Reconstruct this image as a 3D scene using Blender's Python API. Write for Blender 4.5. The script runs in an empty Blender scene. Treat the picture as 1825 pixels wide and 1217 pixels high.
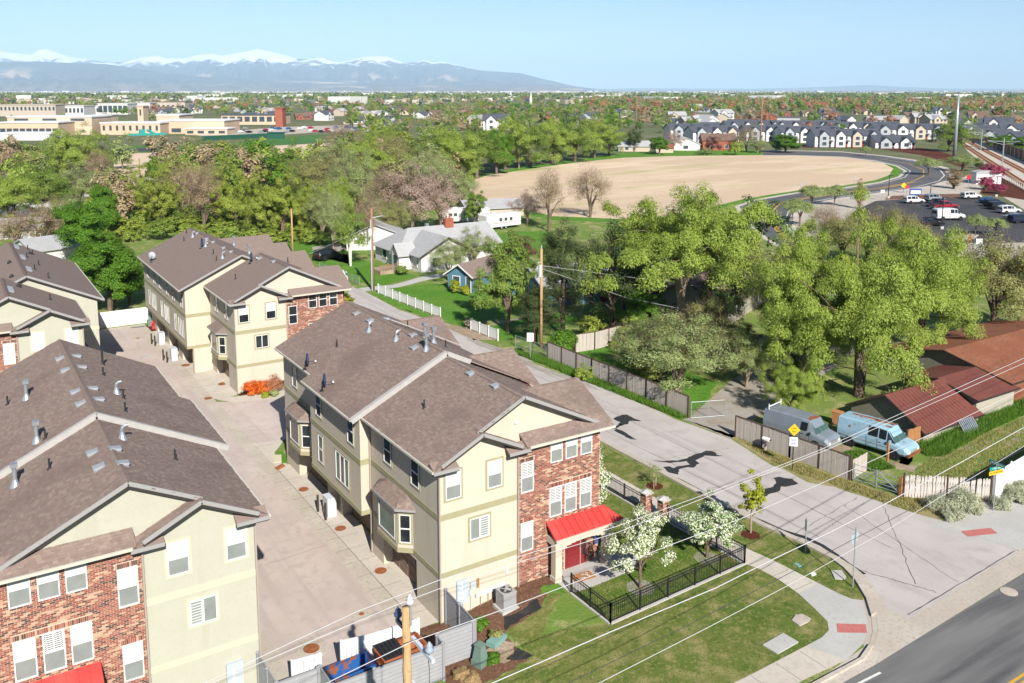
import bpy, bmesh, math, random
import numpy as np
from mathutils import Vector, Matrix, noise
from mathutils.geometry import tessellate_polygon
R = math.radians
random.seed(7)
RNG = np.random.default_rng(11)
SC = bpy.context.scene
COL = SC.collection

# ------------------------------------------------------------ camera, sky, sun, exposure
CAM = Vector((-18.94, -36.30, 26.0)); YAW = R(-32.48); PITCH = R(8.22)
cd = bpy.data.cameras.new('camera'); cam = bpy.data.objects.new('camera', cd); COL.objects.link(cam)
cam.location = CAM; cam.rotation_euler = (math.pi/2 - PITCH, 0, YAW)
cd.sensor_width = 36; cd.lens = 31.52; cd.shift_y = -0.1193
cd.clip_start = 0.5; cd.clip_end = 200000
SC.camera = cam
SUN_EL = R(34.0); SUN_TO = Vector((-0.25, -0.968, 0)).normalized()*math.cos(SUN_EL) + Vector((0, 0, math.sin(SUN_EL)))
w = bpy.data.worlds.new('World'); SC.world = w; w.use_nodes = True
nt = w.node_tree
bg = nt.nodes['Background']; sky = nt.nodes.new('ShaderNodeTexSky'); sky.sky_type = 'NISHITA'
sky.sun_disc = False; sky.sun_elevation = SUN_EL; sky.sun_rotation = math.atan2(SUN_TO.x, SUN_TO.y)
sky.altitude = 1400; sky.air_density = 1.0; sky.dust_density = 0.3; sky.ozone_density = 4.0
nt.links.new(sky.outputs[0], bg.inputs[0]); bg.inputs[1].default_value = 0.056
sd = bpy.data.lights.new('sun', 'SUN'); sd.energy = 4.6; sd.angle = R(0.5); sd.color = (1.0, 0.95, 0.86)
sun = bpy.data.objects.new('sun', sd); COL.objects.link(sun)
sun.rotation_euler = SUN_TO.to_track_quat('Z', 'Y').to_euler(); sun.location = (-40, -60, 60)
SC.view_settings.view_transform = 'Standard'; SC.view_settings.look = 'None'
SC.view_settings.exposure = 1.1; SC.view_settings.gamma = 1.0; SC.view_settings.use_curve_mapping = False
SC.render.engine = 'CYCLES'; SC.cycles.use_denoising = True
SC.cycles.max_bounces = 6; SC.cycles.diffuse_bounces = 3; SC.cycles.glossy_bounces = 2
SC.cycles.transparent_max_bounces = 6; SC.cycles.volume_bounces = 0; SC.cycles.caustics_reflective = False; SC.cycles.caustics_refractive = False

# ------------------------------------------------------------ photo pixel <-> place
F_, CX_, YP_ = 1598.0, 912.5, 390.7
_fx = Vector((math.sin(-YAW), math.cos(-YAW), 0)); _rx = Vector((math.cos(-YAW), -math.sin(-YAW), 0))
def ray(px, py):
    u = (px-CX_)/F_; v = (py-YP_)/F_
    return _rx*u + _fx*(math.cos(PITCH)-v*math.sin(PITCH)) + Vector((0, 0, -math.sin(PITCH)-v*math.cos(PITCH)))
def zg(x, y):
    f = min(1, max(0, (x-.2)/4.4)); g = min(1, max(0, (y-75)/15.))
    return .6*(1-(1-f)*(1-g))
def gp(px, py):
    d = ray(px, py); z = .3
    for _ in range(8):
        P = CAM + d*((z-CAM.z)/d.z); z = zg(P.x, P.y)
    return Vector((P.x, P.y, z))
def topz(P, py):      # height of the photo row py above the ground point P
    d = ray(CX_, py); depth = (Vector((P.x, P.y, 0))-Vector((CAM.x, CAM.y, 0))).dot(_fx)
    return CAM.z + d.z*depth/d.dot(_fx) - P.z
def on_y(px, py, y):  # where the line of sight meets a wall plane y = const
    d = ray(px, py); return CAM + d*((y-CAM.y)/d.y)
def on_x(px, py, x):
    d = ray(px, py); return CAM + d*((x-CAM.x)/d.x)
def pxw(P, n):        # metres covered by n photo pixels at P
    return n*(P-CAM).dot(_fx)/F_

# ------------------------------------------------------------ mesh helpers
class MB:
    def __init__(s, m=1, ox=0, oy=0): s.v = []; s.f = []; s.m = m; s.ox = ox; s.oy = oy
    def add(s, vs, fs):
        n = len(s.v); s.v += [(p[0]*s.m+s.ox, p[1]+s.oy, p[2]) for p in vs]
        for f in fs: s.f.append(tuple(n+i for i in (f if s.m > 0 else f[::-1])))
        return s
    def box(s, x0, y0, z0, x1, y1, z1):
        if x0 > x1: x0, x1 = x1, x0
        if y0 > y1: y0, y1 = y1, y0
        v = [(x, y, z) for z in (z0, z1) for y in (y0, y1) for x in (x0, x1)]
        return s.add(v, [(0,2,3,1),(4,5,7,6),(0,1,5,4),(2,6,7,3),(0,4,6,2),(1,3,7,5)])
    def obox(s, c, ax, ay, az):   # centre and three half axes
        c = Vector(c); v = [c+ax*i+ay*j+az*k for k in (-1,1) for j in (-1,1) for i in (-1,1)]
        return s.add(v, [(0,2,3,1),(4,5,7,6),(0,1,5,4),(2,6,7,3),(0,4,6,2),(1,3,7,5)])
    def beam(s, p, q, wd, ht, up=(0,0,1)):
        p = Vector(p); q = Vector(q); d = (q-p); L = d.length
        if L < 1e-6: return s
        d /= L; up = Vector(up)
        if abs(d.dot(up)) > .99: up = Vector((1,0,0))
        sx = d.cross(up).normalized(); u2 = sx.cross(d).normalized()
        return s.obox((p+q)/2, sx*wd/2, d*L/2, u2*ht/2)
    def poly(s, pts): return s.add(pts, [tuple(range(len(pts)))])
    def slab(s, pts, t):          # polygon thickened downwards
        n = len(pts); v = [tuple(p) for p in pts]+[(p[0],p[1],p[2]-t) for p in pts]
        return s.add(v, [tuple(range(n)), tuple(range(2*n-1, n-1, -1))]+[(i, i+n, (i+1)%n+n, (i+1)%n) for i in range(n)])
    def ext(s, pts, vec):         # polygon extruded along vec
        n = len(pts); vec = Vector(vec); v = [tuple(p) for p in pts]+[tuple(Vector(p)+vec) for p in pts]
        return s.add(v, [tuple(range(n))[::-1], tuple(range(n, 2*n))]+[(i, (i+1)%n, (i+1)%n+n, i+n) for i in range(n)])
    def tube(s, pts, rad, n=6, caps=True):
        pts = [Vector(p) for p in pts]; k = len(pts)
        if not hasattr(rad, '__len__'): rad = [rad]*k
        vs = []; fs = []; prev = None
        for i, p in enumerate(pts):
            d = (pts[min(i+1,k-1)]-pts[max(i-1,0)])
            if d.length < 1e-9: d = Vector((0,0,1))
            d.normalize()
            if prev is None:
                a = Vector((1,0,0)) if abs(d.x) < .9 else Vector((0,1,0))
                a = (a-d*a.dot(d)).normalized()
            else:
                a = prev-d*prev.dot(d)
                a = a.normalized() if a.length > 1e-6 else d.orthogonal().normalized()
            prev = a; b_ = d.cross(a)
            for j in range(n):
                t = 2*math.pi*j/n; vs.append(p+(a*math.cos(t)+b_*math.sin(t))*rad[i])
        for i in range(k-1):
            for j in range(n):
                fs.append((i*n+j, i*n+(j+1)%n, (i+1)*n+(j+1)%n, (i+1)*n+j))
        if caps: fs += [tuple(range(n))[::-1], tuple(range((k-1)*n, k*n))]
        return s.add(vs, fs)
    def lathe(s, prof, n=12, c=(0,0,0)):
        vs = []; fs = []; k = len(prof)
        for r, z in prof:
            for j in range(n):
                t = 2*math.pi*j/n; vs.append((c[0]+r*math.cos(t), c[1]+r*math.sin(t), c[2]+z))
        for i in range(k-1):
            for j in range(n): fs.append((i*n+j, i*n+(j+1)%n, (i+1)*n+(j+1)%n, (i+1)*n+j))
        fs.append(tuple(range((k-1)*n, k*n))); fs.append(tuple(range(n))[::-1])
        return s.add(vs, fs)
    def disc(s, c, r, n=16, h=.02, ry=None):
        ry = ry or r
        return s.slab([(c[0]+r*math.cos(2*math.pi*j/n), c[1]+ry*math.sin(2*math.pi*j/n), c[2]+h) for j in range(n)], h*1.5)
    def mesh(s, name, m, smooth=False):
        me = bpy.data.meshes.new(name); me.from_pydata([tuple(p) for p in s.v], [], s.f)
        if m: me.materials.append(m)
        if smooth: me.polygons.foreach_set('use_smooth', [True]*len(me.polygons))
        me.update(); return me
    def build(s, name, m, parent=None, smooth=False, loc=None):
        return link(name, s.mesh(name, m, smooth), parent, loc)
def link(name, me, parent=None, loc=None, rz=None):
    o = bpy.data.objects.new(name, me); COL.objects.link(o)
    if parent: o.parent = parent
    if loc is not None: o.location = loc
    if rz is not None: o.rotation_euler = (0, 0, rz)
    return o
def tag(o, label=None, cat=None, group=None, kind=None):
    if label: o['label'] = label
    if cat: o['category'] = cat
    if group: o['group'] = group
    if kind: o['kind'] = kind
    return o
def thing(name, label, cat, loc=(0,0,0), rz=0, group=None):
    o = link(name, None, None, loc, rz); o.empty_display_size = .3
    return tag(o, label, cat, group)
KIDS = {}
def copy_tree(o, parent=None):
    c = o.copy(); COL.objects.link(c)
    if parent: c.parent = parent
    for ch in list(o.children): copy_tree(ch, c)
    return c
def np_mesh(name, V, quads, m, mats=None, midx=None):
    me = bpy.data.meshes.new(name); nv = len(V); k = quads.shape[1]; nf = len(quads)
    me.vertices.add(nv); me.vertices.foreach_set('co', np.asarray(V, np.float32).ravel())
    me.loops.add(nf*k); me.loops.foreach_set('vertex_index', quads.astype(np.int32).ravel())
    me.polygons.add(nf); me.polygons.foreach_set('loop_start', np.arange(0, nf*k, k, dtype=np.int32))
    me.polygons.foreach_set('loop_total', np.full(nf, k, np.int32))
    if mats:
        for q in mats: me.materials.append(q)
        me.polygons.foreach_set('material_index', midx.astype(np.int32))
    elif m: me.materials.append(m)
    me.update(calc_edges=True); return me

# ------------------------------------------------------------ materials
MATS = {}; TONE = .76
def mat(name, col, rough=.8, spec=.3, noise=None, noise2=None, bump=None, metal=0, island=None, trans=0, coord='Object', stripe=None, emit=0):
    m = bpy.data.materials.new(name); m.use_nodes = True; t = m.node_tree; N = t.nodes; L = t.links
    if not name.startswith(('leaf', 'blade', 'petal', 'grass', 'field', 'street', 'drive')):
        dn = lambda c: tuple(x*TONE for x in c); col = dn(col)
        if island: island = [dn(c) for c in island]
        if noise: noise = [(q[0], dn(q[1]), *q[2:]) for q in (noise if isinstance(noise, list) else [noise])]
    b = N['Principled BSDF']; b.inputs['Roughness'].default_value = rough; b.inputs['Specular IOR Level'].default_value = spec
    b.inputs['Metallic'].default_value = metal
    cur = None
    if island:
        g = N.new('ShaderNodeNewGeometry'); r = N.new('ShaderNodeValToRGB'); L.new(g.outputs['Random Per Island'], r.inputs[0])
        cr = r.color_ramp; cr.interpolation = 'CONSTANT' if len(island) > 2 else 'LINEAR'
        while len(cr.elements) < len(island): cr.elements.new(.5)
        for i, c in enumerate(island):
            cr.elements[i].position = i/len(island) if len(island) > 2 else float(i); cr.elements[i].color = (*c, 1)
        cur = r.outputs[0]
    tc = N.new('ShaderNodeTexCoord'); P = tc.outputs[coord]
    def mixn(cur, spec_):
        sc, c2, lo, hi = spec_[:4]; det = spec_[4] if len(spec_) > 4 else 4
        n = N.new('ShaderNodeTexNoise'); n.inputs['Scale'].default_value = sc; n.inputs['Detail'].default_value = det
        if len(spec_) > 5:
            mp = N.new('ShaderNodeMapping'); mp.inputs['Scale'].default_value = spec_[5]; L.new(P, mp.inputs[0]); L.new(mp.outputs[0], n.inputs[0])
        else: L.new(P, n.inputs[0])
        mr = N.new('ShaderNodeMapRange'); mr.inputs[1].default_value = lo; mr.inputs[2].default_value = hi; L.new(n.outputs[0], mr.inputs[0])
        x = N.new('ShaderNodeMix'); x.data_type = 'RGBA'; L.new(mr.outputs[0], x.inputs[0])
        if cur is None: x.inputs[6].default_value = (*col, 1)
        else: L.new(cur, x.inputs[6])
        x.inputs[7].default_value = (*c2, 1)
        return x.outputs[2]
    if noise:
        for s_ in (noise if isinstance(noise, list) else [noise]): cur = mixn(cur, s_)
    if cur is None: b.inputs['Base Color'].default_value = (*col, 1)
    else: L.new(cur, b.inputs['Base Color'])
    if bump:
        n = N.new('ShaderNodeTexNoise'); n.inputs['Scale'].default_value = bump[0]; n.inputs['Detail'].default_value = 5; L.new(P, n.inputs[0])
        bp = N.new('ShaderNodeBump'); bp.inputs['Strength'].default_value = bump[1]; bp.inputs['Distance'].default_value = bump[2] if len(bump) > 2 else .05
        L.new(n.outputs[0], bp.inputs['Height']); L.new(bp.outputs[0], b.inputs['Normal'])
    if trans:
        tr = N.new('ShaderNodeBsdfTranslucent'); ms = N.new('ShaderNodeMixShader'); ms.inputs[0].default_value = trans
        if cur is None: tr.inputs[0].default_value = (*col, 1)
        else: L.new(cur, tr.inputs[0])
        L.new(b.outputs[0], ms.inputs[1]); L.new(tr.outputs[0], ms.inputs[2]); L.new(ms.outputs[0], N['Material Output'].inputs[0])
    MATS[name] = m; return m
def M(n): return MATS[n]
mat('grass_lawn', (.115,.165,.03), .9, .1, [(.35,(.17,.185,.05),.42,.62,5), (2.2,(.075,.125,.02),.5,.68,5), (1.1,(.30,.27,.11),.50,.66,7), (4.5,(.26,.245,.09),.52,.68,5), (14,(.06,.10,.018),.5,.75,3)], bump=(30,1.0,.08))
mat('grass_lush', (0.075,0.188,0.019), .9, .1, [(.3,(0.112,0.213,0.031),.4,.65,4), (3,(0.056,0.125,0.015),.5,.7,5)], bump=(25,.8,.05))
mat('grass_rough', (0.163,0.204,0.057), .95, .1, [(.15,(0.114,0.195,0.033),.42,.62,5), (.7,(0.357,0.309,0.163),.52,.72,6), (5,(0.098,0.139,0.033),.5,.75,4)], bump=(12,.8,.08))
mat('dry_grass', (.34,.285,.13), .95, .1, [(.6,(.20,.22,.06),.45,.65,5), (4,(.42,.34,.19),.5,.7,5)], bump=(20,.8,.05))
mat('mulch', (.22,.115,.07), .95, .1, [(9,(.36,.22,.15),.5,.7,4), (22,(.10,.05,.03),.5,.7,3)], bump=(28,1,.08))
mat('dark_mulch', (.11,.035,.02), .95, .1, [(9,(.17,.06,.035),.5,.7,4)], bump=(28,1,.06))
mat('weed_cloth', (.025,.025,.028), .7, .3, [(3,(.06,.055,.05),.5,.7,4)])
mat('soil', (.35,.26,.18), .95, .1, [(.8,(.44,.35,.26),.4,.65,5), (6,(.27,.19,.13),.5,.75,4)], bump=(10,.7,.05))
mat('gravel', (.42,.38,.34), .95, .1, [(.7,(.36,.29,.22),.45,.65,5), (16,(.52,.49,.45),.5,.7,3)], bump=(40,.9,.05))
mat('street_asphalt', (.375,.34,.32), .9, .2, [(.25,(.42,.385,.365),.4,.65,5), (.9,(.33,.295,.278),.5,.75,6), (.8,(.32,.29,.275),.52,.7,4,(1.3,.05,1)), (5,(.30,.275,.26),.66,.72,3), (30,(.43,.40,.38),.5,.8,2)], bump=(60,.35,.02))
mat('drive_asphalt', (.40,.335,.305), .9, .2, [(.3,(.45,.38,.345),.4,.65,5), (1.6,(.36,.30,.272),.5,.72,6), (.8,(.35,.295,.27),.52,.7,4,(1.3,.06,1)), (3,(.31,.26,.24),.68,.74,3), (40,(.43,.36,.33),.5,.8,2)], bump=(60,.3,.02))
mat('road_asphalt', (.16,.155,.155), .85, .3, [(.12,(.205,.2,.195),.4,.6,4,(1,6,1)), (.2,(.085,.085,.09),.5,.66,4,(.35,5,1)), (40,(.19,.185,.18),.5,.8,2)], bump=(60,.3,.02))
mat('new_asphalt', (.10,.10,.107), .85, .3, [(.06,(.135,.13,.13),.4,.65,4), (20,(.12,.12,.12),.5,.8,2)])
mat('lot_asphalt', (.055,.055,.06), .85, .3, [(.1,(.075,.072,.075),.4,.65,4)])
mat('tar', (.03,.03,.033), .6, .4, [(8,(.06,.06,.06),.5,.75,4)])
mat('crack_fill', (.14,.12,.11), .8, .3)
mat('concrete', (.56,.50,.43), .85, .2, [(.5,(.62,.56,.49),.4,.65,5), (4,(.50,.45,.385),.5,.72,5)], bump=(30,.2,.01))
mat('concrete_new', (.49,.475,.45), .85, .2, [(.7,(.54,.525,.50),.4,.65,5), (5,(.45,.435,.41),.5,.75,5)])
mat('concrete_old', (.50,.44,.37), .85, .2, [(.5,(.57,.51,.44),.4,.65,5), (5,(.43,.37,.31),.5,.72,5)], bump=(30,.2,.01))
mat('tactile_red', (.50,.16,.14), .8, .2, [(6,(.56,.20,.18),.4,.7)])
mat('road_white', (.75,.74,.70), .7, .2, [(5,(.55,.54,.52),.55,.75)])
mat('road_yellow', (.70,.38,.04), .7, .2, [(5,(.58,.33,.06),.55,.75)])
mat('field_soil', (.52,.40,.285), .95, .1, [(.02,(.58,.46,.34),.4,.62,5), (.35,(.44,.335,.23),.5,.72,5,(.25,1.6,1)), (.05,(.34,.33,.14),.56,.70,6,(.35,1.4,1)), (.012,(.47,.36,.25),.5,.56,3,(1,3,1)), (.9,(.40,.30,.21),.60,.74,5)], bump=(1.5,.6,.2))
mat('ground_far', (.15,.165,.08), .95, .1, [(.012,(.20,.19,.11),.42,.62,5), (.09,(.11,.14,.05),.45,.65,5)])
mat('stucco_cream', (.60,.535,.43), .9, .15, [(.8,(.625,.56,.455),.4,.65,4), (6,(.58,.515,.41),.5,.75,4), (1.2,(.56,.49,.385),.56,.8,5,(1,1,.12))], bump=(70,.3,.012))
mat('stucco_green', (.485,.475,.39), .9, .15, [(.8,(.505,.495,.41),.4,.65,4), (6,(.465,.455,.37),.5,.75,4), (1.2,(.445,.435,.35),.56,.8,5,(1,1,.12))], bump=(70,.3,.012))
mat('band_olive', (.36,.335,.205), .9, .15, [(3,(.38,.355,.22),.4,.65,4)], bump=(70,.25,.01))
mat('band_cream', (.63,.565,.42), .9, .15, [(3,(.65,.585,.44),.4,.65,4)], bump=(70,.25,.01))
mat('mortar', (.62,.48,.38), .95, .1, [(6,(.68,.54,.43),.4,.65)])
mat('brick_mix', (.3,.1,.06), .9, .15, island=[(.30,.10,.07),(.34,.135,.095),(.10,.06,.052),(.28,.09,.065),(.52,.36,.25),(.36,.155,.11),(.12,.07,.06),(.32,.12,.085),(.48,.31,.21),(.26,.085,.062)])
mat('brick_far', (.30,.09,.055), .9, .15, [(3,(.38,.15,.10),.45,.65,3,(1,1,3)), (9,(.22,.06,.04),.5,.7,2,(1,1,3))])
SHING = [(0.270,0.202,0.173),(0.246,0.181,0.155),(0.286,0.215,0.185),(0.259,0.192,0.164),(0.314,0.244,0.206),(0.250,0.185,0.158),(0.293,0.223,0.190),(0.274,0.205,0.176)]
mat('shingle_base', (0.252,0.187,0.160), .95, .1, [(.5,(0.274,0.206,0.176),.4,.65,4), (5,(0.300,0.230,0.198),.5,.72,3,(1,3,1))], bump=(20,.6,.03))
mat('shingle_tabs', (.2,.15,.13), .95, .1, [(.35,(.19,.143,.123),.52,.8,5), (9,(.25,.19,.162),.62,.9,3)], island=SHING)
mat('shingle_far', (0.236,0.181,0.157), .95, .1, [(2.5,(0.266,0.205,0.179),.45,.65,3,(1,2.5,1)), (7,(0.212,0.162,0.139),.5,.7,2,(1,2.5,1))])
mat('ridge_cap', (0.310,0.236,0.190), .95, .1, island=[(0.265,0.201,0.170),(0.305,0.236,0.198)])
mat('trim_grey', (0.338,0.328,0.324), .6, .3)
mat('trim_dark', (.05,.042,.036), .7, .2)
mat('gutter_cream', (.60,.56,.47), .5, .4)
mat('flashing', (0.432,0.414,0.396), .6, .3, [(3,(0.468,0.454,0.432),.4,.7)])
mat('downpipe', (.40,.33,.285), .5, .4)
mat('white_vinyl', (.80,.80,.79), .5, .4)
mat('white_paint', (.78,.77,.75), .6, .3, [(2,(.72,.71,.69),.5,.7)])
mat('blind_white', (.66,.68,.66), .35, .5)
mat('screen_grey', (0.240,0.258,0.252), .3, .5, [(1.5,(0.282,0.300,0.288),.4,.65)])
mat('glass_dark', (.018,.022,.026), .05, .7, [(.6,(.05,.06,.065),.45,.7)])
mat('glass_green', (.05,.16,.115), .1, .7, [(1.5,(.025,.09,.065),.4,.65)])
mat('glass_teal', (.02,.065,.08), .06, .7)
mat('glass_brown', (.10,.075,.065), .12, .6)
mat('garage_brown', (.235,.165,.135), .7, .2)
mat('red_metal', (.52,.05,.042), .4, .5, [(.7,(.58,.085,.07),.45,.7,5), (6,(.45,.04,.035),.6,.8,4)])
mat('door_maroon', (.23,.022,.026), .45, .4)
mat('black_iron', (.018,.019,.024), .45, .5)
mat('vent_grey', (.34,.36,.39), .5, .4)
mat('vent_dark', (.03,.03,.032), .6, .3)
mat('galvanised', (.46,.50,.54), .35, .5, [(5,(.38,.42,.46),.4,.7)], metal=.55)
mat('dish_navy', (.055,.09,.19), .5, .4)
mat('dish_grey', (.45,.49,.53), .5, .4)
mat('vinyl_slat', (.355,.355,.375), .6, .3, [(3,(.385,.385,.40),.4,.65)])
mat('vinyl_post', (.30,.30,.32), .6, .3)
mat('steel_white', (.62,.65,.70), .5, .4)
mat('wood_pole', (.46,.29,.14), .85, .2, [(3,(.56,.37,.19),.45,.65,4,(6,6,.5)), (8,(.26,.12,.05),.6,.75,3,(3,3,.8))])
mat('wood_pole_old', (.30,.16,.095), .9, .2, [(3,(.40,.24,.15),.45,.65,4,(6,6,.5))])
mat('wood_grey', (0.494,0.429,0.377), .9, .15, island=[(0.429,0.370,0.325),(0.611,0.552,0.501)], noise=(3,(0.312,0.260,0.221),.58,.8,4,(6,6,.6)))
mat('wood_cap', (.12,.075,.055), .9, .15)
mat('wood_weathered', (.6,.55,.5), .9, .15, noise=[(5,(.16,.12,.10),.52,.66,5,(5,5,.5))], island=[(.70,.66,.63),(.55,.49,.45)])
mat('wood_brown', (.45,.22,.09), .85, .2, [(4,(.33,.15,.06),.45,.65,4,(6,6,.6))])
mat('wire_white', (0.576,0.576,0.584), .5, .4)
mat('wire_dark', (.045,.05,.065), .5, .4)
mat('insulator', (.33,.40,.50), .4, .5)
mat('insulator_blue', (.05,.09,.19), .4, .5)
mat('rust', (.26,.085,.035), .8, .2, [(4,(.36,.14,.06),.4,.65)])
mat('bin_orange', (.34,.10,.045), .6, .3, [(4,(.42,.15,.07),.45,.7)])
mat('bin_blue', (.02,.11,.37), .5, .4, [(3,(.28,.10,.045),.5,.56,4)])
mat('plastic_black', (.022,.022,.025), .45, .4)
mat('ac_grey', (.42,.42,.42), .5, .4, metal=.2)
mat('meter_grey', (.50,.56,.62), .5, .4)
mat('meter_glass', (.72,.75,.74), .2, .6)
mat('green_box', (.16,.24,.20), .7, .3)
mat('valve_green', (.20,.36,.33), .7, .3)
mat('red_paint', (.60,.012,.015), .5, .4)
mat('sign_white', (.78,.78,.78), .5, .4)
mat('sign_back', (.55,.62,.66), .4, .5, metal=.3)
mat('sign_yellow', (.83,.50,.01), .5, .4)
mat('sign_green', (.01,.30,.24), .5, .4)
mat('sign_ink', (.02,.02,.02), .6, .3)
mat('sign_red', (.62,.02,.03), .5, .4)
mat('sign_blue', (.04,.08,.35), .5, .4)
mat('steel_pole', (.40,.45,.47), .4, .5, metal=.4)
mat('red_roof', (.165,.052,.039), .7, .3, [(.4,(.19,.062,.046),.4,.65,4), (5,(.14,.044,.033),.5,.7,4), (1.5,(.21,.10,.08),.6,.8,5)])
mat('orange_roof', (.25,.095,.052), .8, .2, [(.4,(.29,.12,.07),.4,.65,4), (4,(.20,.07,.04),.5,.72,4), (1.3,(.30,.16,.11),.6,.8,5)])
mat('wall_beige', (.41,.385,.31), .9, .15, [(2,(.45,.42,.34),.4,.65,4)])
mat('wall_beige_shaded', (.25,.235,.19), .9, .15, [(2,(.28,.26,.21),.4,.65,4)])  # darkened copy of the beige wall, gable-end shade put into the colour
mat('siding_white', (.72,.71,.70), .7, .3, [(1,(.66,.65,.64),.5,.7)])
mat('siding_blue', (.10,.24,.33), .7, .3)
mat('roof_pale', (0.391,0.391,0.399), .85, .2, [(1.2,(0.425,0.425,0.433),.4,.65), (6,(0.340,0.340,0.348),.55,.75)])
mat('roof_dark', (.075,.083,.105), .9, .2, [(.5,(.095,.105,.13),.4,.65)])
mat('roof_brown', (.17,.105,.085), .9, .2, [(.5,(.21,.14,.11),.4,.65)])
mat('roof_white', (.78,.78,.79), .7, .2)
mat('siding_tan', (.55,.46,.36), .8, .2)
mat('siding_grey', (.40,.43,.46), .8, .2)
mat('brick_peach', (.62,.46,.33), .9, .15, [(.08,(.67,.52,.39),.4,.65)])
mat('brick_red', (.36,.12,.075), .9, .15, [(1,(.30,.09,.055),.45,.7)])
mat('office_white', (.66,.64,.62), .8, .2)
mat('office_tan', (.50,.43,.36), .8, .2)
mat('window_far', (.06,.08,.10), .15, .6)
mat('field_green', (.05,.135,.03), .9, .1, [(.05,(.07,.15,.04),.4,.65)])
mat('fence_green', (.012,.085,.055), .7, .3)
mat('canopy_blue', (.02,.04,.30), .6, .3)
mat('play_teal', (.02,.30,.28), .6, .3)
mat('bark', (.16,.115,.085), .95, .1, [(2,(.24,.18,.135),.45,.65,4,(3,3,.6))], bump=(8,.8,.05))
mat('bark_pale', (.36,.285,.21), .95, .1, [(2,(.24,.17,.12),.5,.65,4,(3,3,.6))], bump=(8,.8,.05))
mat('bark_white', (.62,.58,.52), .95, .1, [(6,(.2,.17,.14),.6,.75,4)])
mat('twig_brown', (0.240,0.162,0.120), .95, .1)
mat('twig_pink', (.34,.235,.195), .95, .1)
def leafmat(n, a, b, t=.35): return mat(n, a, .6, .25, island=[a, b], trans=t)
leafmat('leaf_elm', (.19,.275,.035), (.40,.48,.10), .45)
leafmat('leaf_chartreuse', (.20,.265,.03), (.40,.45,.085), .45)
leafmat('leaf_green', (.065,.165,.012), (.17,.32,.03), .45)
leafmat('leaf_mid', (.12,.20,.03), (.29,.38,.08), .45)
leafmat('leaf_pale', (.20,.27,.085), (.40,.45,.19), .4)
leafmat('leaf_dark', (0.031,0.069,0.015), (0.094,0.144,0.035))
leafmat('leaf_pine', (0.037,0.069,0.020), (0.131,0.156,0.056))
leafmat('leaf_olive', (.19,.215,.06), (.37,.365,.14), .4)
leafmat('leaf_bud', (0.306,0.234,0.135), (0.486,0.386,0.234))
leafmat('leaf_rose', (.36,.26,.21), (.46,.35,.29))
leafmat('leaf_orange', (.36,.15,.08), (.48,.25,.14))
leafmat('leaf_plum', (0.275,0.037,0.088), (0.450,0.094,0.163))
leafmat('leaf_maroon', (0.088,0.027,0.031), (0.200,0.075,0.062))
leafmat('petal_white', (.50,.53,.36), (.76,.76,.66), .2)
leafmat('leaf_lime', (.23,.27,.015), (.36,.38,.03))
leafmat('leaf_red', (.60,.03,.012), (.70,.26,.025))
leafmat('leaf_sage', (0.272,0.304,0.192), (0.544,0.552,0.384))
leafmat('leaf_straw', (.36,.24,.10), (.50,.37,.20))
leafmat('blade', (.06,.15,.012), (.14,.26,.03))
leafmat('blade_dry', (0.210,0.210,0.056), (0.392,0.336,0.140))

# ------------------------------------------------------------ ground sheets
def sheet(name, pts, dz, m, kind='structure', label=None, px=False, parent=None):
    P = [gp(*p) for p in pts] if px else [Vector((p[0], p[1], 0)) for p in pts]
    bm = bmesh.new(); vs = [bm.verts.new((p.x, p.y, 0)) for p in P]
    for tri in tessellate_polygon([[Vector((p.x, p.y, 0)) for p in P]]):
        try: bm.faces.new([vs[i] for i in tri])
        except ValueError: pass
    for co, no in (((.2,0,0),(1,0,0)), ((4.6,0,0),(1,0,0)), ((0,75,0),(0,1,0)), ((0,90,0),(0,1,0))):
        bmesh.ops.bisect_plane(bm, geom=bm.verts[:]+bm.edges[:]+bm.faces[:], dist=1e-5, plane_co=co, plane_no=no)
    for f in bm.faces:
        f.normal_update()
        if f.normal.z < 0: f.normal_flip()
    for v in bm.verts: v.co.z = zg(v.co.x, v.co.y)+dz
    me = bpy.data.meshes.new(name); bm.to_mesh(me); bm.free(); me.materials.append(M(m))
    o = link(name, me, parent); return tag(o, label, None, None, kind)
def rect(x0, y0, x1, y1): return [(x0,y0),(x1,y0),(x1,y1),(x0,y1)]
def arc(cx, cy, r, a0, a1, n=8): return [(cx+r*math.cos(R(a0+(a1-a0)*i/n)), cy+r*math.sin(R(a0+(a1-a0)*i/n))) for i in range(n+1)]
def jag(pts, amp=.12, step=.5):
    out = []
    for i, p in enumerate(pts):
        q = pts[(i+1) % len(pts)]; L = math.hypot(q[0]-p[0], q[1]-p[1]); n = max(1, int(L/step))
        for k in range(n):
            t = k/n; out.append((p[0]+(q[0]-p[0])*t+random.uniform(-amp, amp), p[1]+(q[1]-p[1])*t+random.uniform(-amp, amp)))
    return out
# base ground, reaching past the horizon
xs = [-44000,-3000,-300,-60,-20,.2,4.6,20,60,300,3000,44000]; ys = [-44000,-3000,-300,-40,20,75,90,200,600,3000,44000]
g = MB()
g.add([(x, y, zg(x, y)) for y in ys for x in xs], [(j*len(xs)+i, j*len(xs)+i+1, (j+1)*len(xs)+i+1, (j+1)*len(xs)+i) for j in range(len(ys)-1) for i in range(len(xs)-1)])
tag(g.build('ground', M('ground_far')), kind='structure')
D = .004
sheet('lot_ground', [(-120,-60),(9,-60),(9,-14),(28.5,-14.5),(150,-14),(190,120),(60,160),(-120,130)], D, 'grass_rough')
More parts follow.
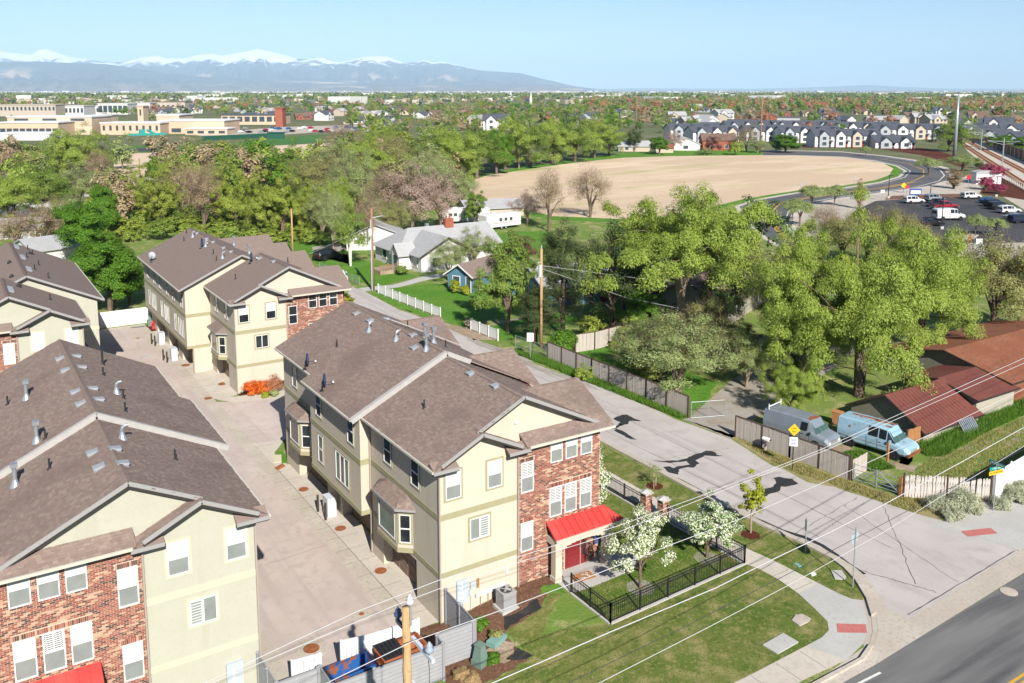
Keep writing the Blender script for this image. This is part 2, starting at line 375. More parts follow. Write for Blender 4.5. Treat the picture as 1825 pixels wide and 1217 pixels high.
# drive court between the buildings
sheet('driveway', rect(-7.6,-1.4,-1.25,68.2), 2*D, 'drive_asphalt')
sheet('driveway_spur', [(-1.25,27.2),(.3,26.8),(.9,26.8),(24,26.8),(24,36.6),(2.4,37.0),(.06,37.5),(-1.25,38.4)], 2*D, 'drive_asphalt')
sheet('apron_gutter', [(-1.85,0.2),(-.98,.2),(-.98,66.5),(-2.0,66.5)], 3*D, 'concrete_old')
sheet('garage_apron', [(-.98,.2),(.7,.2),(.7,21.9),(-.1,22.6),(-.45,24),(-.25,25.1),(.9,26.6),(.3,26.75),(-.98,26.9)], 3*D, 'concrete')
sheet('garage_apron', [(-.98,39.6),(.1,38.8),(1.0,38.75),(1.7,38.9),(1.7,47.2),(1.0,47.2),(1.0,66),(-.98,66)], 3*D, 'concrete')
sheet('kerb_return', [(-.98,26.9),(.3,26.75),(.9,26.6),(.9,26.8),(.0,27.3),(-1.2,27.6)], 5*D, 'concrete')
sheet('kerb_return', [(-1.3,39.9),(-.72,38.53),(.06,37.43),(3.6,34.6),(24,34.4),(24,37.0),(4.3,37.0),(1.1,38.2),(.1,38.9),(-.98,39.7)], 4*D, 'concrete')
sheet('mulch_bed', [(1.0,38.35),(2.2,37.75),(10,37.1),(10,38.95),(.9,38.95)], 6*D, 'dark_mulch')
sheet('grass_strip', [(-.4,22.9),(.15,22.9),(.35,25.0),(.02,25.1),(-.5,24.4)], 5*D, 'grass_lush')
sheet('concrete_strip', [(-9.0,-2.5),(-7.5,-2.5),(-7.5,68),(-9.0,68)], 3*D, 'concrete_old')
sheet('end_strip', rect(-9,67.2,-1.2,68.4), 4*D, 'concrete_old')
sheet('drain_bed', rect(-1.15,64.6,.0,67.8), 5*D, 'dark_mulch')
sheet('patch', [(-4.12,54.4),(-2.85,54.4),(-2.84,55.9),(-3.83,56.0)], 3*D, 'street_asphalt')
for q in ((-2.8,20.3,-2.2,22.5),(-3.1,12.0,-2.6,13.4),(-5.2,15,-4.9,16.2),(-3.5,40,-3.1,42.5),(-3.7,58,-3.2,61)):   # pale scuffs worn into the asphalt
    sheet('worn_patch', [(q[0],q[1]),(q[0]+.25,q[1]-.1),(q[2]+.15,q[3]),(q[2]-.1,q[3]+.2)], 3*D, 'concrete_old')
# front yard of the near building
sheet('mulch_bed', jag([(-1.9,-4.9),(1.9,-5.0),(2.1,-2.6),(4.2,-2.4),(5.3,-1.6),(6.5,-1.2),(6.5,.0),(.2,0),(-.6,.3),(-1.9,-.3)], .1, .4), 2*D, 'mulch')
sheet('weed_cloth', jag([(1.5,-4.75),(2.35,-4.9),(2.0,-3.9),(1.2,-4.2)], .08, .3), 3*D, 'weed_cloth')
sheet('weed_cloth', jag([(2.15,-2.5),(2.6,-1.7),(3.6,-1.75),(4.7,-1.5),(4.4,-2.35),(3.3,-2.35)], .08, .3), 3*D, 'weed_cloth')
sheet('bare_soil', jag([(.5,-3.2),(1.7,-2.9),(2.0,-3.6),(1.3,-4.4),(.4,-4.2)], .1, .3), 3*D, 'soil')
sheet('front_lawn', jag([(2.1,-5.0),(2.2,-2.6),(4.3,-2.42),(5.4,-1.6),(6.4,-1.4)], .07, .3)[:-4]+[(6.42,-5.22),(16.05,-4.8),(16.25,-5.5),(16.35,-6.8),(16.15,-8.3),(15.75,-9.75),(15.4,-10.7),(14.85,-11.2),(14.1,-11.4),(12.9,-11.45),(9.7,-11.5),(-30,-11.6),(-30,-5.2),(-2,-5.2)], 3*D, 'grass_lawn')
sheet('fenced_lawn', [(6.5,-5.15),(15.95,-4.75),(15.7,2),(15.4,26),(9.9,26),(9.9,-.2),(6.5,-.4)], 3*D, 'grass_lawn')
sheet('lime_groundcover', jag([(5.05,-1.3),(6.3,-1.9),(6.4,-1.0),(5.6,-.75)], .08, .25), 4*D, 'grass_lush')
sheet('patio', [(6.35,.6),(6.4,-2.1),(7.7,-2.2),(10.4,-2.05),(12,-1.2),(15.6,1.4),(15.4,2.5),(12,.3),(10.4,.2),(10.2,.6)], 5*D, 'concrete_new')
sheet('park_strip', [(17.1,26),(17.25,3),(17.36,-3.64),(17.6,-5.3),(17.8,-8.2),(17.9,-9.5),(18.05,-10.1),(18.6,-10.5),(19.5,-9.1),(20.1,-8.0),(20.35,-7),(20.35,-5),(20.0,-2),(19.9,4),(19.4,26)], 4*D, 'grass_lawn')
sheet('sidewalk', [(16.05,-4.85),(16.28,-5.49),(16.36,-6.8),(16.17,-8.31),(17.82,-8.24),(17.61,-5.31),(17.36,-3.64),(17.1,26),(15.7,26),(15.85,2)], 5*D, 'concrete')
sheet('sidewalk_corner', [(16.17,-8.31),(15.74,-9.74),(15.4,-10.7),(14.85,-11.21),(14.08,-11.4),(12.94,-11.43),(13.7,-13.1),(15.3,-12.75),(16.4,-12.2),(17.4,-11.4),(18.4,-10.45),(18.05,-10.1),(17.89,-9.46),(17.82,-8.24)], 5*D, 'concrete_new')
sheet('sidewalk_front', [(12.94,-11.43),(9.68,-11.5),(-40,-11.6),(-40,-13.0),(11.2,-13.0),(13.7,-13.1)], 5*D, 'concrete')
sheet('tactile_pad', [(15.62,-11.05),(16.75,-11.85),(16.2,-12.32),(15.05,-11.55)], 7*D, 'tactile_red')
sheet('tactile_pad', [(29.35,-9.0),(31.2,-9.7),(30.9,-10.3),(29.1,-9.6)], 7*D, 'tactile_red')
# roads
CURB_IN = [(20.0,30),(19.9,4),(20.0,-2),(20.35,-5),(20.35,-7),(20.1,-8.0),(19.6,-9.1),(18.6,-10.5),(17.5,-11.6),(16.5,-12.4),(15.4,-13.0),(14.2,-13.4),(11.2,-13.4),(-40,-13.45)]
CURB_OUT = [(20.55,30),(20.45,4),(20.55,-2),(20.9,-5),(20.95,-7),(20.75,-8.3),(20.3,-9.5),(19.6,-10.6),(18.9,-11.5),(17.6,-12.6),(16.0,-13.4),(14.4,-13.95),(11.2,-14.05),(-40,-14.1)]
kb = MB(); n = len(CURB_IN)
for i in range(n-1):
    z0 = .6
    h = .02 if 7 < i < 10 else .13
    kb.slab([(*CURB_IN[i], z0+h), (*CURB_IN[i+1], z0+h), (*[(a+.3*(b-a)) for a, b in zip(CURB_IN[i+1], CURB_OUT[i+1])], z0+h), (*[(a+.3*(b-a)) for a, b in zip(CURB_IN[i], CURB_OUT[i])], z0+h)], .3)
    kb.slab([(*[(a+.3*(b-a)) for a, b in zip(CURB_IN[i], CURB_OUT[i])], z0+.03), (*[(a+.3*(b-a)) for a, b in zip(CURB_IN[i+1], CURB_OUT[i+1])], z0+.03), (*CURB_OUT[i+1], z0+.016), (*CURB_OUT[i], z0+.016)], .2)
tag(kb.build('kerb', M('concrete_old')), kind='structure')
sheet('street', [(20.5,30),(20.4,4),(20.5,-2),(20.85,-5),(20.9,-7),(20.7,-8.3),(20.2,-9.5),(19.5,-10.6),(18.8,-11.6),(18.9,-12.7),(29.95,-12.0),(29.7,-7.7),(29.2,-6.3),(28.8,-4.3),(28.5,-3.2),(28.1,-1.2),(27.2,.2),(27.5,2.4),(27.3,3.3),(28.4,8.1),(27.7,13.5),(27.85,15.4),(27.7,21.8),(27.1,25),(26.3,32),(25.6,45),(25.3,52),(24.7,57),(25.2,68),(24.6,74),(24.2,100),(20,100),(20.3,60)], 2*D, 'street_asphalt')
sheet('valley_gutter', [(18.3,-11.9),(18.9,-12.7),(29.95,-12.0),(33,-11.8),(33,-13.3),(27.8,-13.4),(14.5,-14.0),(16.0,-13.35),(17.6,-12.5)], 3*D, 'concrete_old')
sheet('corner_base', [(16.5,-11.5),(20.5,-9.3),(21,-12.6),(15,-14.03),(-40,-14.1),(-40,-13.4),(11.2,-13.35),(15.2,-12.9)], 1.5*D, 'concrete_old')
sheet('main_road', [(-60,-14.1),(14.5,-14.0),(27.8,-13.42),(150,-13.0),(150,-40),(-60,-40)], 2*D, 'road_asphalt')
sheet('lane_line', [(12.6,-14.35),(14.2,-14.4),(14.2,-14.52),(12.6,-14.47)], 3*D, 'road_white')
for dy in (0, .28): sheet('centre_line', [(-40,-18.0-dy),(60,-17.75-dy),(60,-17.88-dy),(-40,-18.13-dy)], 3*D, 'road_yellow')
sheet('corner_pavement', [(28.3,-7.6),(29.7,-7.75),(31.5,-7.0),(34,-7.4),(60,-8.3),(60,-12.6),(33,-11.9),(30.0,-12.0),(29.5,-9.6)], 4*D, 'concrete_new')
sheet('verge', jag([(28.3,12.8),(28.6,8.3),(28.0,5.5),(27.4,3.3),(27.55,2.4),(27.3,.2),(28.1,-1.2),(28.5,-3.2),(28.8,-4.3),(29.2,-6.3),(29.65,-7.6),(31.3,-7.0),(34,-7.5),(60,-8.3),(60,-6.2),(35.2,-7.2),(30.2,-4.3),(29.5,1),(29.2,8)], .07, .5), 3*D, 'dry_grass')
sheet('verge_grass', jag([(27.2,25),(27.8,21.6),(27.9,15.3),(28.0,13.3),(28.75,13),(28.6,25),(28.2,33),(27.2,36),(26.6,34)], .15, .5), 3*D, 'grass_lush')
sheet('gravel_pullout', jag([(25.6,44),(26.6,36.5),(26.9,33),(26.4,30),(27.3,25),(26.9,22),(25.5,30),(25.0,40)], .15, .6), 3*D, 'gravel')
sheet('yard_drive', [(28.2,13.0),(28.75,12.9),(33,15),(38,17.5),(50,22),(50,15.5),(40,12.2),(33,10),(29.0,8.3),(28.4,8.2)], 3*D, 'gravel')
sheet('back_yard_lawn', jag([(29,32),(29,13.2),(33,15.2),(37,18),(37,31),(33,36)], .2, 1), 2*D, 'grass_lush')
sheet('van_yard', jag([(29.6,8),(30,-1),(34,-2),(39,0),(39,6),(33,9)], .2, 1), 2*D, 'grass_rough')
sheet('bare_soil', jag([(32.6,3.5),(34.6,2.6),(34.2,.0),(35.6,-2.0),(34.6,-2.6),(33.0,0)], .2, .5), 3*D, 'soil')
sheet('side_lawn', jag([(35,-1.2),(38.5,.3),(46,1),(60,1.5),(70,1.5),(70,-6),(38.5,-5.5),(34.5,-3.5)], .2, 1), 2*D, 'grass_rough')
for cx, cy, r in ((41.5,-2.2,.5),(42.5,-2.9,.6),(43.6,-2.3,.4),(46,-3.2,.8),(47.5,-2.6,.6),(44.6,-3.4,.5),(49.5,-3.4,.7),(40.6,-3.4,.45),(51,-2.9,.6)):
    sheet('bare_soil', jag([(cx-r,cy-.2*r),(cx,cy-.35*r),(cx+r,cy),(cx,cy+.35*r)], .1, .3), 3*D, 'gravel')
sheet('bare_soil', jag([(25.4,57),(25.5,51.5),(27.5,45),(33,46),(40,47),(40,43),(30,41.5),(27.6,40),(25.8,41)], .2, .8), 3*D, 'soil')
sheet('verge_grass', jag([(25.3,66.5),(25.0,57),(25.9,51),(26.8,50.5),(26.0,66)], .15, .6), 3*D, 'grass_lush')
sheet('yard_lawn', jag([(26.1,66),(27,51),(27.5,46),(34,47.5),(40,49),(37,62),(35,67.5),(29,68)], .2, 1), 2*D, 'grass_lush')
sheet('garden_path', [(25.2,70.2),(30,69.6),(36,72.5),(41,72.5),(41,70.8),(35.5,70.0),(30,67.8),(25.2,67.9)], 3*D, 'concrete_new')
sheet('yard_lawn', jag([(27,70.2),(30,70.5),(35,73.2),(34,80),(33,95),(27,97),(26.2,80)], .2, 1), 2*D, 'grass_lush')
sheet('yard_lawn', [(860,420),(925,412),(985,412),(992,440),(900,470),(870,450)], 2*D, 'grass_lush', px=True)
sheet('verge_grass', jag([(27.5,44.8),(27.9,39.2),(40,41),(40,46)], .15, .8), 4*D, 'grass_lush')
# cracks and tar repairs in the street
def ribbon(name, pts, w0, dz, m):
    L_ = []; R_ = []
    for i, p in enumerate(pts):
        a = pts[max(0, i-1)]; b = pts[min(len(pts)-1, i+1)]; dx, dy = b[0]-a[0], b[1]-a[1]; l = math.hypot(dx, dy) or 1
        ww = w0*random.uniform(.6, 1.4); L_.append((p[0]-dy/l*ww, p[1]+dx/l*ww)); R_.append((p[0]+dy/l*ww, p[1]-dx/l*ww))
    return sheet(name, L_+R_[::-1], dz, m)
def wander(p, q, n=14, amp=.2): return [(p[0]+(q[0]-p[0])*i/n+random.uniform(-amp, amp), p[1]+(q[1]-p[1])*i/n+random.uniform(-amp, amp)) for i in range(n+1)]
def P2(px, py, ox, oy, k): q = gp(ox+px/k, oy+py/k); return (q.x, q.y)
for poly in ([(735,715),(800,690),(835,687),(880,712),(935,732),(850,728),(840,752),(800,762),(770,752),(790,742)],
             [(655,765),(735,775),(790,752),(800,760),(755,785),(690,778)], [(760,785),(820,805),(860,835),(900,858),(860,855),(800,825),(745,795)],
             [(1010,1000),(1110,1005),(1180,1000),(1250,985),(1290,962),(1350,950),(1375,932),(1440,945),(1450,965),(1495,972),(1430,972),(1370,968),(1300,1000),(1330,1020),(1290,1050),(1250,1045),(1190,1062),(1185,1098),(1125,1085),(1080,1045),(1120,1040),(1150,1055),(1180,1040),(1270,1030),(1240,1005),(1200,1010),(1130,1018)]):
    sheet('tar_patch', jag([P2(x, y, 900, 560, 3.84) for x, y in poly], .05, .25), 4*D, 'tar')
sheet('tar_patch', jag([P2(x, y, 1100, 800, 3.84) for x, y in [(980,315),(1015,270),(1060,265),(1085,235),(1075,200),(1110,192),(1200,205),(1238,240),(1180,255),(1120,260),(1110,290),(1060,305),(1000,330)]], .05, .25), 4*D, 'tar')
ribbon('tar_line', [P2(x, y, 1100, 800, 3.84) for x, y in [(120,75),(290,145),(330,170),(440,215),(560,285),(700,355),(870,450),(1000,500),(1130,560),(1280,605),(1400,660),(1500,725),(1590,790),(1690,860)]], .13, 4*D, 'tar')
for a, b, wd in (((21.5,26),(21.9,-5),.03),((24.6,30),(24.3,-8),.03),((22,8),(27,7),.025),((21,3),(27,2.2),.025),((20.9,-4),(28,-3),.03),((22,-11),(29,-4),.03),((24,-12),(26.5,-3),.025),((20.7,-8.5),(22.2,-12),.04),((19.2,-12.45),(29.8,-11.9),.05),((26,40),(25.5,18),.03)):
    ribbon('crack', wander(a, b, 22, .07 if abs(a[0]-b[0])<9 else .02), wd*.6, 3.5*D, 'crack_fill')
for a, b in (((-7.2,10),(-2,10.4)),((-7,30),(-2,30.5))): ribbon('crack', wander(a, b, 18, .06), .008, 2.8*D, 'crack_fill')
jn = MB()                                                           # sawn joints in the concrete
for y in np.arange(1.5, 22, 1.55): jn.box(-1.8, y-.008, .0125, .1, y+.008, .0165)
for y in np.arange(41, 66, 1.9): jn.box(-1.9, y-.008, .0125, .6, y+.008, .0165)
jn.box(-1.0, .3, .0125, -.97, 22, .0165)
for x in np.arange(-34, 13, 1.6): jn.box(x, -12.98, .62, x+.02, -11.55, .6245)
for y in np.arange(-8, 25, 1.5): jn.box(16.25, y, .62, 17.6, y+.02, .6245)
tag(jn.build('pavement_joint', M('crack_fill')), kind='structure')
# far ground: field, curved road, car park, rails, school grounds
FIELD = [(832,324),(870,312),(930,303),(1000,293),(1060,286),(1110,281),(1200,278),(1300,277),(1400,275.5),(1470,278),(1530,283),(1575,291),(1592,300),(1585,312),(1560,321),(1500,331),(1430,338),(1370,347),(1320,356),(1270,368),(1230,378),(1180,386),(1100,390),(1040,387),(985,385),(930,372),(880,360),(840,346)]
sheet('field_margin', [(815,330),(850,312),(930,297),(1010,286),(1110,272),(1250,266),(1400,268),(1480,271),(1560,280),(1605,296),(1606,312),(1560,325),(1430,342),(1330,358),(1180,400),(985,392),(880,370),(820,345)], 2*D, 'grass_lush', px=True)
sheet('ploughed_field', FIELD, 3*D, 'field_soil', px=True)
RIN = [(1360,276.5),(1420,276.5),(1500,279),(1560,286),(1600,295),(1617,305),(1605,316),(1570,326),(1500,337),(1420,345),(1350,357),(1318,368),(1325,382),(1345,405),(1370,425),(1395,440)]
ROUT = [(1360,269),(1420,269),(1500,271),(1580,279),(1640,288),(1680,300),(1692,312),(1685,322),(1650,332),(1580,341),(1500,352),(1445,362),(1415,375),(1405,392),(1412,408),(1445,432)]
sheet('curving_road_kerb', [(1360,277.5),(1420,277.5),(1500,280.3),(1560,287.5),(1596,296),(1611,305),(1600,314.5),(1567,324),(1500,334.5),(1420,342.5),(1348,354.5),(1310,367),(1316,383),(1338,406),(1362,426),(1387,441)]+[(1455,433),(1424,408),(1417,393),(1426,378),(1452,364.5),(1504,355),(1585,344),(1656,335),(1695,324),(1704,312),(1690,299),(1644,286.5),(1580,277.5),(1500,269.8),(1420,268),(1360,268)], 4*D, 'concrete', px=True)
sheet('curving_road', RIN+ROUT[::-1], 5*D, 'new_asphalt', px=True)
def lerp_line(t): return [(a[0]+(b[0]-a[0])*t, a[1]+(b[1]-a[1])*t) for a, b in zip(RIN, ROUT)]
def road_line(t, wpx, m, i0=0, i1=16):
    A = [gp(*p) for p in lerp_line(t)[i0:i1]]; pts = []
    ribbon_pts = []
    for i in range(len(A)-1):
        for k in range(4): ribbon_pts.append(tuple(A[i].lerp(A[i+1], k/4))[:2])
    random.seed(3); ribbon('road_marking', ribbon_pts, wpx, 6*D, m)
road_line(.47, .16, 'road_yellow', 3, 16); road_line(.55, .16, 'road_yellow', 7, 16); road_line(.09, .11, 'road_white', 2, 10); road_line(.9, .13, 'road_white', 3, 16)
ar = gp(1343, 367)
def arrow(c, dx, dy, s):
    d = Vector((dx, dy)).normalized(); n_ = Vector((-d.y, d.x)); c = Vector((c.x, c.y))
    pts = [c-d*s+n_*.15*s, c+d*.3*s+n_*.15*s, c+d*.3*s+n_*.45*s, c+d*s, c+d*.3*s-n_*.45*s, c+d*.3*s-n_*.15*s, c-d*s-n_*.15*s]
    sheet('arrow_marking', [tuple(p) for p in pts], 6*D, 'road_white')
arrow(ar, .3, .9, 2.2)
sheet('forecourt_paving', [(1430,370),(1445,363),(1510,353),(1590,343),(1660,334),(1700,322),(1712,318),(1725,312),(1745,330),(1760,345),(1700,352),(1640,353),(1560,358),(1530,372),(1500,400),(1470,425),(1445,430),(1420,408),(1410,395),(1418,380)], 3*D, 'concrete_old', px=True)
sheet('car_park', [(1530,372),(1560,358),(1640,353),(1700,353),(1742,349),(1790,360),(1870,400),(1870,432),(1690,433),(1660,425),(1600,400),(1545,385)], 4*D, 'lot_asphalt', px=True)
sheet('plaza', [(1720,318),(1755,330),(1790,352),(1870,400),(1900,380),(1850,345),(1790,330),(1750,318)], 3*D, 'concrete_old', px=True)
sheet('planting_bed', [(1575,356),(1590,349),(1660,346),(1735,345),(1742,349),(1700,353),(1640,354)], 5*D, 'mulch', px=True)
sheet('planting_bed', [(1745,345),(1755,330),(1770,312),(1800,322),(1840,345),(1850,360),(1800,352)], 5*D, 'dark_mulch', px=True)
sheet('island', [(1690,421),(1735,416),(1745,419),(1738,425),(1700,429),(1685,426)], 6*D, 'concrete', px=True)
sheet('pavement', [(1690,433),(1900,432),(1900,460),(1730,462),(1690,455)], 4*D, 'concrete', px=True)
for k in range(9):
    x = 1600+k*12; a = gp(x, 381+k*4.2); b = gp(x+22, 381+k*4.2+1); sheet('bay_line', [(a.x,a.y),(b.x,b.y),(b.x+.05,b.y-.12),(a.x+.05,a.y-.12)], 5*D, 'road_white')
sheet('rail_ballast', [(1706,245),(1722,243),(1760,258),(1830,290),(1900,325),(1900,385),(1825,342),(1770,305),(1725,270)], 3*D, 'concrete', px=True)
sheet('roadside_bed', [(1430,263),(1560,264),(1640,276),(1690,290),(1720,300),(1715,280),(1650,264),(1560,258),(1430,257)], 3*D, 'dark_mulch', px=True)
sheet('school_field', [(395,258),(480,247),(560,240),(640,236),(650,245),(580,252),(500,258),(420,262),(330,266),(300,258)], 4*D, 'field_green', px=True)
sheet('school_field', [(205,262),(280,256),(300,266),(270,272),(205,273)], 4*D, 'field_green', px=True)
sheet('track', [(205,265),(270,263),(272,269),(205,271)], 5*D, 'lot_asphalt', px=True)
sheet('ploughed_field', [(203,273),(280,269),(420,263),(520,258),(640,252),(660,258),(600,278),(520,285),(400,290),(285,300),(255,315),(215,318),(203,300)], 3*D, 'field_soil', px=True)
sheet('back_lane', [(150,335),(215,335),(250,345),(330,350),(330,358),(240,356),(150,350)], 3*D, 'street_asphalt', px=True)
sheet('back_lane', [(205,318),(320,314),(320,318),(205,323)], 3*D, 'concrete', px=True)
sheet('parking_lot', [(340,240),(500,226),(660,222),(660,232),(560,236),(480,241),(400,248)], 3*D, 'concrete_old', px=True)
sheet('hedge_ground', [(400,405),(560,400),(640,420),(620,470),(560,455),(400,440)], 2*D, 'grass_lush', px=True)
sheet('gravel_drive', [(556,440),(620,432),(640,442),(560,455)], 3*D, 'gravel', px=True)
# distant valley floor, too far for its houses and trees to be told apart
m = bpy.data.materials.new('valley_floor'); m.use_nodes = True; t = m.node_tree; N = t.nodes
tc = N.new('ShaderNodeTexCoord'); vo = N.new('ShaderNodeTexVoronoi'); vo.inputs['Scale'].default_value = 1/28
t.links.new(tc.outputs['Object'], vo.inputs[0]); rp = N.new('ShaderNodeValToRGB'); rp.color_ramp.interpolation = 'CONSTANT'
sx = N.new('ShaderNodeSeparateColor'); t.links.new(vo.outputs['Color'], sx.inputs[0]); t.links.new(sx.outputs[0], rp.inputs[0])
cs = [(0,(0.056,0.080,0.040)),(.30,(0.080,0.096,0.052)),(.5,(0.112,0.112,0.080)),(.64,(0.160,0.144,0.112)),(.76,(0.072,0.088,0.044)),(.86,(0.264,0.248,0.232)),(.93,(0.496,0.488,0.480))]
while len(rp.color_ramp.elements) < len(cs): rp.color_ramp.elements.new(.5)
for e, (p, c) in zip(rp.color_ramp.elements, cs): e.position = p; e.color = (*c, 1)
no = N.new('ShaderNodeTexNoise'); no.inputs['Scale'].default_value = 1/900; no.inputs['Detail'].default_value = 5; t.links.new(tc.outputs['Object'], no.inputs[0])
mr = N.new('ShaderNodeMapRange'); mr.inputs[1].default_value = .5; mr.inputs[2].default_value = .68; t.links.new(no.outputs[0], mr.inputs[0])
mx = N.new('ShaderNodeMix'); mx.data_type = 'RGBA'; mx.inputs[7].default_value = (.16,.165,.10,1); t.links.new(mr.outputs[0], mx.inputs[0]); t.links.new(rp.outputs[0], mx.inputs[6])
t.links.new(mx.outputs[2], N['Principled BSDF'].inputs['Base Color']); N['Principled BSDF'].inputs['Roughness'].default_value = .95
MATS['valley_floor'] = m
def polar(r, deg):   # around the camera, degrees clockwise from its heading
    a = -YAW+R(deg); return (CAM.x+r*math.sin(a), CAM.y+r*math.cos(a))
vm = MB(); rings = [1500, 4000, 12000, 42000]; degs = list(range(-60, 61, 10))
vm.add([(*polar(r, d), 1.0) for r in rings for d in degs], [(j*len(degs)+i, j*len(degs)+i+1, (j+1)*len(degs)+i+1, (j+1)*len(degs)+i)[::-1] for j in range(len(rings)-1) for i in range(len(degs)-1)])
tag(vm.build('valley_floor', m), kind='structure')

for cx, cy, r in ((9.72,-3.58,.75),(14.74,-3.27,.7),(11.9,4.6,.7)): sheet('stone_ring', jag(arc(cx, cy, r, 0, 340, 12), .05, .4), 5*D, 'gravel')
for cx, cy in ((18.37,5.13),(18.7,-2.73)): sheet('mulch_ring', jag(arc(cx, cy, .55, 0, 340, 12), .04, .3), 6*D, 'dark_mulch')
for cx, cy in ((22.5,-6),(24.4,-9),(26.8,-10.5),(23.1,5)): sheet('asphalt_patch', jag([(cx-.5,cy-.4),(cx+.5,cy-.4),(cx+.55,cy+.35),(cx-.45,cy+.4)], .02, .3), 2.6*D, 'crack_fill' if 0 else 'concrete_old' if 0 else 'street_asphalt')

# ------------------------------------------------------------ townhouse blocks
SL = .486
def in_poly(u, v, P):
    c = False; j = len(P)-1
    for i in range(len(P)):
        if (P[i][1] > v) != (P[j][1] > v) and u < (P[j][0]-P[i][0])*(v-P[i][1])/(P[j][1]-P[i][1]+1e-12)+P[i][0]: c = not c
        j = i
    return c
def shingle(mb, pts, eave_dir, tabw=.21, course=.135):
    """tabs laid in courses over the planar roof polygon pts; eave_dir runs along the eave"""
    pts = [Vector(p) for p in pts]; n = (pts[1]-pts[0]).cross(pts[2]-pts[1])
    n = Vector((0,0,0))
    for i in range(len(pts)): n += pts[i].cross(pts[(i+1) % len(pts)])
    n.normalize()
    if n.z < 0: n = -n
    eu = Vector(eave_dir).normalized(); ev = n.cross(eu)
    if ev.z < 0: ev = -ev
    o = pts[0]; Q = [((p-o).dot(eu), (p-o).dot(ev)) for p in pts]
    u0, u1 = min(q[0] for q in Q), max(q[0] for q in Q); v0, v1 = min(q[1] for q in Q), max(q[1] for q in Q)
    v = v0; vs = []; fs = []
    while v < v1-.05:
        u = u0-random.random()*.3
        while u < u1:
            wd = tabw*random.choice((.7,.9,1,1.15,1.35)); uc = u+wd/2
            if in_poly(uc, v+course*.5, Q):
                h = random.choice((.008,.014,.02)); lo = v-random.choice((0,.0,.03)) ; a = max(u, u0)+.006; b_ = min(u+wd, u1)-.006
                k = len(vs)
                vs += [o+eu*a+ev*lo+n*h, o+eu*b_+ev*lo+n*h, o+eu*b_+ev*(v+course+.02)+n*.004, o+eu*a+ev*(v+course+.02)+n*.004, o+eu*a+ev*lo-n*.004, o+eu*b_+ev*lo-n*.004]
                fs += [(k,k+1,k+2,k+3), (k+4,k+5,k+1,k)]
            u += wd
        v += course
    mb.add(vs, fs)
def brick_field(mb, x0, x1, z0, z1, y, holes, soldiers=()):
    """running-bond bricks proud of the mortar plane y (facing -y)"""
    bl, bh, mj = .203, .060, .017; row = 0; z = z0
    vs = []; fs = []
    def one(a, b, c, d):
        k = len(vs); yo = y-.012-random.random()*.004
        vs.extend([(a,yo,c),(b,yo,c),(b,yo,d),(a,yo,d),(a,y+.01,c),(b,y+.01,c),(b,y+.01,d),(a,y+.01,d)])
        fs.extend([(k,k+1,k+2,k+3),(k+3,k+2,k+6,k+7),(k+4,k+5,k+1,k),(k+1,k+5,k+6,k+2),(k+4,k,k+3,k+7)])
    H = [(a, b, c, d) for a, b, c, d in list(holes)+[(s[0], s[1], s[2], s[2]+.2) for s in soldiers]]
    while z+bh <= z1:
        x = x0-(bl+mj)/2*(row % 2)
        while x < x1:
            segs = [(max(x, x0), min(x+bl, x1))]
            for a, b, c, d in H:
                if z+bh > c+.005 and z < d-.005:
                    ns = []
                    for p, q in segs:
                        if q <= a or p >= b: ns.append((p, q)); continue
                        if p < a: ns.append((p, a))
                        if q > b: ns.append((b, q))
                    segs = ns
            for p, q in segs:
                if q-p > .03: one(p, q, z, z+bh)
            x += bl+mj
        z += bh+mj; row += 1
    for a, b, c in soldiers:
        x = a
        while x+.064 <= b: one(x, x+.064, c, c+.2); x += .075
    mb.add(vs, fs)
def frame_ring(mb, c, eu, n, w, h, t, d0, d1):
    """rectangular ring of width t outside w x h, from depth d0 to d1 along n"""
    c = Vector(c); z = Vector((0,0,1)); cd_ = (d0+d1)/2; hd = (d1-d0)/2
    for sg in (-1, 1):
        mb.obox(c+eu*(sg*(w/2+t/2))+n*cd_, eu*(t/2), n*hd, z*(h/2+t))
        mb.obox(c+z*(sg*(h/2+t/2))+n*cd_, eu*(w/2), n*hd, z*(t/2))
class Ctx:
    def __init__(s, root, m, ox, oy): s.root = root; s.m = m; s.ox = ox; s.oy = oy
    def mb(s): return MB(s.m)
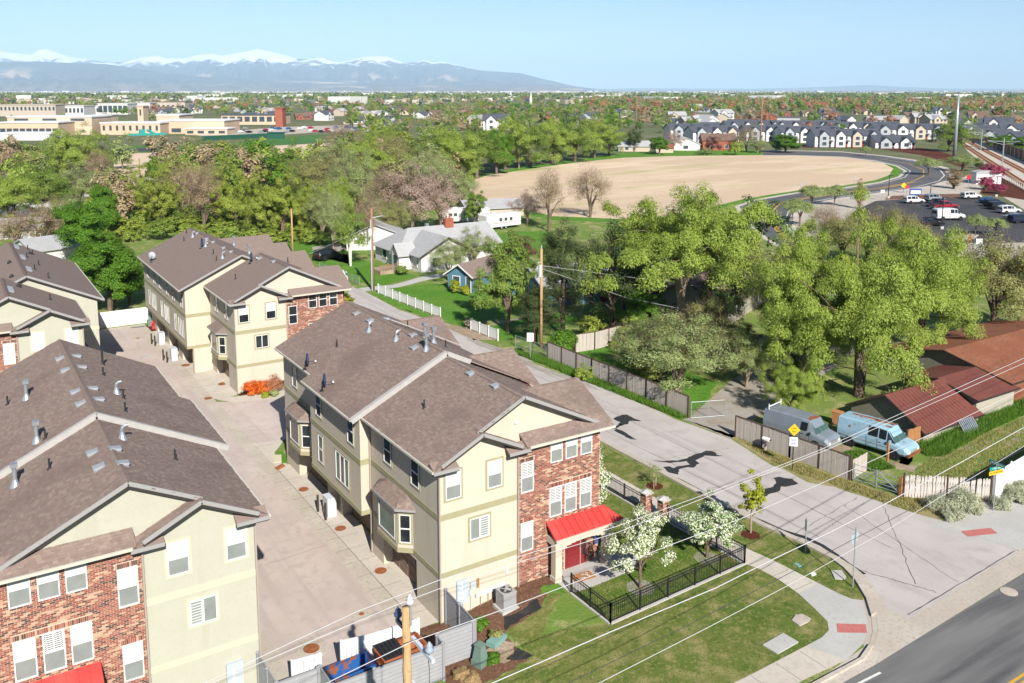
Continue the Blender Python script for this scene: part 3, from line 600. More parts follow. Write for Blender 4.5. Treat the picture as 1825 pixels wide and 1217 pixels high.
def window(C_, c, face, w, h, style='hung', trim=None, up='blind_white', lo='screen_grey'):
    """c: centre of the opening on the wall (local); face '-y' or '-x' or an angled (eu, n) pair"""
    eu, n = {'-y': (Vector((1,0,0)), Vector((0,-1,0))), '-x': (Vector((0,-1,0)), Vector((-1,0,0)))}[face] if isinstance(face, str) else face
    c = Vector(c); z = Vector((0,0,1)); f = .045
    fm = C_.mb(); frame_ring(fm, c, eu, n, w-2*f, h-2*f, f, .0, .05)
    if style in ('hung', 'shutter'): fm.obox(c+n*.02, eu*(w/2-f), n*.026, z*.03)
    if style == 'slider': fm.obox(c+n*.02, eu*.03, n*.026, z*(h/2-f))
    if style == 'triple':
        for k in (-1, 1): fm.obox(c+eu*(k*w/6)+n*.02, eu*.06, n*.026, z*(h/2-f))
    o = fm.build('window', M('white_vinyl'), C_.root)
    if trim:
        tm = C_.mb(); frame_ring(tm, c, eu, n, w, h, .10, .0, .03); tm.build('trim', M(trim), o)
    def pane(c2, ww, hh, mt, nm='pane'):
        pm = C_.mb(); pm.obox(c2+n*.008, eu*ww/2, n*.006, z*hh/2); pm.build(nm, M(mt), o)
    ww = w-2*f
    if style in ('hung', 'shutter'):
        pane(c+z*(h/4), ww, h/2-f, up if style == 'hung' else 'glass_dark'); pane(c-z*(h/4), ww, h/2-f, lo)
        if style == 'hung' and up == 'blind_white':
            bm_ = C_.mb(); k = 7
            for i in range(k):
                zz = h/4-(h/2-f)/2+(i+.5)*(h/2-f)/k
                bm_.obox(c+n*.018+z*zz, eu*ww/2*.97, n*.006, z*(h/2-f)/k*.42)
            bm_.build('blind', M('blind_white'), o)
        if style == 'shutter':
            bm_ = C_.mb(); k = 9
            for sg in (-1, 1):
                for i in range(k):
                    zz = h/4-(h/2-f)/2+(i+.5)*(h/2-f)/k
                    bm_.obox(c+n*.018+z*zz+eu*(sg*ww/4), eu*ww/4*.86, n*.006, z*(h/2-f)/k*.27)
                bm_.obox(c+n*.016+z*(h/4)+eu*(sg*(ww/2-.03)), eu*.03, n*.008, z*(h/4-f/2))
            bm_.obox(c+n*.016+z*(h/4), eu*.03, n*.008, z*(h/4-f/2))
            bm_.build('shutter', M('white_vinyl'), o)
    elif style == 'slider':
        for sg, mt in ((-1, lo), (1, up)): pane(c+eu*(sg*w/4), w/2-f, h-2*f, mt)
        bm_ = C_.mb(); k = 8
        for sg in (-1, 1):
            for i in range(k): bm_.obox(c+n*.018+eu*(sg*w/4)+z*((i+.5)*(h-.14)/k-(h-.14)/2), eu*(w/4-.08), n*.006, z*.035)
        if up == 'blind_white': bm_.build('blind', M('screen_grey' if lo == 'screen_grey' else 'blind_white'), o)
    elif style == 'triple':
        for k in (-1, 0, 1): pane(c+eu*(k*w/3), w/3-.1, h-2*f, lo if k else up)
    else: pane(c, ww, h-2*f, up)
    return o
def bay_window(C_, y0, y1, wx, z0, z1, stucco, band, tabs, glass='glass_brown', side='glass_dark'):
    """three-sided bay hung on the wall x = wx, facing -x, with its own little roof"""
    d = .62; a, b = y0+.55, y1-.75; mb = C_.mb()
    foot = [(wx, y0), (wx-d, a), (wx-d, b), (wx, y1)]
    mb.ext([(x, y, z0) for x, y in foot], (0, 0, z1-z0)); bay = mb.build('bay', M(stucco), C_.root)
    bb = C_.mb()
    for (p, q) in zip(foot[:-1], foot[1:]):
        dv = Vector((q[0]-p[0], q[1]-p[1], 0)); nn = Vector((-dv.y, dv.x, 0)).normalized()
        bb.beam(Vector((*p, z0+.13))+nn*.0, Vector((*q, z0+.13)), .07, .26)
    bb.build('trim_band', M(band), bay)
    rm = C_.mb(); o_ = .22
    e = [(wx+.0, y0-.35, z1), (wx-d-o_, a-.2, z1), (wx-d-o_, b+.2, z1), (wx, y1+.35, z1)]; t = [(wx, y0+.55, z1+.5), (wx, y1-.9, z1+.5)]
    rm.poly([e[1], e[2], t[1], t[0]][::-1]); rm.poly([e[0], e[1], t[0]][::-1]); rm.poly([e[2], e[3], t[1]][::-1]); rm.poly(e)
    for p, q in zip(e[:-1], e[1:]): rm.beam((*p[:2], p[2]-.06), (*q[:2], q[2]-.06), .04, .12)
    ro = rm.build('bay_roof', M('shingle_base' if tabs else 'shingle_far'), C_.root)
    if tabs:
        sm = C_.mb(); shingle(sm, [e[1], e[2], t[1], t[0]], (0,1,0)); shingle(sm, [e[0], e[1], t[0]], Vector(e[1])-Vector(e[0])); shingle(sm, [e[2], e[3], t[1]], Vector(e[3])-Vector(e[2]))
        tag(sm.build('shingles', M('shingle_tabs'), ro), kind='stuff')
    for p, q in zip(e[:-1], e[1:]): fm = C_.mb(); fm.beam((p[0]-.01, p[1], p[2]-.05), (q[0]-.01, q[1], q[2]-.05), .05, .13); fm.build('fascia', M('trim_grey'), ro)
    zc = (z0+z1)/2+.08; hh = (z1-z0)*.62
    window(C_, (wx-d, (a+b)/2, zc), '-x', (b-a)*.8, hh, 'fixed', band, up=glass)
    dv = Vector((-d, a-y0, 0)); nn = Vector((-dv.y, dv.x, 0)).normalized()
    if nn.y > 0: nn = -nn
    window(C_, (wx-d/2, (y0+a)/2, zc), (-dv.normalized(), nn), dv.length*.72, hh, 'hung', band, up=side, lo='glass_dark')
def roof_at(C_, x, y, planes): # highest roof plane over the local point
    best = None
    for P, zf in planes:
        if in_poly(x, y, [(p[0], p[1]) for p in P]):
            z = zf(x, y); best = z if best is None or z > best else best
    return best
def place_on_roof(C_, px, py, planes):
    d = ray(px, py); best = None
    for P, zf in planes:
        # intersect with the plane through the polygon
        a, b, c = [Vector((C_.ox+p[0]*C_.m, C_.oy+p[1], p[2])) for p in P[:3]]; n = (b-a).cross(c-a)
        den = d.dot(n)
        if abs(den) < 1e-9: continue
        t = (a-CAM).dot(n)/den; q = CAM+d*t; lx, ly = (q.x-C_.ox)*C_.m, q.y-C_.oy
        if t > 0 and in_poly(lx, ly, [(p[0], p[1]) for p in P]) and (best is None or t < best[0]): best = (t, Vector((lx, ly, q.z)), zf)
    return (best[1], best[2]) if best else (None, None)
VM = {}
def vent_mesh(kind):
    if kind in VM: return VM[kind]
    mb = MB()
    if kind == 'box': mb.slab([(-.22,-.2,.16),(.22,-.2,.16),(.16,.2,.05),(-.16,.2,.05)], .1); mb.box(-.26,-.22,0,.26,.26,.03)
    elif kind == 'pipe': mb.tube([(0,0,-.05),(0,0,.48)], .045, 8); mb.lathe([(.13,-.02),(.09,.05),(.05,.09)], 8)
    elif kind == 'tall_pipe': mb.tube([(0,0,-.05),(0,0,.95)], .06, 8); mb.lathe([(.15,-.02),(.10,.05),(.06,.1)], 8)
    elif kind == 'flue': mb.tube([(0,0,-.1),(0,0,.85)], .09, 10); mb.lathe([(.24,-.05),(.13,.2),(.10,.3)], 10); mb.box(-.14,-.14,.84,.14,.14,1.03)
    elif kind == 'elbow': mb.tube([(0,0,.1),(0,0,.42),(.03,0,.52),(.12,0,.6),(.28,0,.62)], .075, 10); mb.lathe([(.24,-.05),(.12,.22),(.085,.34)], 10)
    elif kind == 'slots':
        for i in range(4): mb.obox((0, i*.55-.8, .06), Vector((.20,0,0)), Vector((0,.10,.02)), Vector((0,-.01,.05)))
    elif kind == 'cap': mb.lathe([(.2,-.02),(.2,.1),(.02,.3)], 8)
    mt = {'box': 'vent_grey', 'pipe': 'vent_dark', 'tall_pipe': 'vent_dark', 'flue': 'galvanised', 'elbow': 'galvanised', 'slots': 'vent_grey', 'cap': 'vent_dark'}[kind]
    VM[kind] = mb.mesh('roof_vent', M(mt)); return VM[kind]
def dish(parent, loc, az, col='dish_navy', s=1.0):
    o = link('satellite_dish', None, parent, loc, az); o.scale = (s, s, s)
    a = MB(); a.tube([(0,0,0),(0,0,.45),(0,-.06,.6)], .03, 6); a.box(-.16,-.16,0,.16,.16,.03); a.tube([(.25,.1,.03),(0,0,.4)], .018, 5); a.tube([(0,-.1,.52),(0,-.62,.5)], .018, 5); a.build('mast', M('plastic_black'), o)
    b_ = MB(); rings = [(0,0),(.12,.012),(.24,.05),(.36,.11)]; vs = []; fs = []
    for r, dz in rings:
        for j in range(14):
            t = 2*math.pi*j/14; vs.append((r*math.cos(t), -.06-dz*.9+.12*r*math.sin(t), .68+r*1.08*math.sin(t)))
    for i in range(3):
        for j in range(14): fs.append((i*14+j, i*14+(j+1)%14, (i+1)*14+(j+1)%14, (i+1)*14+j))
    b_.add(vs, fs); b_.add([(x, y+.015, z) for x, y, z in vs], [f[::-1] for f in fs]); b_.build('reflector', M(col), o, True)
    c_ = MB(); c_.lathe([(.05,-.05),(.06,.0),(.04,.07)], 8, (0,-.64,.52)); c_.build('receiver', M('sign_white'), o)
    return o
def townhouse(name, label, ox, oy, m, stucco, band, near, variant, cross=True):
    root = thing(name, label, 'townhouse', (ox, oy, 0)); C_ = Ctx(root, m, ox, oy); B = C_.mb
    back = variant == 'B'
    # walls of the front unit: upper storeys over a recessed garage
    s = B()
    s.box(0,0,2.36, 4.45,8.2,8.12); s.box(.62,.0,-.5, 4.45,8.2,2.36)
    s.box(0,0,-.5, .62,2.55,2.36); s.box(0,6.65,-.5, .62,8.2,2.36); s.box(.0,2.55,2.14, .62,6.65,2.36)
    s.ext([(.15,.25,8.1),(9.63,.25,8.1),(4.85,.25,10.52)], (0,.25,0)); s.ext([(.05,.003,8.1),(4.4,.003,8.1),(2.2,.003,9.2)], (0,.2,0))
    s.build('wall', M(stucco), root)
    if not back:
        s = B(); s.box(-.6,8.2,2.36, 4.8,16.1,8.12); s.box(.2,8.2,-.5, 4.8,8.9,2.36); s.box(.2,13.2,-.5, 4.8,15.6,2.36); s.box(.9,8.9,-.5, 4.8,13.2,2.36); s.box(.9,15.6,-.5,4.8,20.4,2.36)
        s.box(0,16.1,2.36, 4.8,23,8.2); s.box(0,20.4,-.5,4.8,23,2.36); s.box(.0,16.1,2.14,.9,20.4,2.36)
        s.ext([(-.5,8.22,8.12),(4.85,8.22,8.12),(4.85,8.22,10.7)], (0,.3,0)); s.ext([(0,22.9,8.12),(9.7,22.9,8.12),(4.85,22.9,10.7)], (0,.1,0))
    else:
        s = B(); s.box(-2.2,8.3,2.36, 4.8,27.8,8.0)
        for a, b in ((8.3,9.0),(13.2,14.9),(19.1,20.8),(25.0,27.8)): s.box(-1.62,a,-.5, 4.8,b,2.36)
        for a, b in ((9.0,13.2),(14.9,19.1),(20.8,25.0)): s.box(-.95,a,-.5, 4.8,b,2.36)
        s.ext([(-2.2,8.32,8.0),(8.6,8.32,8.0),(3.05,8.32,10.55)], (0,.3,0))
    s.build('wall', M(stucco), root)
    # brick half of the front, other walls
    wl = B(); wl.box(4.45,.0,-.5, 9.78,8.2,8.2); wl.build('wall', M('mortar'), root)
    b2 = B(); L1 = 23 if not back else 27.8
    b2.box(4.8,8.21,-.5, 9.7,L1,8.15)
    for yc in (() if not cross else (3.3,10.2,20.1) if not back else (3.3,12.5,18.5,24.5)):
        b2.box(9.7,yc-2.6,-.5, 10.2,yc+2.6,8.2); b2.ext([(10.15,yc-3.0,8.15),(10.15,yc+3.0,8.15),(10.15,yc,9.6)], (.05,0,0))
    b2.build('wall', M('brick_far'), root)
    wins = [(6.9,7.5,.76,1.4),(7.86,7.5,.76,1.4),(8.84,7.5,.76,1.4),(6.86,4.63,.77,1.62),(7.83,4.63,.77,1.62),(8.82,4.63,.77,1.62),(5.08,6.41,.77,1.62),(5.06,3.17,.77,1.58)]
    holes = [(x-w/2, x+w/2, z-h/2, z+h/2) for x, z, w, h in wins]+[(7.45,8.95,-.5,2.75)]
    sold = [(4.62,5.54,7.23),(6.42,9.26,5.45),(4.6,5.52,3.97)]
    bf = B(); brick_field(bf, 4.47, 9.77, -.3, 8.15, 0, holes, sold); tag(bf.build('brick', M('brick_mix'), root), kind='stuff')
    glz = ('blind_white', 'screen_grey') if near else (('glass_dark', 'glass_dark') if m > 0 else ('blind_white', 'blind_white'))
    for i, (x, z, w_, h_) in enumerate(wins):
        st = 'hung'
        if near and m > 0 and i in (3,4,5,6): st = 'shutter'
        if near and m < 0 and i in (4,): st = 'shutter'
        window(C_, (x, -.0, z), '-y', w_, h_, st, None, *glz)
    g2 = glz if near else (('blind_white','glass_dark') if m > 0 else ('blind_white','blind_white'))
    window(C_, (.78,0,7.03), '-y', .85, 1.42, 'hung', band, *g2); window(C_, (3.13,0,7.05), '-y', .85, 1.42, 'hung', band, *g2)
    window(C_, (2.25,0,4.45), '-y', 1.12, 1.12, 'slider', band, up='blind_white' if near or m < 0 else 'glass_dark', lo='screen_grey' if near or m < 0 else 'glass_dark')
    # bands
    bd = B()
    for z0, z1 in ((2.36,2.62),(5.33,5.63)):
        bd.box(-.03,-.03,z0, 4.44,.0,z1); bd.box(-.03,.0,z0, 0,8.2,z1)
        if not back: bd.box(-.63,8.17,z0, -.6,16.13,z1); bd.box(-.6,8.17,z0,.0,8.2,z1); bd.box(-.03,16.1,z0, 0,23,z1); bd.box(-.6,16.1,z0,-.03,16.13,z1)
        else: bd.box(-2.23,8.27,z0, -2.2,27.8,z1); bd.box(-2.2,8.27,z0, -.03,8.3,z1)
    bd.build('trim_band', M(band), root)
    # side windows and bays
    for y in (2.55, 5.85): window(C_, (0,y,6.9), '-x', .92, 1.5, 'hung', band, up='glass_teal', lo='glass_dark')
    bay_window(C_, 2.9,6.7, 0, 2.38,4.85, stucco, band, near, 'glass_green' if near else 'glass_brown', 'glass_dark')
    if not back:
        for y in (9.5,14.6): window(C_, (-.6,y,6.9), '-x', .92, 1.5, 'hung', band, up='glass_teal', lo='glass_dark')
        window(C_, (-.6,10.9,4.1), '-x', 2.0, 1.75, 'triple', band, up='glass_brown', lo='glass_green'); window(C_, (-.6,14.4,4.1), '-x', .8, 1.75, 'hung', band, up='glass_green', lo='glass_dark')
        for y in (17.0,20.7): window(C_, (0,y,6.9), '-x', .92, 1.5, 'hung', band, up='glass_brown', lo='glass_dark')
        bay_window(C_, 17.6,21.0, 0, 2.38,4.85, stucco, band, near, 'glass_brown', 'glass_dark')
        gar = [(2.55,6.65,.55),(8.9,13.2,.85),(15.6,20.4,.85)]
    else:
        for k in range(3):
            y = 9.6+k*6.2; window(C_, (-2.2,y,6.75), '-x', .8, 1.4, 'hung', band, up='glass_dark', lo='glass_dark'); window(C_, (-2.2,y+3.4,6.75), '-x', .8, 1.4, 'hung', band, up='glass_dark', lo='glass_dark')
            window(C_, (-2.2,y+.7,4.0), '-x', 2.0, 1.7, 'triple', band, up='glass_brown', lo='glass_brown'); window(C_, (-2.2,y+3.0,4.0), '-x', .8, 1.7, 'hung', band, up='glass_dark', lo='glass_dark')
        gar = [(2.55,6.65,.55),(9.0,13.2,-1.0),(14.9,19.1,-1.0),(20.8,25.0,-1.0)]
    for a, b, x in gar:
        gd = link('garage_door', None, root)
        for r_ in range(4):
            pm = B()
            for c_ in range(4):
                y0 = a+.06+(b-a-.12)*c_/4; y1 = a+.06+(b-a-.12)*(c_+1)/4; pm.box(x-.03,y0,r_*.54, x,y1,r_*.54+.53); pm.box(x-.05,y0+.12,r_*.54+.1, x-.03,y1-.12,r_*.54+.43)
            pm.build('panel', M('garage_brown'), gd)
    # roof
    rz = lambda x, y: 10.75-SL*abs(x-4.85); planes = []
    up_ = .25
    fz = lambda x, y: 11.0-SL*abs(x-4.85)
    def P_(pts, zf): return [(x, y, zf(x, y)) for x, y in pts]
    planes.append((P_([(-.5,-.5),(2.2,-.5),(2.2,-.1),(4.85,-.1),(4.85,8.25),(-.5,8.25)], rz), rz))
    planes.append((P_([(4.85,-.1),(10.3,-.1),(10.3,8.25),(4.85,8.25)], rz), rz))
    z2 = lambda x, y: rz(2.2,0)-SL*(x-2.2)
    planes.append((P_([(2.2,-.5),(4.95,-.5),(4.95,.25),(2.2,.25)], z2), z2))
    zp = lambda x, y: 8.26+.6*(y+.5)
    planes.append((P_([(4.75,-.5),(10.35,-.5),(10.35,.26),(4.75,.26)], zp), zp))
    if not back:
        planes.append((P_([(-1.1,8.05),(4.85,8.05),(4.85,23.1),(-.5,23.1),(-.5,16.15),(-1.1,16.15)], fz), fz)); planes.append((P_([(4.85,8.05),(10.3,8.05),(10.3,23.1),(4.85,23.1)], fz), fz)); ycs = (3.3,10.2,20.1); cx0 = 4.85; czr = 10.75
    else:
        bz = lambda x, y: 10.7-.47*abs(x-3.05)
        planes.append((P_([(-2.7,8.0),(3.05,8.0),(3.05,28.1),(-2.7,28.1)], bz), bz)); planes.append((P_([(3.05,8.0),(8.9,8.0),(8.9,28.1),(3.05,28.1)], bz), bz)); ycs = (3.3,12.5,18.5,24.5); cx0 = 3.05; czr = 10.7
    for yc in (ycs if cross else ()):
        zr = 9.75; rx_ = 4.85 if yc < 8 else cx0; rt = 10.75 if yc < 8 else (11.0 if not back else czr)
        xa = rx_+(rt-zr)/SL; xb = rx_+(rt-8.22)/SL; x1 = 10.75
        for sg in (-1, 1):
            f_ = lambda x, y, yc=yc, zr=zr: zr-.494*abs(y-yc)
            pl = P_([(xa,yc),(x1,yc),(x1,yc+sg*3.1),(min(xb, x1-.1),yc+sg*3.1)], f_); planes.append((pl, f_))
    rm = B(); sm = B()
    for P, zf in planes:
        PP = P if (Vector(P[1])-Vector(P[0])).cross(Vector(P[2])-Vector(P[1])).z > 0 else P[::-1]
        rm.slab(PP, .1)
        if near:
            ed = (0,1,0) if abs(zf(P[0][0]+1,P[0][1])-zf(P[0][0],P[0][1])) > .2 else (1,0,0)
            shingle(sm, [(x, y, z+.004) for x, y, z in P], ed)
    # eave returns at the small gable
    for x0, x1 in ((-.5,.85),(3.7,4.95)):
        rm.slab([(x0,-.52,8.13),(x1,-.52,8.13),(x1,.0,8.42),(x0,.0,8.42)], .1)
    ro = rm.build('roof', M('shingle_base' if near else 'shingle_far'), root)
    if near:
        tag(sm.build('shingles', M('shingle_tabs'), ro), kind='stuff')
    cm = B()
    def caps(x, y0, y1, zf):
        y = y0
        while y < y1-.2:
            z = zf(x, y)+.03
            for sg in (-1, 1): cm.add([(x,y,z+.012),(x+sg*.16,y,z-.05),(x+sg*.16,y+.24,z-.065),(x,y+.24,z)], [(0,1,2,3) if sg < 0 else (3,2,1,0)])
            y += .2
    caps(4.85, -.1, 8.0, rz)
    if not back: caps(4.85, 8.3, 23, fz)
    else: caps(3.05, 8.3, 28, bz)
    tag(cm.build('ridge_tiles', M('ridge_cap' if near else 'shingle_far'), ro), kind='stuff')
    # fascia along rakes and eaves
    def bar(nm, mt, *a): q_ = B(); q_.beam(*a); q_.build(nm, M(mt), ro)
    def rake(p, q, off=.0):
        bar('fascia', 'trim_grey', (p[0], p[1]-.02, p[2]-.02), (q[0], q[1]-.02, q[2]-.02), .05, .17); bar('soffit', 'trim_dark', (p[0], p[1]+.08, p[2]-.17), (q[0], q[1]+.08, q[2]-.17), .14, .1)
    rake((4.85,-.12,rz(4.85,0)), (2.1,-.12,rz(2.1,0))); rake((4.85,-.12,rz(4.85,0)), (9.75,-.12,rz(9.75,0)))
    rake((2.2,-.52,z2(2.2,0)), (-.1,-.52,rz(-.1,0))); rake((2.2,-.52,z2(2.2,0)), (4.5,-.52,z2(4.5,0)))
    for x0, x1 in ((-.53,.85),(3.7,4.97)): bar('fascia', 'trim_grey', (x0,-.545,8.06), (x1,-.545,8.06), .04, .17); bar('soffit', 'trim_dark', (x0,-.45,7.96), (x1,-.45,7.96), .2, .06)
    if not back:
        xe = 6.4 if cross else 10.3
        bar('fascia', 'flashing', (-1.13,8.03,fz(-1.13,0)-.09), (4.85,8.03,fz(4.85,0)-.09), .06, .28); bar('fascia', 'flashing', (4.85,8.03,fz(4.85,0)-.09), (xe,8.03,fz(xe,0)-.09), .06, .28)
        bar('flashing', 'flashing', (-1.13,8.16,fz(-1.13,0)+.02), (4.85,8.16,fz(4.85,0)+.02), .34, .03); bar('flashing', 'flashing', (4.85,8.16,fz(4.85,0)+.02), (xe,8.16,fz(xe,0)+.02), .34, .03)
        if m > 0: bar('flashing', 'flashing', (5.0,16.1,fz(5,0)+.22), (10.3,16.1,fz(10.3,0)+.22), .3, .05)
    else: rake((3.05,7.98,bz(3.05,0)), (-2.75,7.98,bz(-2.75,0))); rake((3.05,7.98,bz(3.05,0)), (8.0,7.98,bz(8,0)))
    bar('gutter', 'gutter_cream', (-.55,-.5,8.1), (-.55,8.0,8.1), .1, .11); bar('gutter', 'gutter_cream', (4.9,-.57,8.2), (10.35,-.57,8.2), .11, .12)
    if not back: bar('gutter', 'gutter_cream', (-1.15,8.1,8.05), (-1.15,16.1,8.05), .1, .11); bar('gutter', 'gutter_cream', (-.55,16.2,8.33), (-.55,23,8.33), .1, .11)
    else: bar('gutter', 'gutter_cream', (-2.75,8.05,7.93), (-2.75,28,7.93), .1, .11)
    for pts in ([(.0,-.07,7.95),(-.02,-.07,7.8),(-.02,-.07,.1)], [(4.46,-.4,8.1),(4.5,-.08,7.8),(4.5,-.08,.5)], ([(-.1,8.1,7.9),(-.07,8.12,7.7),(-.07,8.12,.1)] if not back else [(-1.7,8.22,2.4),(-1.7,8.22,.12)])):
        dm = B()
        for p, q in zip(pts[:-1], pts[1:]): dm.beam(p, q, .075, .09, (0,1,0))
        dm.build('downpipe', M('downpipe'), root)
    return C_, planes, ro
def roof_items(C_, planes, ro, items, ox, oy, k):
    for kind, x, y in items:
        q, zf = place_on_roof(C_, ox+x/k, oy+y/k, planes)
        if q is None: continue
        if kind == 'dish': dish(ro, (q.x*C_.m, q.y, q.z), R(60)); continue
        if kind == 'dish_pale': dish(ro, (q.x*C_.m, q.y, q.z), R(150), 'dish_grey'); continue
        o = link('roof_vent', vent_mesh(kind), ro, (q.x*C_.m, q.y, q.z))
        gx = (zf(q.x+.1, q.y)-zf(q.x-.1, q.y))/.2*C_.m
        if kind in ('box',): o.rotation_euler = (R(-8), 0, 0); o.rotation_euler = (0, -math.atan(gx), 0); o.rotation_euler.z = 0; o.rotation_mode = 'XYZ'; o.matrix_local = Matrix.Translation((q.x*C_.m, q.y, q.z)) @ Matrix.Rotation(-math.atan(gx), 4, 'Y') @ Matrix.Rotation(R(-90) if gx > 0 else R(90), 4, 'Z')
        if kind == 'slots': o.matrix_local = Matrix.Translation((q.x*C_.m, q.y, q.z)) @ Matrix.Rotation(-math.atan(gx), 4, 'Y')
OXL = -8.9
tM, plM, roM = townhouse('townhouse_block', 'cream and red brick townhouse block in the middle, with a red porch awning', 0, 0, 1, 'stucco_cream', 'band_olive', True, 'A')
tL, plL, roL = townhouse('townhouse_block', 'pale green and brick townhouse block nearest the camera, cut off by the bottom left corner', OXL, 0, -1, 'stucco_green', 'band_cream', True, 'A', False)
tMB, plMB, roMB = townhouse('townhouse_block', 'cream townhouse block at the back of the drive, with red clipped bushes at its corner', 1.0, 38.9, 1, 'stucco_cream', 'band_olive', False, 'B')
tLB, plLB, roLB = townhouse('townhouse_block', 'pale green townhouse block at the far left edge beyond the nearest roof', 1.0-8.9-2.8, 38.9, -1, 'stucco_green', 'band_cream', False, 'B', False)
roof_items(tM, plM, roM, [('box',627,78),('box',728,130),('box',1047,325),('box',1455,510),('box',1635,600),('elbow',722,205),('elbow',918,270),('flue',1135,340),('flue',1125,255),('flue',1188,290),('pipe',490,315),('pipe',1000,178),('pipe',1275,320),('pipe',1120,760),('tall_pipe',1757,545),('box',840,115),('box',1035,235),('box',1590,482),('flue',1697,515),('dish',262,478),('dish',385,632)], 480, 540, 4.0556)
roof_items(tL, plL, roL, [('box',525,72),('box',643,45),('box',600,392),('box',748,368),('box',643,487),('box',797,462),('flue',240,320),('flue',100,605),('elbow',795,300),('pipe',295,300),('pipe',322,495),('pipe',1140,435),('pipe',815,122)], 0, 700, 3.65)
roof_items(tL, plL, roL, [('box',390,875),('box',497,858),('box',424,950),('box',532,930),('box',490,1090),('box',603,1068),('flue',172,1135),('elbow',757,1100),('pipe',50,1172),('tall_pipe',668,912),('pipe',672,982),('pipe',803,1133)], 0, 400, 3.65)
roof_items(tMB, plMB, roMB, [('dish_pale',165,312),('dish',520,212),('dish',875,322),('box',490,105),('box',560,145),('box',607,168),('box',683,210),('box',737,238),('box',940,286),('box',1045,308),('pipe',415,102),('pipe',397,158),('pipe',610,252),('pipe',632,300),('pipe',770,435),('pipe',1148,310),('flue',617,118),('flue',757,192),('flue',868,252),('elbow',460,132),('elbow',553,200),('elbow',675,285)], 230, 390, 4.0556)
roof_items(tLB, plLB, roLB, [('slots',222,155),('slots',305,295),('slots',390,458),('slots',140,735),('pipe',365,292),('pipe',445,256),('pipe',375,187),('pipe',525,397),('pipe',470,457),('pipe',655,572),('pipe',680,868),('cap',130,372),('cap',160,562),('cap',255,692),('cap',405,245)], 0, 420, 7.605)
# porch awning on the two near blocks
def porch(C_):
    B = C_.mb; z0 = .6
    aw = B(); x0, x1 = 6.25, 10.0; bk = 3.62; fr = 2.98; yf = -.95
    def plane_pts(): return [(x0,yf,fr),(10.75,yf,fr),(x1,-.02,bk),(x0,-.02,bk)]
    aw.slab(plane_pts(), .07); aw.slab([(10.75,yf,fr),(10.75,.5,fr),(x1,-.02,bk)], .07)
    o = aw.build('awning', M('red_metal'), C_.root)
    for i in range(10):
        x = x0+.02+i*.42
        t = min(1, (10.75-x)/(10.75-x1)) if x > x1 else 1
        sb = B(); sb.beam((x,yf,fr+.02), (x, yf+(-.02-yf)*t, fr+(bk-fr)*t+.02), .022, .05); sb.build('seam', M('red_metal'), o)
    sb = B(); sb.beam((10.75,yf,fr+.02), (x1,-.02,bk+.02), .03, .05); sb.build('seam', M('red_metal'), o)
    bm_ = B()
    bm_.box(6.3,-.85,2.55, 10.3,-.5,2.9); bm_.box(6.3,-.5,2.55, 6.55,0,2.9)
    n = 10; xa, xb = 6.75, 9.6
    for i in range(n):                                              # arched soffit
        a = xa+(xb-xa)*i/n; b = xa+(xb-xa)*(i+1)/n; mid = ((a+b)/2-(xa+xb)/2)/((xb-xa)/2); h = .32*(1-math.sqrt(max(0, 1-mid*mid)))
        bm_.box(a,-.84,2.55-h, b,-.52,2.55)
    bm_.build('porch_beam', M('stucco_cream'), C_.root)
    for x in (6.3, 9.6):
        cb = B(); cb.box(x,-.86,-.2, x+.42,-.46,2.55); cb.box(x-.05,-.91,-.2, x+.47,-.41,.85); cb.build('porch_column', M('stucco_cream'), C_.root)
    gt = B(); gt.beam((x0,-1.0,2.93), (10.8,-1.0,2.93), .09, .1); gt.build('gutter', M('gutter_cream'), C_.root)
    d = B(); d.box(7.52,-.04,z0, 8.5,.02,2.7); do = d.build('front_door', M('door_maroon'), C_.root)
    for a, b, c, e in ((7.64,8.38,.75,1.3),(7.64,8.38,1.42,2.0),(7.64,8.38,2.1,2.6)): p = B(); p.box(a,-.06,c, b,-.04,e); p.build('panel', M('door_maroon'), do)
    h = B(); h.tube([(8.42,-.05,1.55),(8.42,-.11,1.55),(8.42,-.11,1.75)], .018, 6); h.build('handle', M('galvanised'), do)
    sl = B(); sl.box(8.56,-.035,z0, 8.94,.01,2.7); so = sl.build('sidelight', M('door_maroon'), C_.root); p = B(); p.box(8.65,-.045,1.1, 8.85,-.03,2.55); p.build('pane', M('glass_dark'), so)
porch(tM); porch(tL)
# service fittings on the front wall of the middle block
root = tM.root
mp = MB(); mp.box(.88,-.14,.75, 1.5,0,2.0); mo = mp.build('meter_panel', M('meter_grey'), root)
for i in range(4): q = MB(); q.lathe([(.085,0),(.085,.05),(.05,.08)], 10); o = q.build('meter_dial', M('meter_glass'), mo); o.location = (1.12,-.14,1.82-i*.26); o.rotation_euler = (R(90),0,0)
for x in (1.0,1.1,1.25): q = MB(); q.tube([(x,-.06,.75),(x,-.06,.1)], .03, 6); q.build('conduit', M('meter_grey'), mo)
q = MB(); q.box(1.66,-.1,1.35, 1.98,0,1.7); q.box(1.6,-.08,1.0,1.75,0,1.32); q.tube([(1.7,-.05,1.0),(1.7,-.05,.15)],.025,6); q.build('junction_box', M('meter_grey'), root)
q = MB(); q.box(2.05,-.03,1.25, 2.2,0,1.75); q.build('wall_plate', M('wood_brown'), root)
q = MB(); q.beam((1.95,-.09,.92),(3.7,-.09,1.0), .14,.16); q.build('raceway', M('steel_white'), root)
for x in (2.25,2.7,3.15,3.55): q = MB(); q.tube([(x,-.07,.9),(x,-.07,.2)], .022, 6); q.build('conduit', M('downpipe'), root)
q = MB(); q.box(3.78,-.06,1.55, 3.9,0,1.82); q.tube([(3.84,-.03,1.55),(3.83,-.03,.9)], .012, 5); q.build('switch_box', M('sign_white'), root)
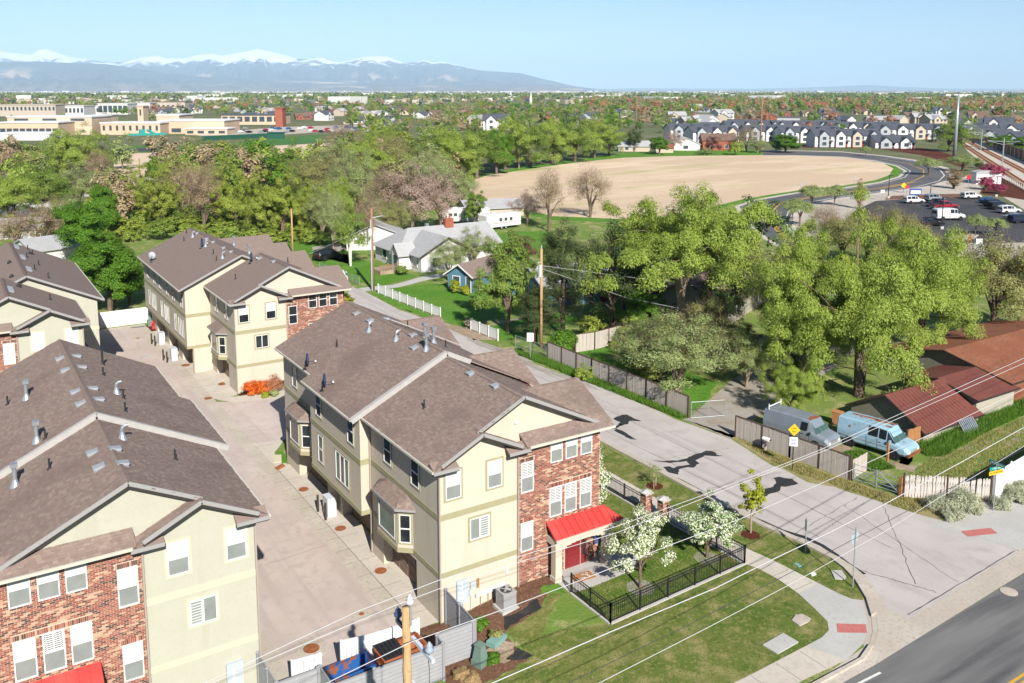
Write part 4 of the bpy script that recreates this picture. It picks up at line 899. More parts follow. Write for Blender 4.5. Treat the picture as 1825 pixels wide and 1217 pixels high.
q = MB(); q.lathe([(.0,0),(.09,.02),(.11,.06),(.0,.12)], 10); o = q.build('gable_light', M('sign_white'), root); o.location = (4.55,.25,9.35); o.rotation_euler = (R(90),0,0)
root = tL.root
mp = MB(-1); mp.box(.75,-.14,.5, 1.45,0,1.7); mo = mp.build('meter_panel', M('meter_grey'), root)
for i in range(3): q = MB(); q.lathe([(.085,0),(.085,.05),(.05,.08)], 10); o = q.build('meter_dial', M('meter_glass'), mo); o.location = (-1.15,-.14,1.25-i*.25); o.rotation_euler = (R(90),0,0)
q = MB(-1); q.box(1.75,-.16,.3, 2.45,0,.98); q.build('junction_box', M('band_cream'), root)

# ------------------------------------------------------------ vegetation
def unit(v): return v/np.maximum(np.linalg.norm(v, axis=-1, keepdims=True), 1e-9)
def leaf_cloud(C, rc, n, a, b, rng, up=.5, out=1.0, droop=0, flat=.8):
    """n leaf blades round every clump centre; returns verts and quads"""
    K = len(C); c = np.repeat(C, n, 0); r_ = np.repeat(np.broadcast_to(rc, (K,)), n)
    d = unit(rng.normal(size=(K*n, 3))); rad = rng.random((K*n, 1))**.45
    off = d*rad*r_[:, None]; off[:, 2] *= flat
    P = c+off
    if droop: P[:, 2] -= droop*np.linalg.norm(off[:, :2], axis=1)**1.2
    ob = unit(P-(C.mean(0)-np.array([0, 0, .8*np.std(C[:, 2])]))); N_ = unit(d*out*.6+ob*.7+np.array([0, 0, up])+rng.normal(size=(K*n, 3))*.38)
    T = unit(np.cross(N_, rng.normal(size=(K*n, 3))))
    if droop: T = unit(T*.5+np.array([0, 0, -1.0])*droop+d*.4); N_ = unit(N_-.7*T*(N_*T).sum(1, keepdims=True))
    Bv = np.cross(N_, T); sc = rng.uniform(.6, 1.35, (K*n, 1)); A_ = T*a*sc; B_ = Bv*b*sc
    V = np.stack([P-A_, P-B_*.9+A_*.1, P+A_, P+B_*.9+A_*.1], 1).reshape(-1, 3)
    return V, np.arange(K*n*4).reshape(-1, 4)
def crown_points(n, H, Rr, zc, rz, rng, lump=.35, shell=.3, cut=-.55, taper=0):
    out = []; ph = rng.uniform(0, 50, 3)
    while len(out) < n:
        d = unit(rng.normal(size=3))
        if d[2] < cut: continue
        f = .8+lump*noise.noise(Vector(d*1.7+ph))*1.6
        r = f*(1-shell*rng.random()**1.5)
        x = d[0]*Rr*r; y = d[1]*Rr*r; z = zc+d[2]*rz*r
        if taper: k = 1-taper*max(0, (z-zc+rz)/(2*rz)); x *= k; y *= k
        out.append((x, y, z))
    return np.array(out)
def limbs(mb, targets, fork, H, r0, rng, K=5, sides=5, lean=0, trunks=1, sub=True):
    base = [Vector((0,0,0))] if trunks == 1 else [Vector((.5*(i-.5*(trunks-1)), .2*i, 0)) for i in range(trunks)]
    T = [Vector(t) for t in targets]; nodes = []
    idx = rng.permutation(len(T))[:K]
    for j, i in enumerate(idx):
        b0 = base[j % len(base)]; t = T[i]*.86; t.z = T[i].z*.92
        f = Vector((b0.x+lean*.3+rng.normal()*.12*min(1,H/12)**1.5, b0.y+rng.normal()*.12*min(1,H/12)**1.5, fork*(.8+.4*rng.random())))
        pts = [b0+(f-b0)*s for s in (0, .5, 1)]
        m1 = f.lerp(t, .4)+Vector((rng.normal()*.3, rng.normal()*.3, .10*H)); pts += [f.lerp(m1, .5)+Vector((0,0,.02*H)), m1, m1.lerp(t, .55)+Vector((rng.normal()*.2, rng.normal()*.2, .02*H)), t]
        rr = [r0*1.25, r0, r0*.85, r0*.6, r0*.45, r0*.28, r0*.08]
        mb.tube(pts, rr, sides if j else sides+2, False)
        nodes += [(p, r) for p, r in zip(pts[2:], rr[2:])]
    if sub:
        for t in T:
            p, r = min(nodes, key=lambda q: (q[0]-t).length+max(0, q[0].z-t.z)*1.5)
            mid = p.lerp(t, .5)+Vector((rng.normal()*.2, rng.normal()*.2, .04*H)); mb.tube([p, mid, t], [min(r*.6, r0*.22), r0*.1, r0*.03], 3, False)
TREES = {}
def make_tree(kind, H, Rr, fork, nc, nl, a, b, rc, leaf, bark, seed, zc=.62, rz=.4, lump=.35, shell=.35, cut=-.5, K=6, r0=.3, droop=0, up=.5, taper=0, trunks=1, twigs=0, leaf2=None, frac2=0, flat=.8, sub=True):
    rng = np.random.default_rng(seed)
    C = crown_points(nc, H, Rr, zc*H, rz*H, rng, lump, shell, cut, taper)
    tb = MB(); limbs(tb, C[:max(K, min(nc, 46))], fork, H, r0, rng, K, trunks=trunks, sub=sub)
    tm = tb.mesh('trunk', M(bark), True)
    rcs = rc*rng.uniform(.6, 1.3, nc)
    V, Q = leaf_cloud(C, rcs, nl, a, b, rng, up=up, droop=droop, flat=flat)
    mi = np.zeros(len(Q), int); mats_ = [M(leaf)]
    if leaf2: mats_.append(M(leaf2)); mi[rng.random(len(Q)) < frac2] = 1
    if twigs:                                                      # fine bare twigs through the crown
        k = twigs; P = np.repeat(C, k, 0)+rng.normal(size=(nc*k, 3))*rc*.6; d = unit(unit(P-np.array([0,0,fork]))+rng.normal(size=P.shape)*.6)
        L_ = rng.uniform(.4, 1.0, (nc*k, 1))*rc*.8; s_ = unit(np.cross(d, rng.normal(size=P.shape)))*.014*max(1, H/12)
        W = np.stack([P-s_, P+s_, P+d*L_+s_*.3, P+d*L_-s_*.3], 1).reshape(-1, 3); Q2 = np.arange(len(W)).reshape(-1, 4)+len(V)
        V = np.concatenate([V, W]); Q = np.concatenate([Q, Q2]); mats_.append(M('twig_pink' if 'rose' in leaf else 'twig_brown')); mi = np.concatenate([mi, np.full(len(Q2), len(mats_)-1)])
    cm = np_mesh('crown', V, Q, None, mats_, mi)
    TREES.setdefault(kind, []).append((tm, cm, H, Rr))
# hero trees
make_tree('elm', 17, 8.6, 5.6, 190, 560, .135, .045, 1.25, 'leaf_elm', 'bark_pale', 1, zc=.66, rz=.36, lump=.8, K=6, r0=.42, droop=.5, trunks=2, shell=.5, cut=-.42)
make_tree('elm', 17, 8.0, 3.5, 210, 560, .135, .045, 1.2, 'leaf_elm', 'bark', 2, zc=.55, rz=.46, lump=.8, K=7, r0=.42, droop=.6, trunks=1, shell=.45, cut=-.85)
make_tree('elm', 17, 7.2, 4.2, 190, 560, .135, .045, 1.15, 'leaf_elm', 'bark', 3, zc=.58, rz=.43, lump=.8, K=6, r0=.4, droop=.6, shell=.45, cut=-.8)
make_tree('chartreuse', 12, 5.0, 2.5, 130, 190, .12, .07, .8, 'leaf_chartreuse', 'bark', 4, zc=.56, rz=.44, cut=-.85, lump=.8, K=6, r0=.28, shell=.4)
make_tree('chartreuse', 12, 5.6, 2.2, 140, 170, .12, .07, .8, 'leaf_chartreuse', 'bark', 5, zc=.55, rz=.45, cut=-.9, lump=.8, K=7, r0=.28, shell=.45, twigs=8)
make_tree('green', 12, 5.2, 1.8, 120, 520, .12, .08, 1.1, 'leaf_green', 'bark', 6, zc=.55, rz=.46, lump=.4, K=5, r0=.28, cut=-.85)
make_tree('green', 12, 4.6, 2.0, 95, 460, .12, .08, 1.1, 'leaf_green', 'bark', 7, zc=.56, rz=.44, lump=.45, K=5, r0=.28, cut=-.8)
make_tree('maple', 12, 4.6, 2.2, 90, 300, .13, .09, 1.0, 'leaf_mid', 'bark', 8, zc=.56, rz=.44, lump=.5, K=6, r0=.25, cut=-.8, twigs=6)
make_tree('willow', 13, 5.5, 2.5, 140, 260, .15, .05, 1.0, 'leaf_elm', 'bark', 9, zc=.56, rz=.44, lump=.75, K=6, r0=.3, droop=.6, cut=-.85)
make_tree('willow', 13, 4.8, 2.5, 130, 260, .14, .055, 1.0, 'leaf_mid', 'bark', 10, zc=.55, rz=.45, lump=.75, K=6, r0=.3, droop=.4, cut=-.85)
make_tree('pale', 12, 5.0, 2.6, 90, 260, .10, .05, 1.2, 'leaf_pale', 'bark_pale', 11, zc=.58, rz=.42, lump=.5, K=7, r0=.25, twigs=26, cut=-.7)
make_tree('olive', 12, 5.0, 2.6, 90, 300, .10, .055, 1.2, 'leaf_olive', 'bark', 12, zc=.55, rz=.45, lump=.5, K=7, r0=.25, twigs=30, cut=-.8)
make_tree('budding', 12, 5.0, 2.5, 90, 60, .11, .06, 1.2, 'leaf_bud', 'bark', 13, zc=.58, rz=.43, lump=.5, K=9, r0=.24, twigs=46, cut=-.7)
make_tree('rosy', 12, 4.6, 2.6, 80, 140, .11, .07, 1.15, 'leaf_rose', 'bark_pale', 14, zc=.6, rz=.42, lump=.5, K=8, r0=.22, twigs=40, cut=-.7)
make_tree('orange', 11, 3.6, 2.0, 70, 150, .15, .09, 1.0, 'leaf_orange', 'bark', 15, zc=.56, rz=.45, lump=.4, K=6, r0=.2, twigs=10, cut=-.85)
make_tree('plum', 6, 2.9, 1.2, 70, 200, .09, .07, .65, 'leaf_plum', 'bark', 16, zc=.58, rz=.42, lump=.4, K=6, r0=.14, cut=-.7)
make_tree('maroon', 6, 2.4, 1.0, 50, 110, .09, .06, .6, 'leaf_maroon', 'bark', 17, zc=.55, rz=.45, lump=.5, K=7, r0=.12, twigs=16, cut=-.8)
make_tree('pear', 5.2, 2.1, 1.25, 130, 200, .055, .045, .36, 'petal_white', 'bark', 18, zc=.6, rz=.40, lump=.65, K=7, r0=.10, leaf2='leaf_mid', frac2=.42, cut=-.7, taper=.25)
make_tree('pear', 5.2, 2.0, 1.25, 130, 200, .055, .045, .36, 'petal_white', 'bark', 19, zc=.6, rz=.41, lump=.65, K=7, r0=.10, leaf2='leaf_green', frac2=.42, cut=-.75, taper=.3)
make_tree('lime_sapling', 4.2, .95, 1.4, 34, 60, .075, .06, .28, 'leaf_lime', 'bark_pale', 20, zc=.66, rz=.36, lump=.6, K=6, r0=.045, cut=-.8, taper=.4)
make_tree('sapling', 3.2, .7, 1.1, 18, 26, .05, .035, .25, 'leaf_pale', 'bark_pale', 21, zc=.68, rz=.32, lump=.5, K=5, r0=.03, cut=-.6, trunks=2, twigs=8)
make_tree('street_tree', 6, 2.2, 1.9, 50, 130, .13, .04, .7, 'leaf_pale', 'bark', 22, zc=.68, rz=.32, lump=.4, K=6, r0=.09, droop=.4)
make_tree('column', 7, 1.1, .4, 60, 60, .10, .05, .5, 'leaf_bud', 'bark', 23, zc=.52, rz=.5, lump=.25, K=8, r0=.10, twigs=40, cut=-.95, taper=.3)
make_tree('rusty_column', 6, 1.3, .4, 60, 90, .10, .05, .5, 'leaf_rose', 'bark', 24, zc=.52, rz=.5, lump=.25, K=8, r0=.10, leaf2='leaf_orange', frac2=.5, twigs=26, cut=-.95, taper=.6)
make_tree('birch', 11, 2.6, 4.0, 60, 190, .13, .06, .85, 'leaf_mid', 'bark_white', 25, zc=.62, rz=.38, lump=.5, K=6, r0=.16, droop=.8, cut=-.8)
make_tree('pine', 14, 4.0, 2.5, 120, 230, .16, .035, .95, 'leaf_pine', 'bark', 26, zc=.58, rz=.44, lump=.45, K=6, r0=.25, cut=-.85, taper=.35)
make_tree('dark', 12, 5.0, 2.2, 90, 150, .13, .08, 1.15, 'leaf_dark', 'bark', 27, zc=.55, rz=.45, lump=.5, K=7, r0=.25, twigs=24, cut=-.8)
make_tree('spruce', 8, 1.9, .5, 80, 150, .13, .04, .6, 'leaf_pine', 'bark', 28, zc=.5, rz=.5, lump=.2, K=3, r0=.12, cut=-.95, taper=.75)
# simpler meshes of the same kinds for trees far off
for i, (k, lf, dr) in enumerate((('far_green','leaf_mid',0),('far_green','leaf_green',0),('far_elm','leaf_elm',.4),('far_elm','leaf_chartreuse',0),('far_olive','leaf_olive',0),('far_olive','leaf_pale',0),('far_bud','leaf_bud',0),('far_orange','leaf_orange',0),('far_dark','leaf_dark',0),('far_rose','leaf_rose',0))):
    make_tree(k, 10, 4.4, 2, 40, 45, .34, .22, 1.25, lf, 'bark', 40+i, zc=.54, rz=.46, lump=.5, K=4, r0=.2, cut=-.9, droop=dr, sub=False, twigs=8 if k in ('far_bud','far_olive','far_rose') else 0)
VN = {}
def plant(kind, P, h, wd=None, label='', group=None, cat='tree', name=None, rz=None, var=None, sink=.1):
    """one tree: an Empty at its foot with trunk and crown"""
    vs = TREES[kind]; i = VN.get(kind, 0) if var is None else var; VN[kind] = i+1
    tm, cm, H, Rr = vs[i % len(vs)]
    nm = name or {'pine': 'pine_tree', 'spruce': 'spruce_tree', 'pear': 'blossom_tree', 'birch': 'birch_tree', 'lime_sapling': 'sapling', 'sapling': 'sapling'}.get(kind, 'tree')
    o = thing(nm, label, cat, (P[0], P[1], P[2]-sink), random.uniform(0, 6.28) if rz is None else rz, group)
    s = h/H; sxy = s if wd is None else wd/2/Rr
    o.scale = (sxy, sxy, s)
    link('trunk', tm, o); link('crown', cm, o); return o
def tree_px(kind, bx, by, ty, wpx, label, group=None, **k):
    P = gp(bx, by); h = topz(P, ty); return plant(kind, P, max(h, 1.2), pxw(P, wpx), label, group, **k)
G1 = 'blossoming pear trees in the fenced lawn'
tree_px('pear', 1141, 1048, 903, 122, 'white blossoming pear tree by the front porch walk', G1)
tree_px('pear', 1260, 994, 886, 112, 'white blossoming pear tree nearest the lawn corner by the sidewalk', G1)
plant('pear', Vector((11.9, 4.6, .6)), 5.4, 3.9, 'white blossoming pear tree beside the brick end of the middle block', G1)
tree_px('lime_sapling', 1338, 950, 842, 56, 'lime green street sapling in the park strip beside the kerb')
tree_px('sapling', 1165, 868, 822, 36, 'thin staked sapling with few leaves in a red mulch ring')
tree_px('lime_sapling', 617, 560, 520, 40, 'small lime green tree showing past the roof of the back block')
E1 = 'big yellow green elms across the street'
tree_px('elm', 1212, 612, 340, 300, 'tall spreading yellow green elm with two bare pale trunks', E1, rz=.6, var=0)
tree_px('elm', 1530, 706, 402, 300, 'huge yellow green elm hanging over the red roofed garages', E1, rz=1.0, var=1)
tree_px('elm', 1430, 690, 425, 200, 'yellow green elm left of the huge one, above the grey van', E1, rz=3.0, var=2)
tree_px('elm', 1640, 640, 420, 190, 'yellow green elm right of the huge one, over the orange roof', E1, rz=4.4, var=2)
tree_px('olive', 1770, 600, 398, 190, 'thin olive tree with a dark leaning trunk at the right edge', None)
tree_px('olive', 1815, 590, 430, 130, 'thin olive tree cut off by the right edge of the picture', None)
tree_px('elm', 1410, 745, 640, 110, 'low leafy elm branch mass beside the grey van', E1, var=1)
tree_px('pale', 1208, 700, 560, 215, 'gnarled pale green apple tree on the lawn behind the grey fence', None, rz=.4)
tree_px('pale', 1150, 665, 575, 130, 'smaller pale green fruit tree beside the gnarled apple tree', None)
tree_px('maple', 905, 592, 417, 108, 'mid green maple beside the blue house', None)
tree_px('pine', 1003, 596, 385, 118, 'dark pine standing behind the bare utility pole', None)
tree_px('pine', 955, 612, 500, 95, 'low dark pine at the foot of the bare utility pole', None)
tree_px('dark', 1090, 590, 380, 130, 'dark leafed tree between the pine and the tall elm', None)
tree_px('dark', 1130, 560, 400, 110, 'dark twiggy tree just left of the tall elm trunks', None)
tree_px('dark', 1290, 600, 430, 120, 'dark leafy tree filling the gap right of the tall elm', None)
tree_px('green', 1150, 600, 510, 90, 'bright green bushy tree under the tall elm', None)
tree_px('olive', 1270, 640, 520, 110, 'olive bushy tree under the right side of the tall elm', None)
tree_px('maroon', 1332, 625, 575, 55, 'small bare dark red tree in the shade of the elms', None)
tree_px('pale', 1330, 690, 600, 110, 'pale green bushy tree in the shade between the two elms', None)
tree_px('olive', 1390, 560, 430, 120, 'olive tree behind the gap between the big elms', None)
tree_px('olive', 1500, 470, 372, 100, 'olive brown tree below the curving road', 'olive brown trees below the car park')
tree_px('budding', 1545, 470, 368, 95, 'brown budding tree in front of the car park kerb', 'olive brown trees below the car park')
tree_px('olive', 1600, 480, 362, 110, 'olive leafed tree hiding the left end of the car park', 'olive brown trees below the car park')
tree_px('olive', 1650, 490, 400, 100, 'olive leafed tree just below the white van in the car park', 'olive brown trees below the car park')
tree_px('budding', 1470, 440, 362, 70, 'twiggy tan tree beside the inner bend of the road', 'olive brown trees below the car park')
tree_px('budding', 1310, 520, 430, 90, 'twiggy brown tree behind the tall elm', None)
GL = 'bright green trees beyond the drive end wall'
tree_px('green', 196, 560, 413, 138, 'bright green tree overhanging the white wall at the drive end', GL)
tree_px('green', 232, 545, 445, 90, 'bright green tree between the white wall and the back block', GL)
tree_px('green', 155, 470, 345, 105, 'darker green tree behind the bright green one', GL)
tree_px('green', 190, 430, 318, 62, 'small dark green tree beside the pale lane', GL)
GB = 'bare and budding trees at the left edge'
for i, (x, y, t, wd, k, l) in enumerate(((30,455,372,80,'budding','twiggy brown tree above the far left roof'),(75,450,362,90,'budding','twiggy brown tree with pale leaning limbs near the far left roof'),(110,440,340,70,'olive','olive budding tree right of the twiggy brown ones'),(20,410,300,120,'willow','soft yellow green tree at the left edge above the twiggy ones'),(80,390,278,110,'willow','soft yellow green tree over the left houses'),(140,380,290,90,'pale','pale green tree left of the lane'),(210,360,300,50,'pale','small pale tree by the pale lane'),(20,340,262,90,'budding','tan budding tree at the left edge'),(70,320,248,90,'far_olive','olive tree in the belt on the left'),(130,335,222,95,'willow','tall soft green tree before the school'),(165,330,238,80,'willow','soft green tree beside the tan field'),(180,345,262,55,'budding','grey twiggy tree beside the tan field'),(20,300,245,70,'far_green','green tree at the left edge below the school'),(100,300,238,60,'far_olive','olive tree below the school wall'))):
    tree_px(k, x, y, t, wd, l, GB if k in ('budding', 'olive') else 'soft green trees in the left belt')
GC = 'chartreuse trees behind the back block'
for x, y, t, wd, k, l in ((255,395,305,95,'chartreuse','chartreuse tree right of the pale lane'),(290,410,300,90,'chartreuse','chartreuse tree with dark limbs behind the back block'),(335,400,285,95,'budding','tan twiggy tree among the chartreuse ones'),(365,420,290,80,'budding','brown multi stemmed tree behind the back block roof'),(375,390,282,70,'olive','olive tree behind the brown multi stemmed one'),(420,420,296,90,'chartreuse','tall chartreuse tree over the back block roof'),(465,430,300,95,'chartreuse','tall chartreuse tree in the middle of its group'),(505,428,310,90,'chartreuse','chartreuse tree left of the wooden pole'),(545,425,330,75,'chartreuse','chartreuse tree right of the wooden pole'),(280,330,272,42,'green','compact dark green tree at the tan field edge'),(305,350,276,55,'chartreuse','chartreuse tree beside the compact dark green one')):
    tree_px(k, x, y, t, wd, l, GC)
GW = 'mixed trees in the wooded belt'
def belt(rows, grp):
    for x, y, t, wd, k, l in rows: tree_px(k, x, y, t, wd, l, grp)
belt(((575,430,330,70,'pale','grey green tree right of the chartreuse group'),(600,420,310,80,'willow','mid green tree behind the birch'),(640,400,270,100,'pale','twiggy pale green tree behind the wooden pole'),(690,410,290,90,'budding','tan twiggy tree beside the rosy one'),(735,415,296,105,'rosy','rosy brown budding tree behind the white house'),(785,410,305,85,'rosy','rosy brown budding tree left of the caravan'),(700,430,345,60,'olive','small olive tree over the white garage'),(655,445,340,60,'budding','bare trunked tree beside the white garage'),(820,380,300,60,'pale','pale tree at the corner of the tan field'),(625,474,368,62,'birch','birch with white trunk on the bright lawn'),(595,450,345,50,'pale','pale twiggy tree left of the birch'),(843,478,405,70,'pale','weeping pale green shrub tree against the white house'),(800,500,425,75,'pale','bare weeping tree before the white house corner'),(846,405,340,46,'maple','slim green tree between the two caravans'),(930,470,415,60,'maroon','low maroon tree on the back lawn'),(760,360,262,90,'pale','twiggy pale tree at the left of the field'),(560,360,268,90,'olive','olive tree in the middle of the belt'),(520,345,262,70,'willow','soft green tree below the tan strip field'),(600,350,250,90,'pale','grey green twiggy tree in the belt'),(660,340,240,100,'willow','tall soft green tree in the belt'),(700,335,235,90,'olive','olive tree beside the tall soft green one'),(470,310,262,60,'maroon','dark red tree below the tan strip field'),(420,310,250,60,'pale','pale green tree below the tan strip field'),(380,300,248,60,'chartreuse','chartreuse tree below the tan strip field'),(350,300,252,60,'willow','soft green tree left of the dark red one'),(610,300,215,80,'budding','grey brown twiggy tree at the school field edge'),(680,290,222,80,'willow','soft green tree right of the grey brown one')), GW)
GF = 'bright willows along the edge of the ploughed field'
belt(((760,335,235,90,'willow','broad willow at the left end of the field row'),(805,335,222,95,'willow','broad willow second along the field row'),(850,318,205,95,'willow','tall willow in the field row'),(885,310,226,70,'green','dark green tree in the field row'),(900,302,200,90,'willow','tall willow right of the dark green tree'),(945,298,200,90,'willow','tall willow in the middle of the field row'),(985,292,205,85,'willow','willow near the right end of the field row'),(1025,288,196,85,'willow','tall willow at the right end of the field row'),(1060,282,205,80,'willow','broad willow by the tan shed'),(1085,278,215,55,'willow','last willow of the field row'),(830,330,262,60,'willow','lower willow before the tall ones'),(790,330,240,60,'green','dark green tree behind the lower willow'),(925,300,240,55,'pale','grey twiggy tree in the field row')), GF)
tree_px('budding', 978, 412, 296, 62, 'tall bare tree at the near edge of the ploughed field', None, name='bare_tree')
tree_px('budding', 1052, 387, 296, 82, 'bare spreading tree in front of the ploughed field', None, name='bare_tree')
tree_px('rosy', 940, 400, 338, 62, 'pinkish bare tree left of the tall bare one', None)
GS = 'young street trees beside the curving road'
belt(((1425,402,352,56,'street_tree','young street tree in the inner bend of the road'),(1412,392,350,44,'street_tree','young street tree left of its twin in the bend'),(1447,368,326,54,'street_tree','young street tree above the bend'),(1487,366,326,44,'street_tree','young street tree left of the rusty column'),(1655,312,278,50,'street_tree','young street tree at the outer curve'),(1715,305,274,62,'street_tree','broad young street tree near the steel pole'),(1543,278,258,20,'street_tree','small pale tree before the townhome row'),(1775,420,385,44,'street_tree','wispy tree in the car park island'),(1738,420,378,40,'street_tree','wispy tree right of the white van')), GS)
tree_px('rusty_column', 1531, 372, 316, 22, 'rusty columnar tree beside the car park entrance', None)
tree_px('column', 1700, 336, 297, 30, 'tan vase shaped bare tree beside the crossing', None)
GP = 'magenta crabapples by the shelter'
belt(((1765,326,290,56,'plum','broad magenta crabapple behind the white shelter'),(1757,338,313,36,'plum','small magenta crabapple in front of the shelter'),(1778,345,326,32,'plum','low magenta crabapple at the planting bed corner')), GP)
belt(((1690,270,208,70,'willow','big green tree beside the tall steel pole'),(1400,272,236,60,'green','round bright green tree left of the townhomes'),(1330,270,224,45,'budding','brown twiggy tree beside the round green one'),(1350,272,245,40,'pale','pale tree at the road corner'),(1735,262,228,42,'pale','grey green tree beside the railway wall'),(1785,268,236,44,'green','dark green tree beyond the railway wall'),(1818,272,240,36,'green','dark green tree at the right edge beyond the wall'),(1745,300,280,22,'spruce','blue green conifer beside the railway'),(1200,270,232,40,'rosy','rosy tree before the dark roofed houses'),(1130,270,222,36,'dark','dark tree at the field corner'),(1175,275,240,40,'green','green tree beside the red shed'),(1270,275,240,34,'maroon','maroon tree among the far houses'),(1310,276,245,30,'far_elm','lime tree at the far field edge'),(1255,276,262,26,'pale','grey bush at the far field edge')), 'trees round the far houses')
# bushes
def bush(P, r, h, leaf, label, group=None, seed=0, a=.05, b=.035, n=26, nl=60):
    rng = np.random.default_rng(100+seed); C = crown_points(n, h, r*.8, h*.45, h*.45, rng, .3, .5, -.9)
    V, Q = leaf_cloud(C, r*.36, nl, a, b, rng, up=.6)
    return tag(link('bush', np_mesh('bush', V, Q, M(leaf)), None, tuple(P)), label, 'bush', group)
GR = 'clipped red bushes at the back block'
bush(gp(449,704), .85, 1.5, 'leaf_red', 'round clipped red bush at the left of the bed by the back block', GR, 1, nl=120)
bush(gp(471,702), 1.0, 1.65, 'leaf_red', 'clipped red and yellow bush in the middle of the bed by the back block', GR, 2, nl=120)
bush(gp(489,700), .95, 1.75, 'leaf_orange', 'clipped orange bush at the right of the bed by the back block', GR, 3, nl=120)
bush(gp(473,708), .45, .6, 'leaf_lime', 'small lime plant in front of the clipped red bushes', 'lime plants', 4); bush(gp(490,706), .5, .65, 'leaf_pale', 'small variegated plant at the right of the lime one', 'lime plants', 5)
bush((1.3,-1.6,.18), .5, .7, 'leaf_green', 'dark green shrub behind the grey slat fence', None, 6); bush((1.5,-2.75,.18), .42, .55, 'leaf_olive', 'brown green shrub in the bark mulch', None, 7)
bush((.62,-4.0,.05), .42, .55, 'leaf_green', 'green grass clump beside the green utility box', None, 8, a=.12, b=.012, nl=90)
bush((-1.15,-3.55-.6,.0), .42, .6, 'leaf_straw', 'straw coloured dry grass clump at the slat fence', None, 9, a=.12, b=.012, nl=90); bush((-.9,-4.75,.0), .38, .5, 'leaf_straw', 'straw coloured dry grass clump nearest the camera', None, 10, a=.12, b=.012, nl=90)
bush((34.4,60.9,.6), .9, 2.1, 'leaf_lime', 'tall yellow green bush at the blue house corner', 'bushes at the blue house', 11, a=.09, b=.06); bush((35.0,59.2,.6), .75, 1.4, 'leaf_lime', 'low yellow green bush by the blue house door', 'bushes at the blue house', 12, a=.09, b=.06)
bush((33.6,74.8,.6), 1.2, 1.6, 'leaf_mid', 'round green bush by the steps of the white house', None, 13, a=.1, b=.07)
P = gp(1005, 632); bush(P, 1.7, 2.6, 'leaf_green', 'dark green juniper behind the end of the grey fence', None, 14, a=.12, b=.04, n=50, nl=120)
for i, (x, y, r, h) in enumerate(((1665,905,.9,.9),(1690,912,1.1,1.2),(1715,905,1.2,1.5),(1735,912,.9,1.1),(1700,925,.8,.7))):
    bush(gp(x, y), r, h, 'leaf_sage', ['low sage shrub left of its clump before the white fence', 'grey sage shrub in front of the peeling fence', 'tall sage shrub in the middle of the clump', 'sage shrub beside the dark stained boards', 'small sage shrub at the road edge'][i], 'sage shrubs at the corner', 20+i, a=.09, b=.02, nl=110)
for i, (x, y) in enumerate(((1785,905),(1812,893),(1800,882),(1824,878))):
    bush(gp(x, y), .85, .8, 'leaf_sage', ['round sage shrub right of the street name pole', 'sage shrub second along the white fence', 'sage shrub against the white fence', 'sage shrub cut off by the right edge'][i], 'sage shrubs along the white fence', 30+i, a=.09, b=.02, nl=110)
# grass blades where the turf grows tall
def grass(name, poly, n, h, leaf, label=None):
    xs_ = [p[0] for p in poly]; ys_ = [p[1] for p in poly]; pts = []
    while len(pts) < n:
        x = random.uniform(min(xs_), max(xs_)); y = random.uniform(min(ys_), max(ys_))
        if in_poly(x, y, poly): pts.append((x, y, zg(x, y)))
    P = np.array(pts); k = len(P); ang = RNG.uniform(0, 6.28, k); hh = h*RNG.uniform(.5, 1.3, k)[:, None]
    s = np.stack([np.cos(ang), np.sin(ang), np.zeros(k)], 1)*.02; lean = RNG.normal(size=(k, 3))*.35*hh; lean[:, 2] = 0
    V = np.stack([P-s, P+s, P+lean+np.array([0,0,1])*hh+s*.2, P+lean+np.array([0,0,1])*hh-s*.2], 1).reshape(-1, 3)
    return tag(link(name, np_mesh(name, V, np.arange(k*4).reshape(-1, 4), M(leaf))), label, None, None, 'stuff')
grass('tall_grass', [(28.0,13),(28.75,13),(28.6,25),(28.2,33),(26.9,36),(26.7,33.5)], 9000, .32, 'blade')
grass('tall_grass', [(39.8,-.2),(46.8,.6),(56,1.0),(56,-.6),(46,-1.2),(38.5,-2.2),(37.6,-1.6),(38.2,.0)], 14000, .42, 'blade')
grass('tall_grass', [(33,2),(34.5,1.6),(34.0,-1.6),(32.0,-1.0)], 4000, .25, 'blade')
grass('grass', [(30.5,-4.3),(38,-1.6),(56,-1),(56,-5.6),(38.4,-5.8),(34.5,-6.6)], 14000, .14, 'blade_dry')
grass('grass', [(6.6,-5.1),(15.9,-4.7),(15.7,1),(12,-1.3),(10.4,-2.1),(6.6,-2.2)], 12000, .06, 'blade')
grass('dry_grass', [(28.2,5.5),(27.6,2),(28.3,-1.2),(29.2,-6.2),(33,-7.2),(30.0,-4),(29.2,1),(29,8)], 6000, .14, 'blade_dry')
grass('dry_grass', [(31.5,-6.9),(35.2,-7.2),(38,-6.4),(40,-7.2),(36,-7.7),(33,-7.5)], 3500, .3, 'blade_dry')

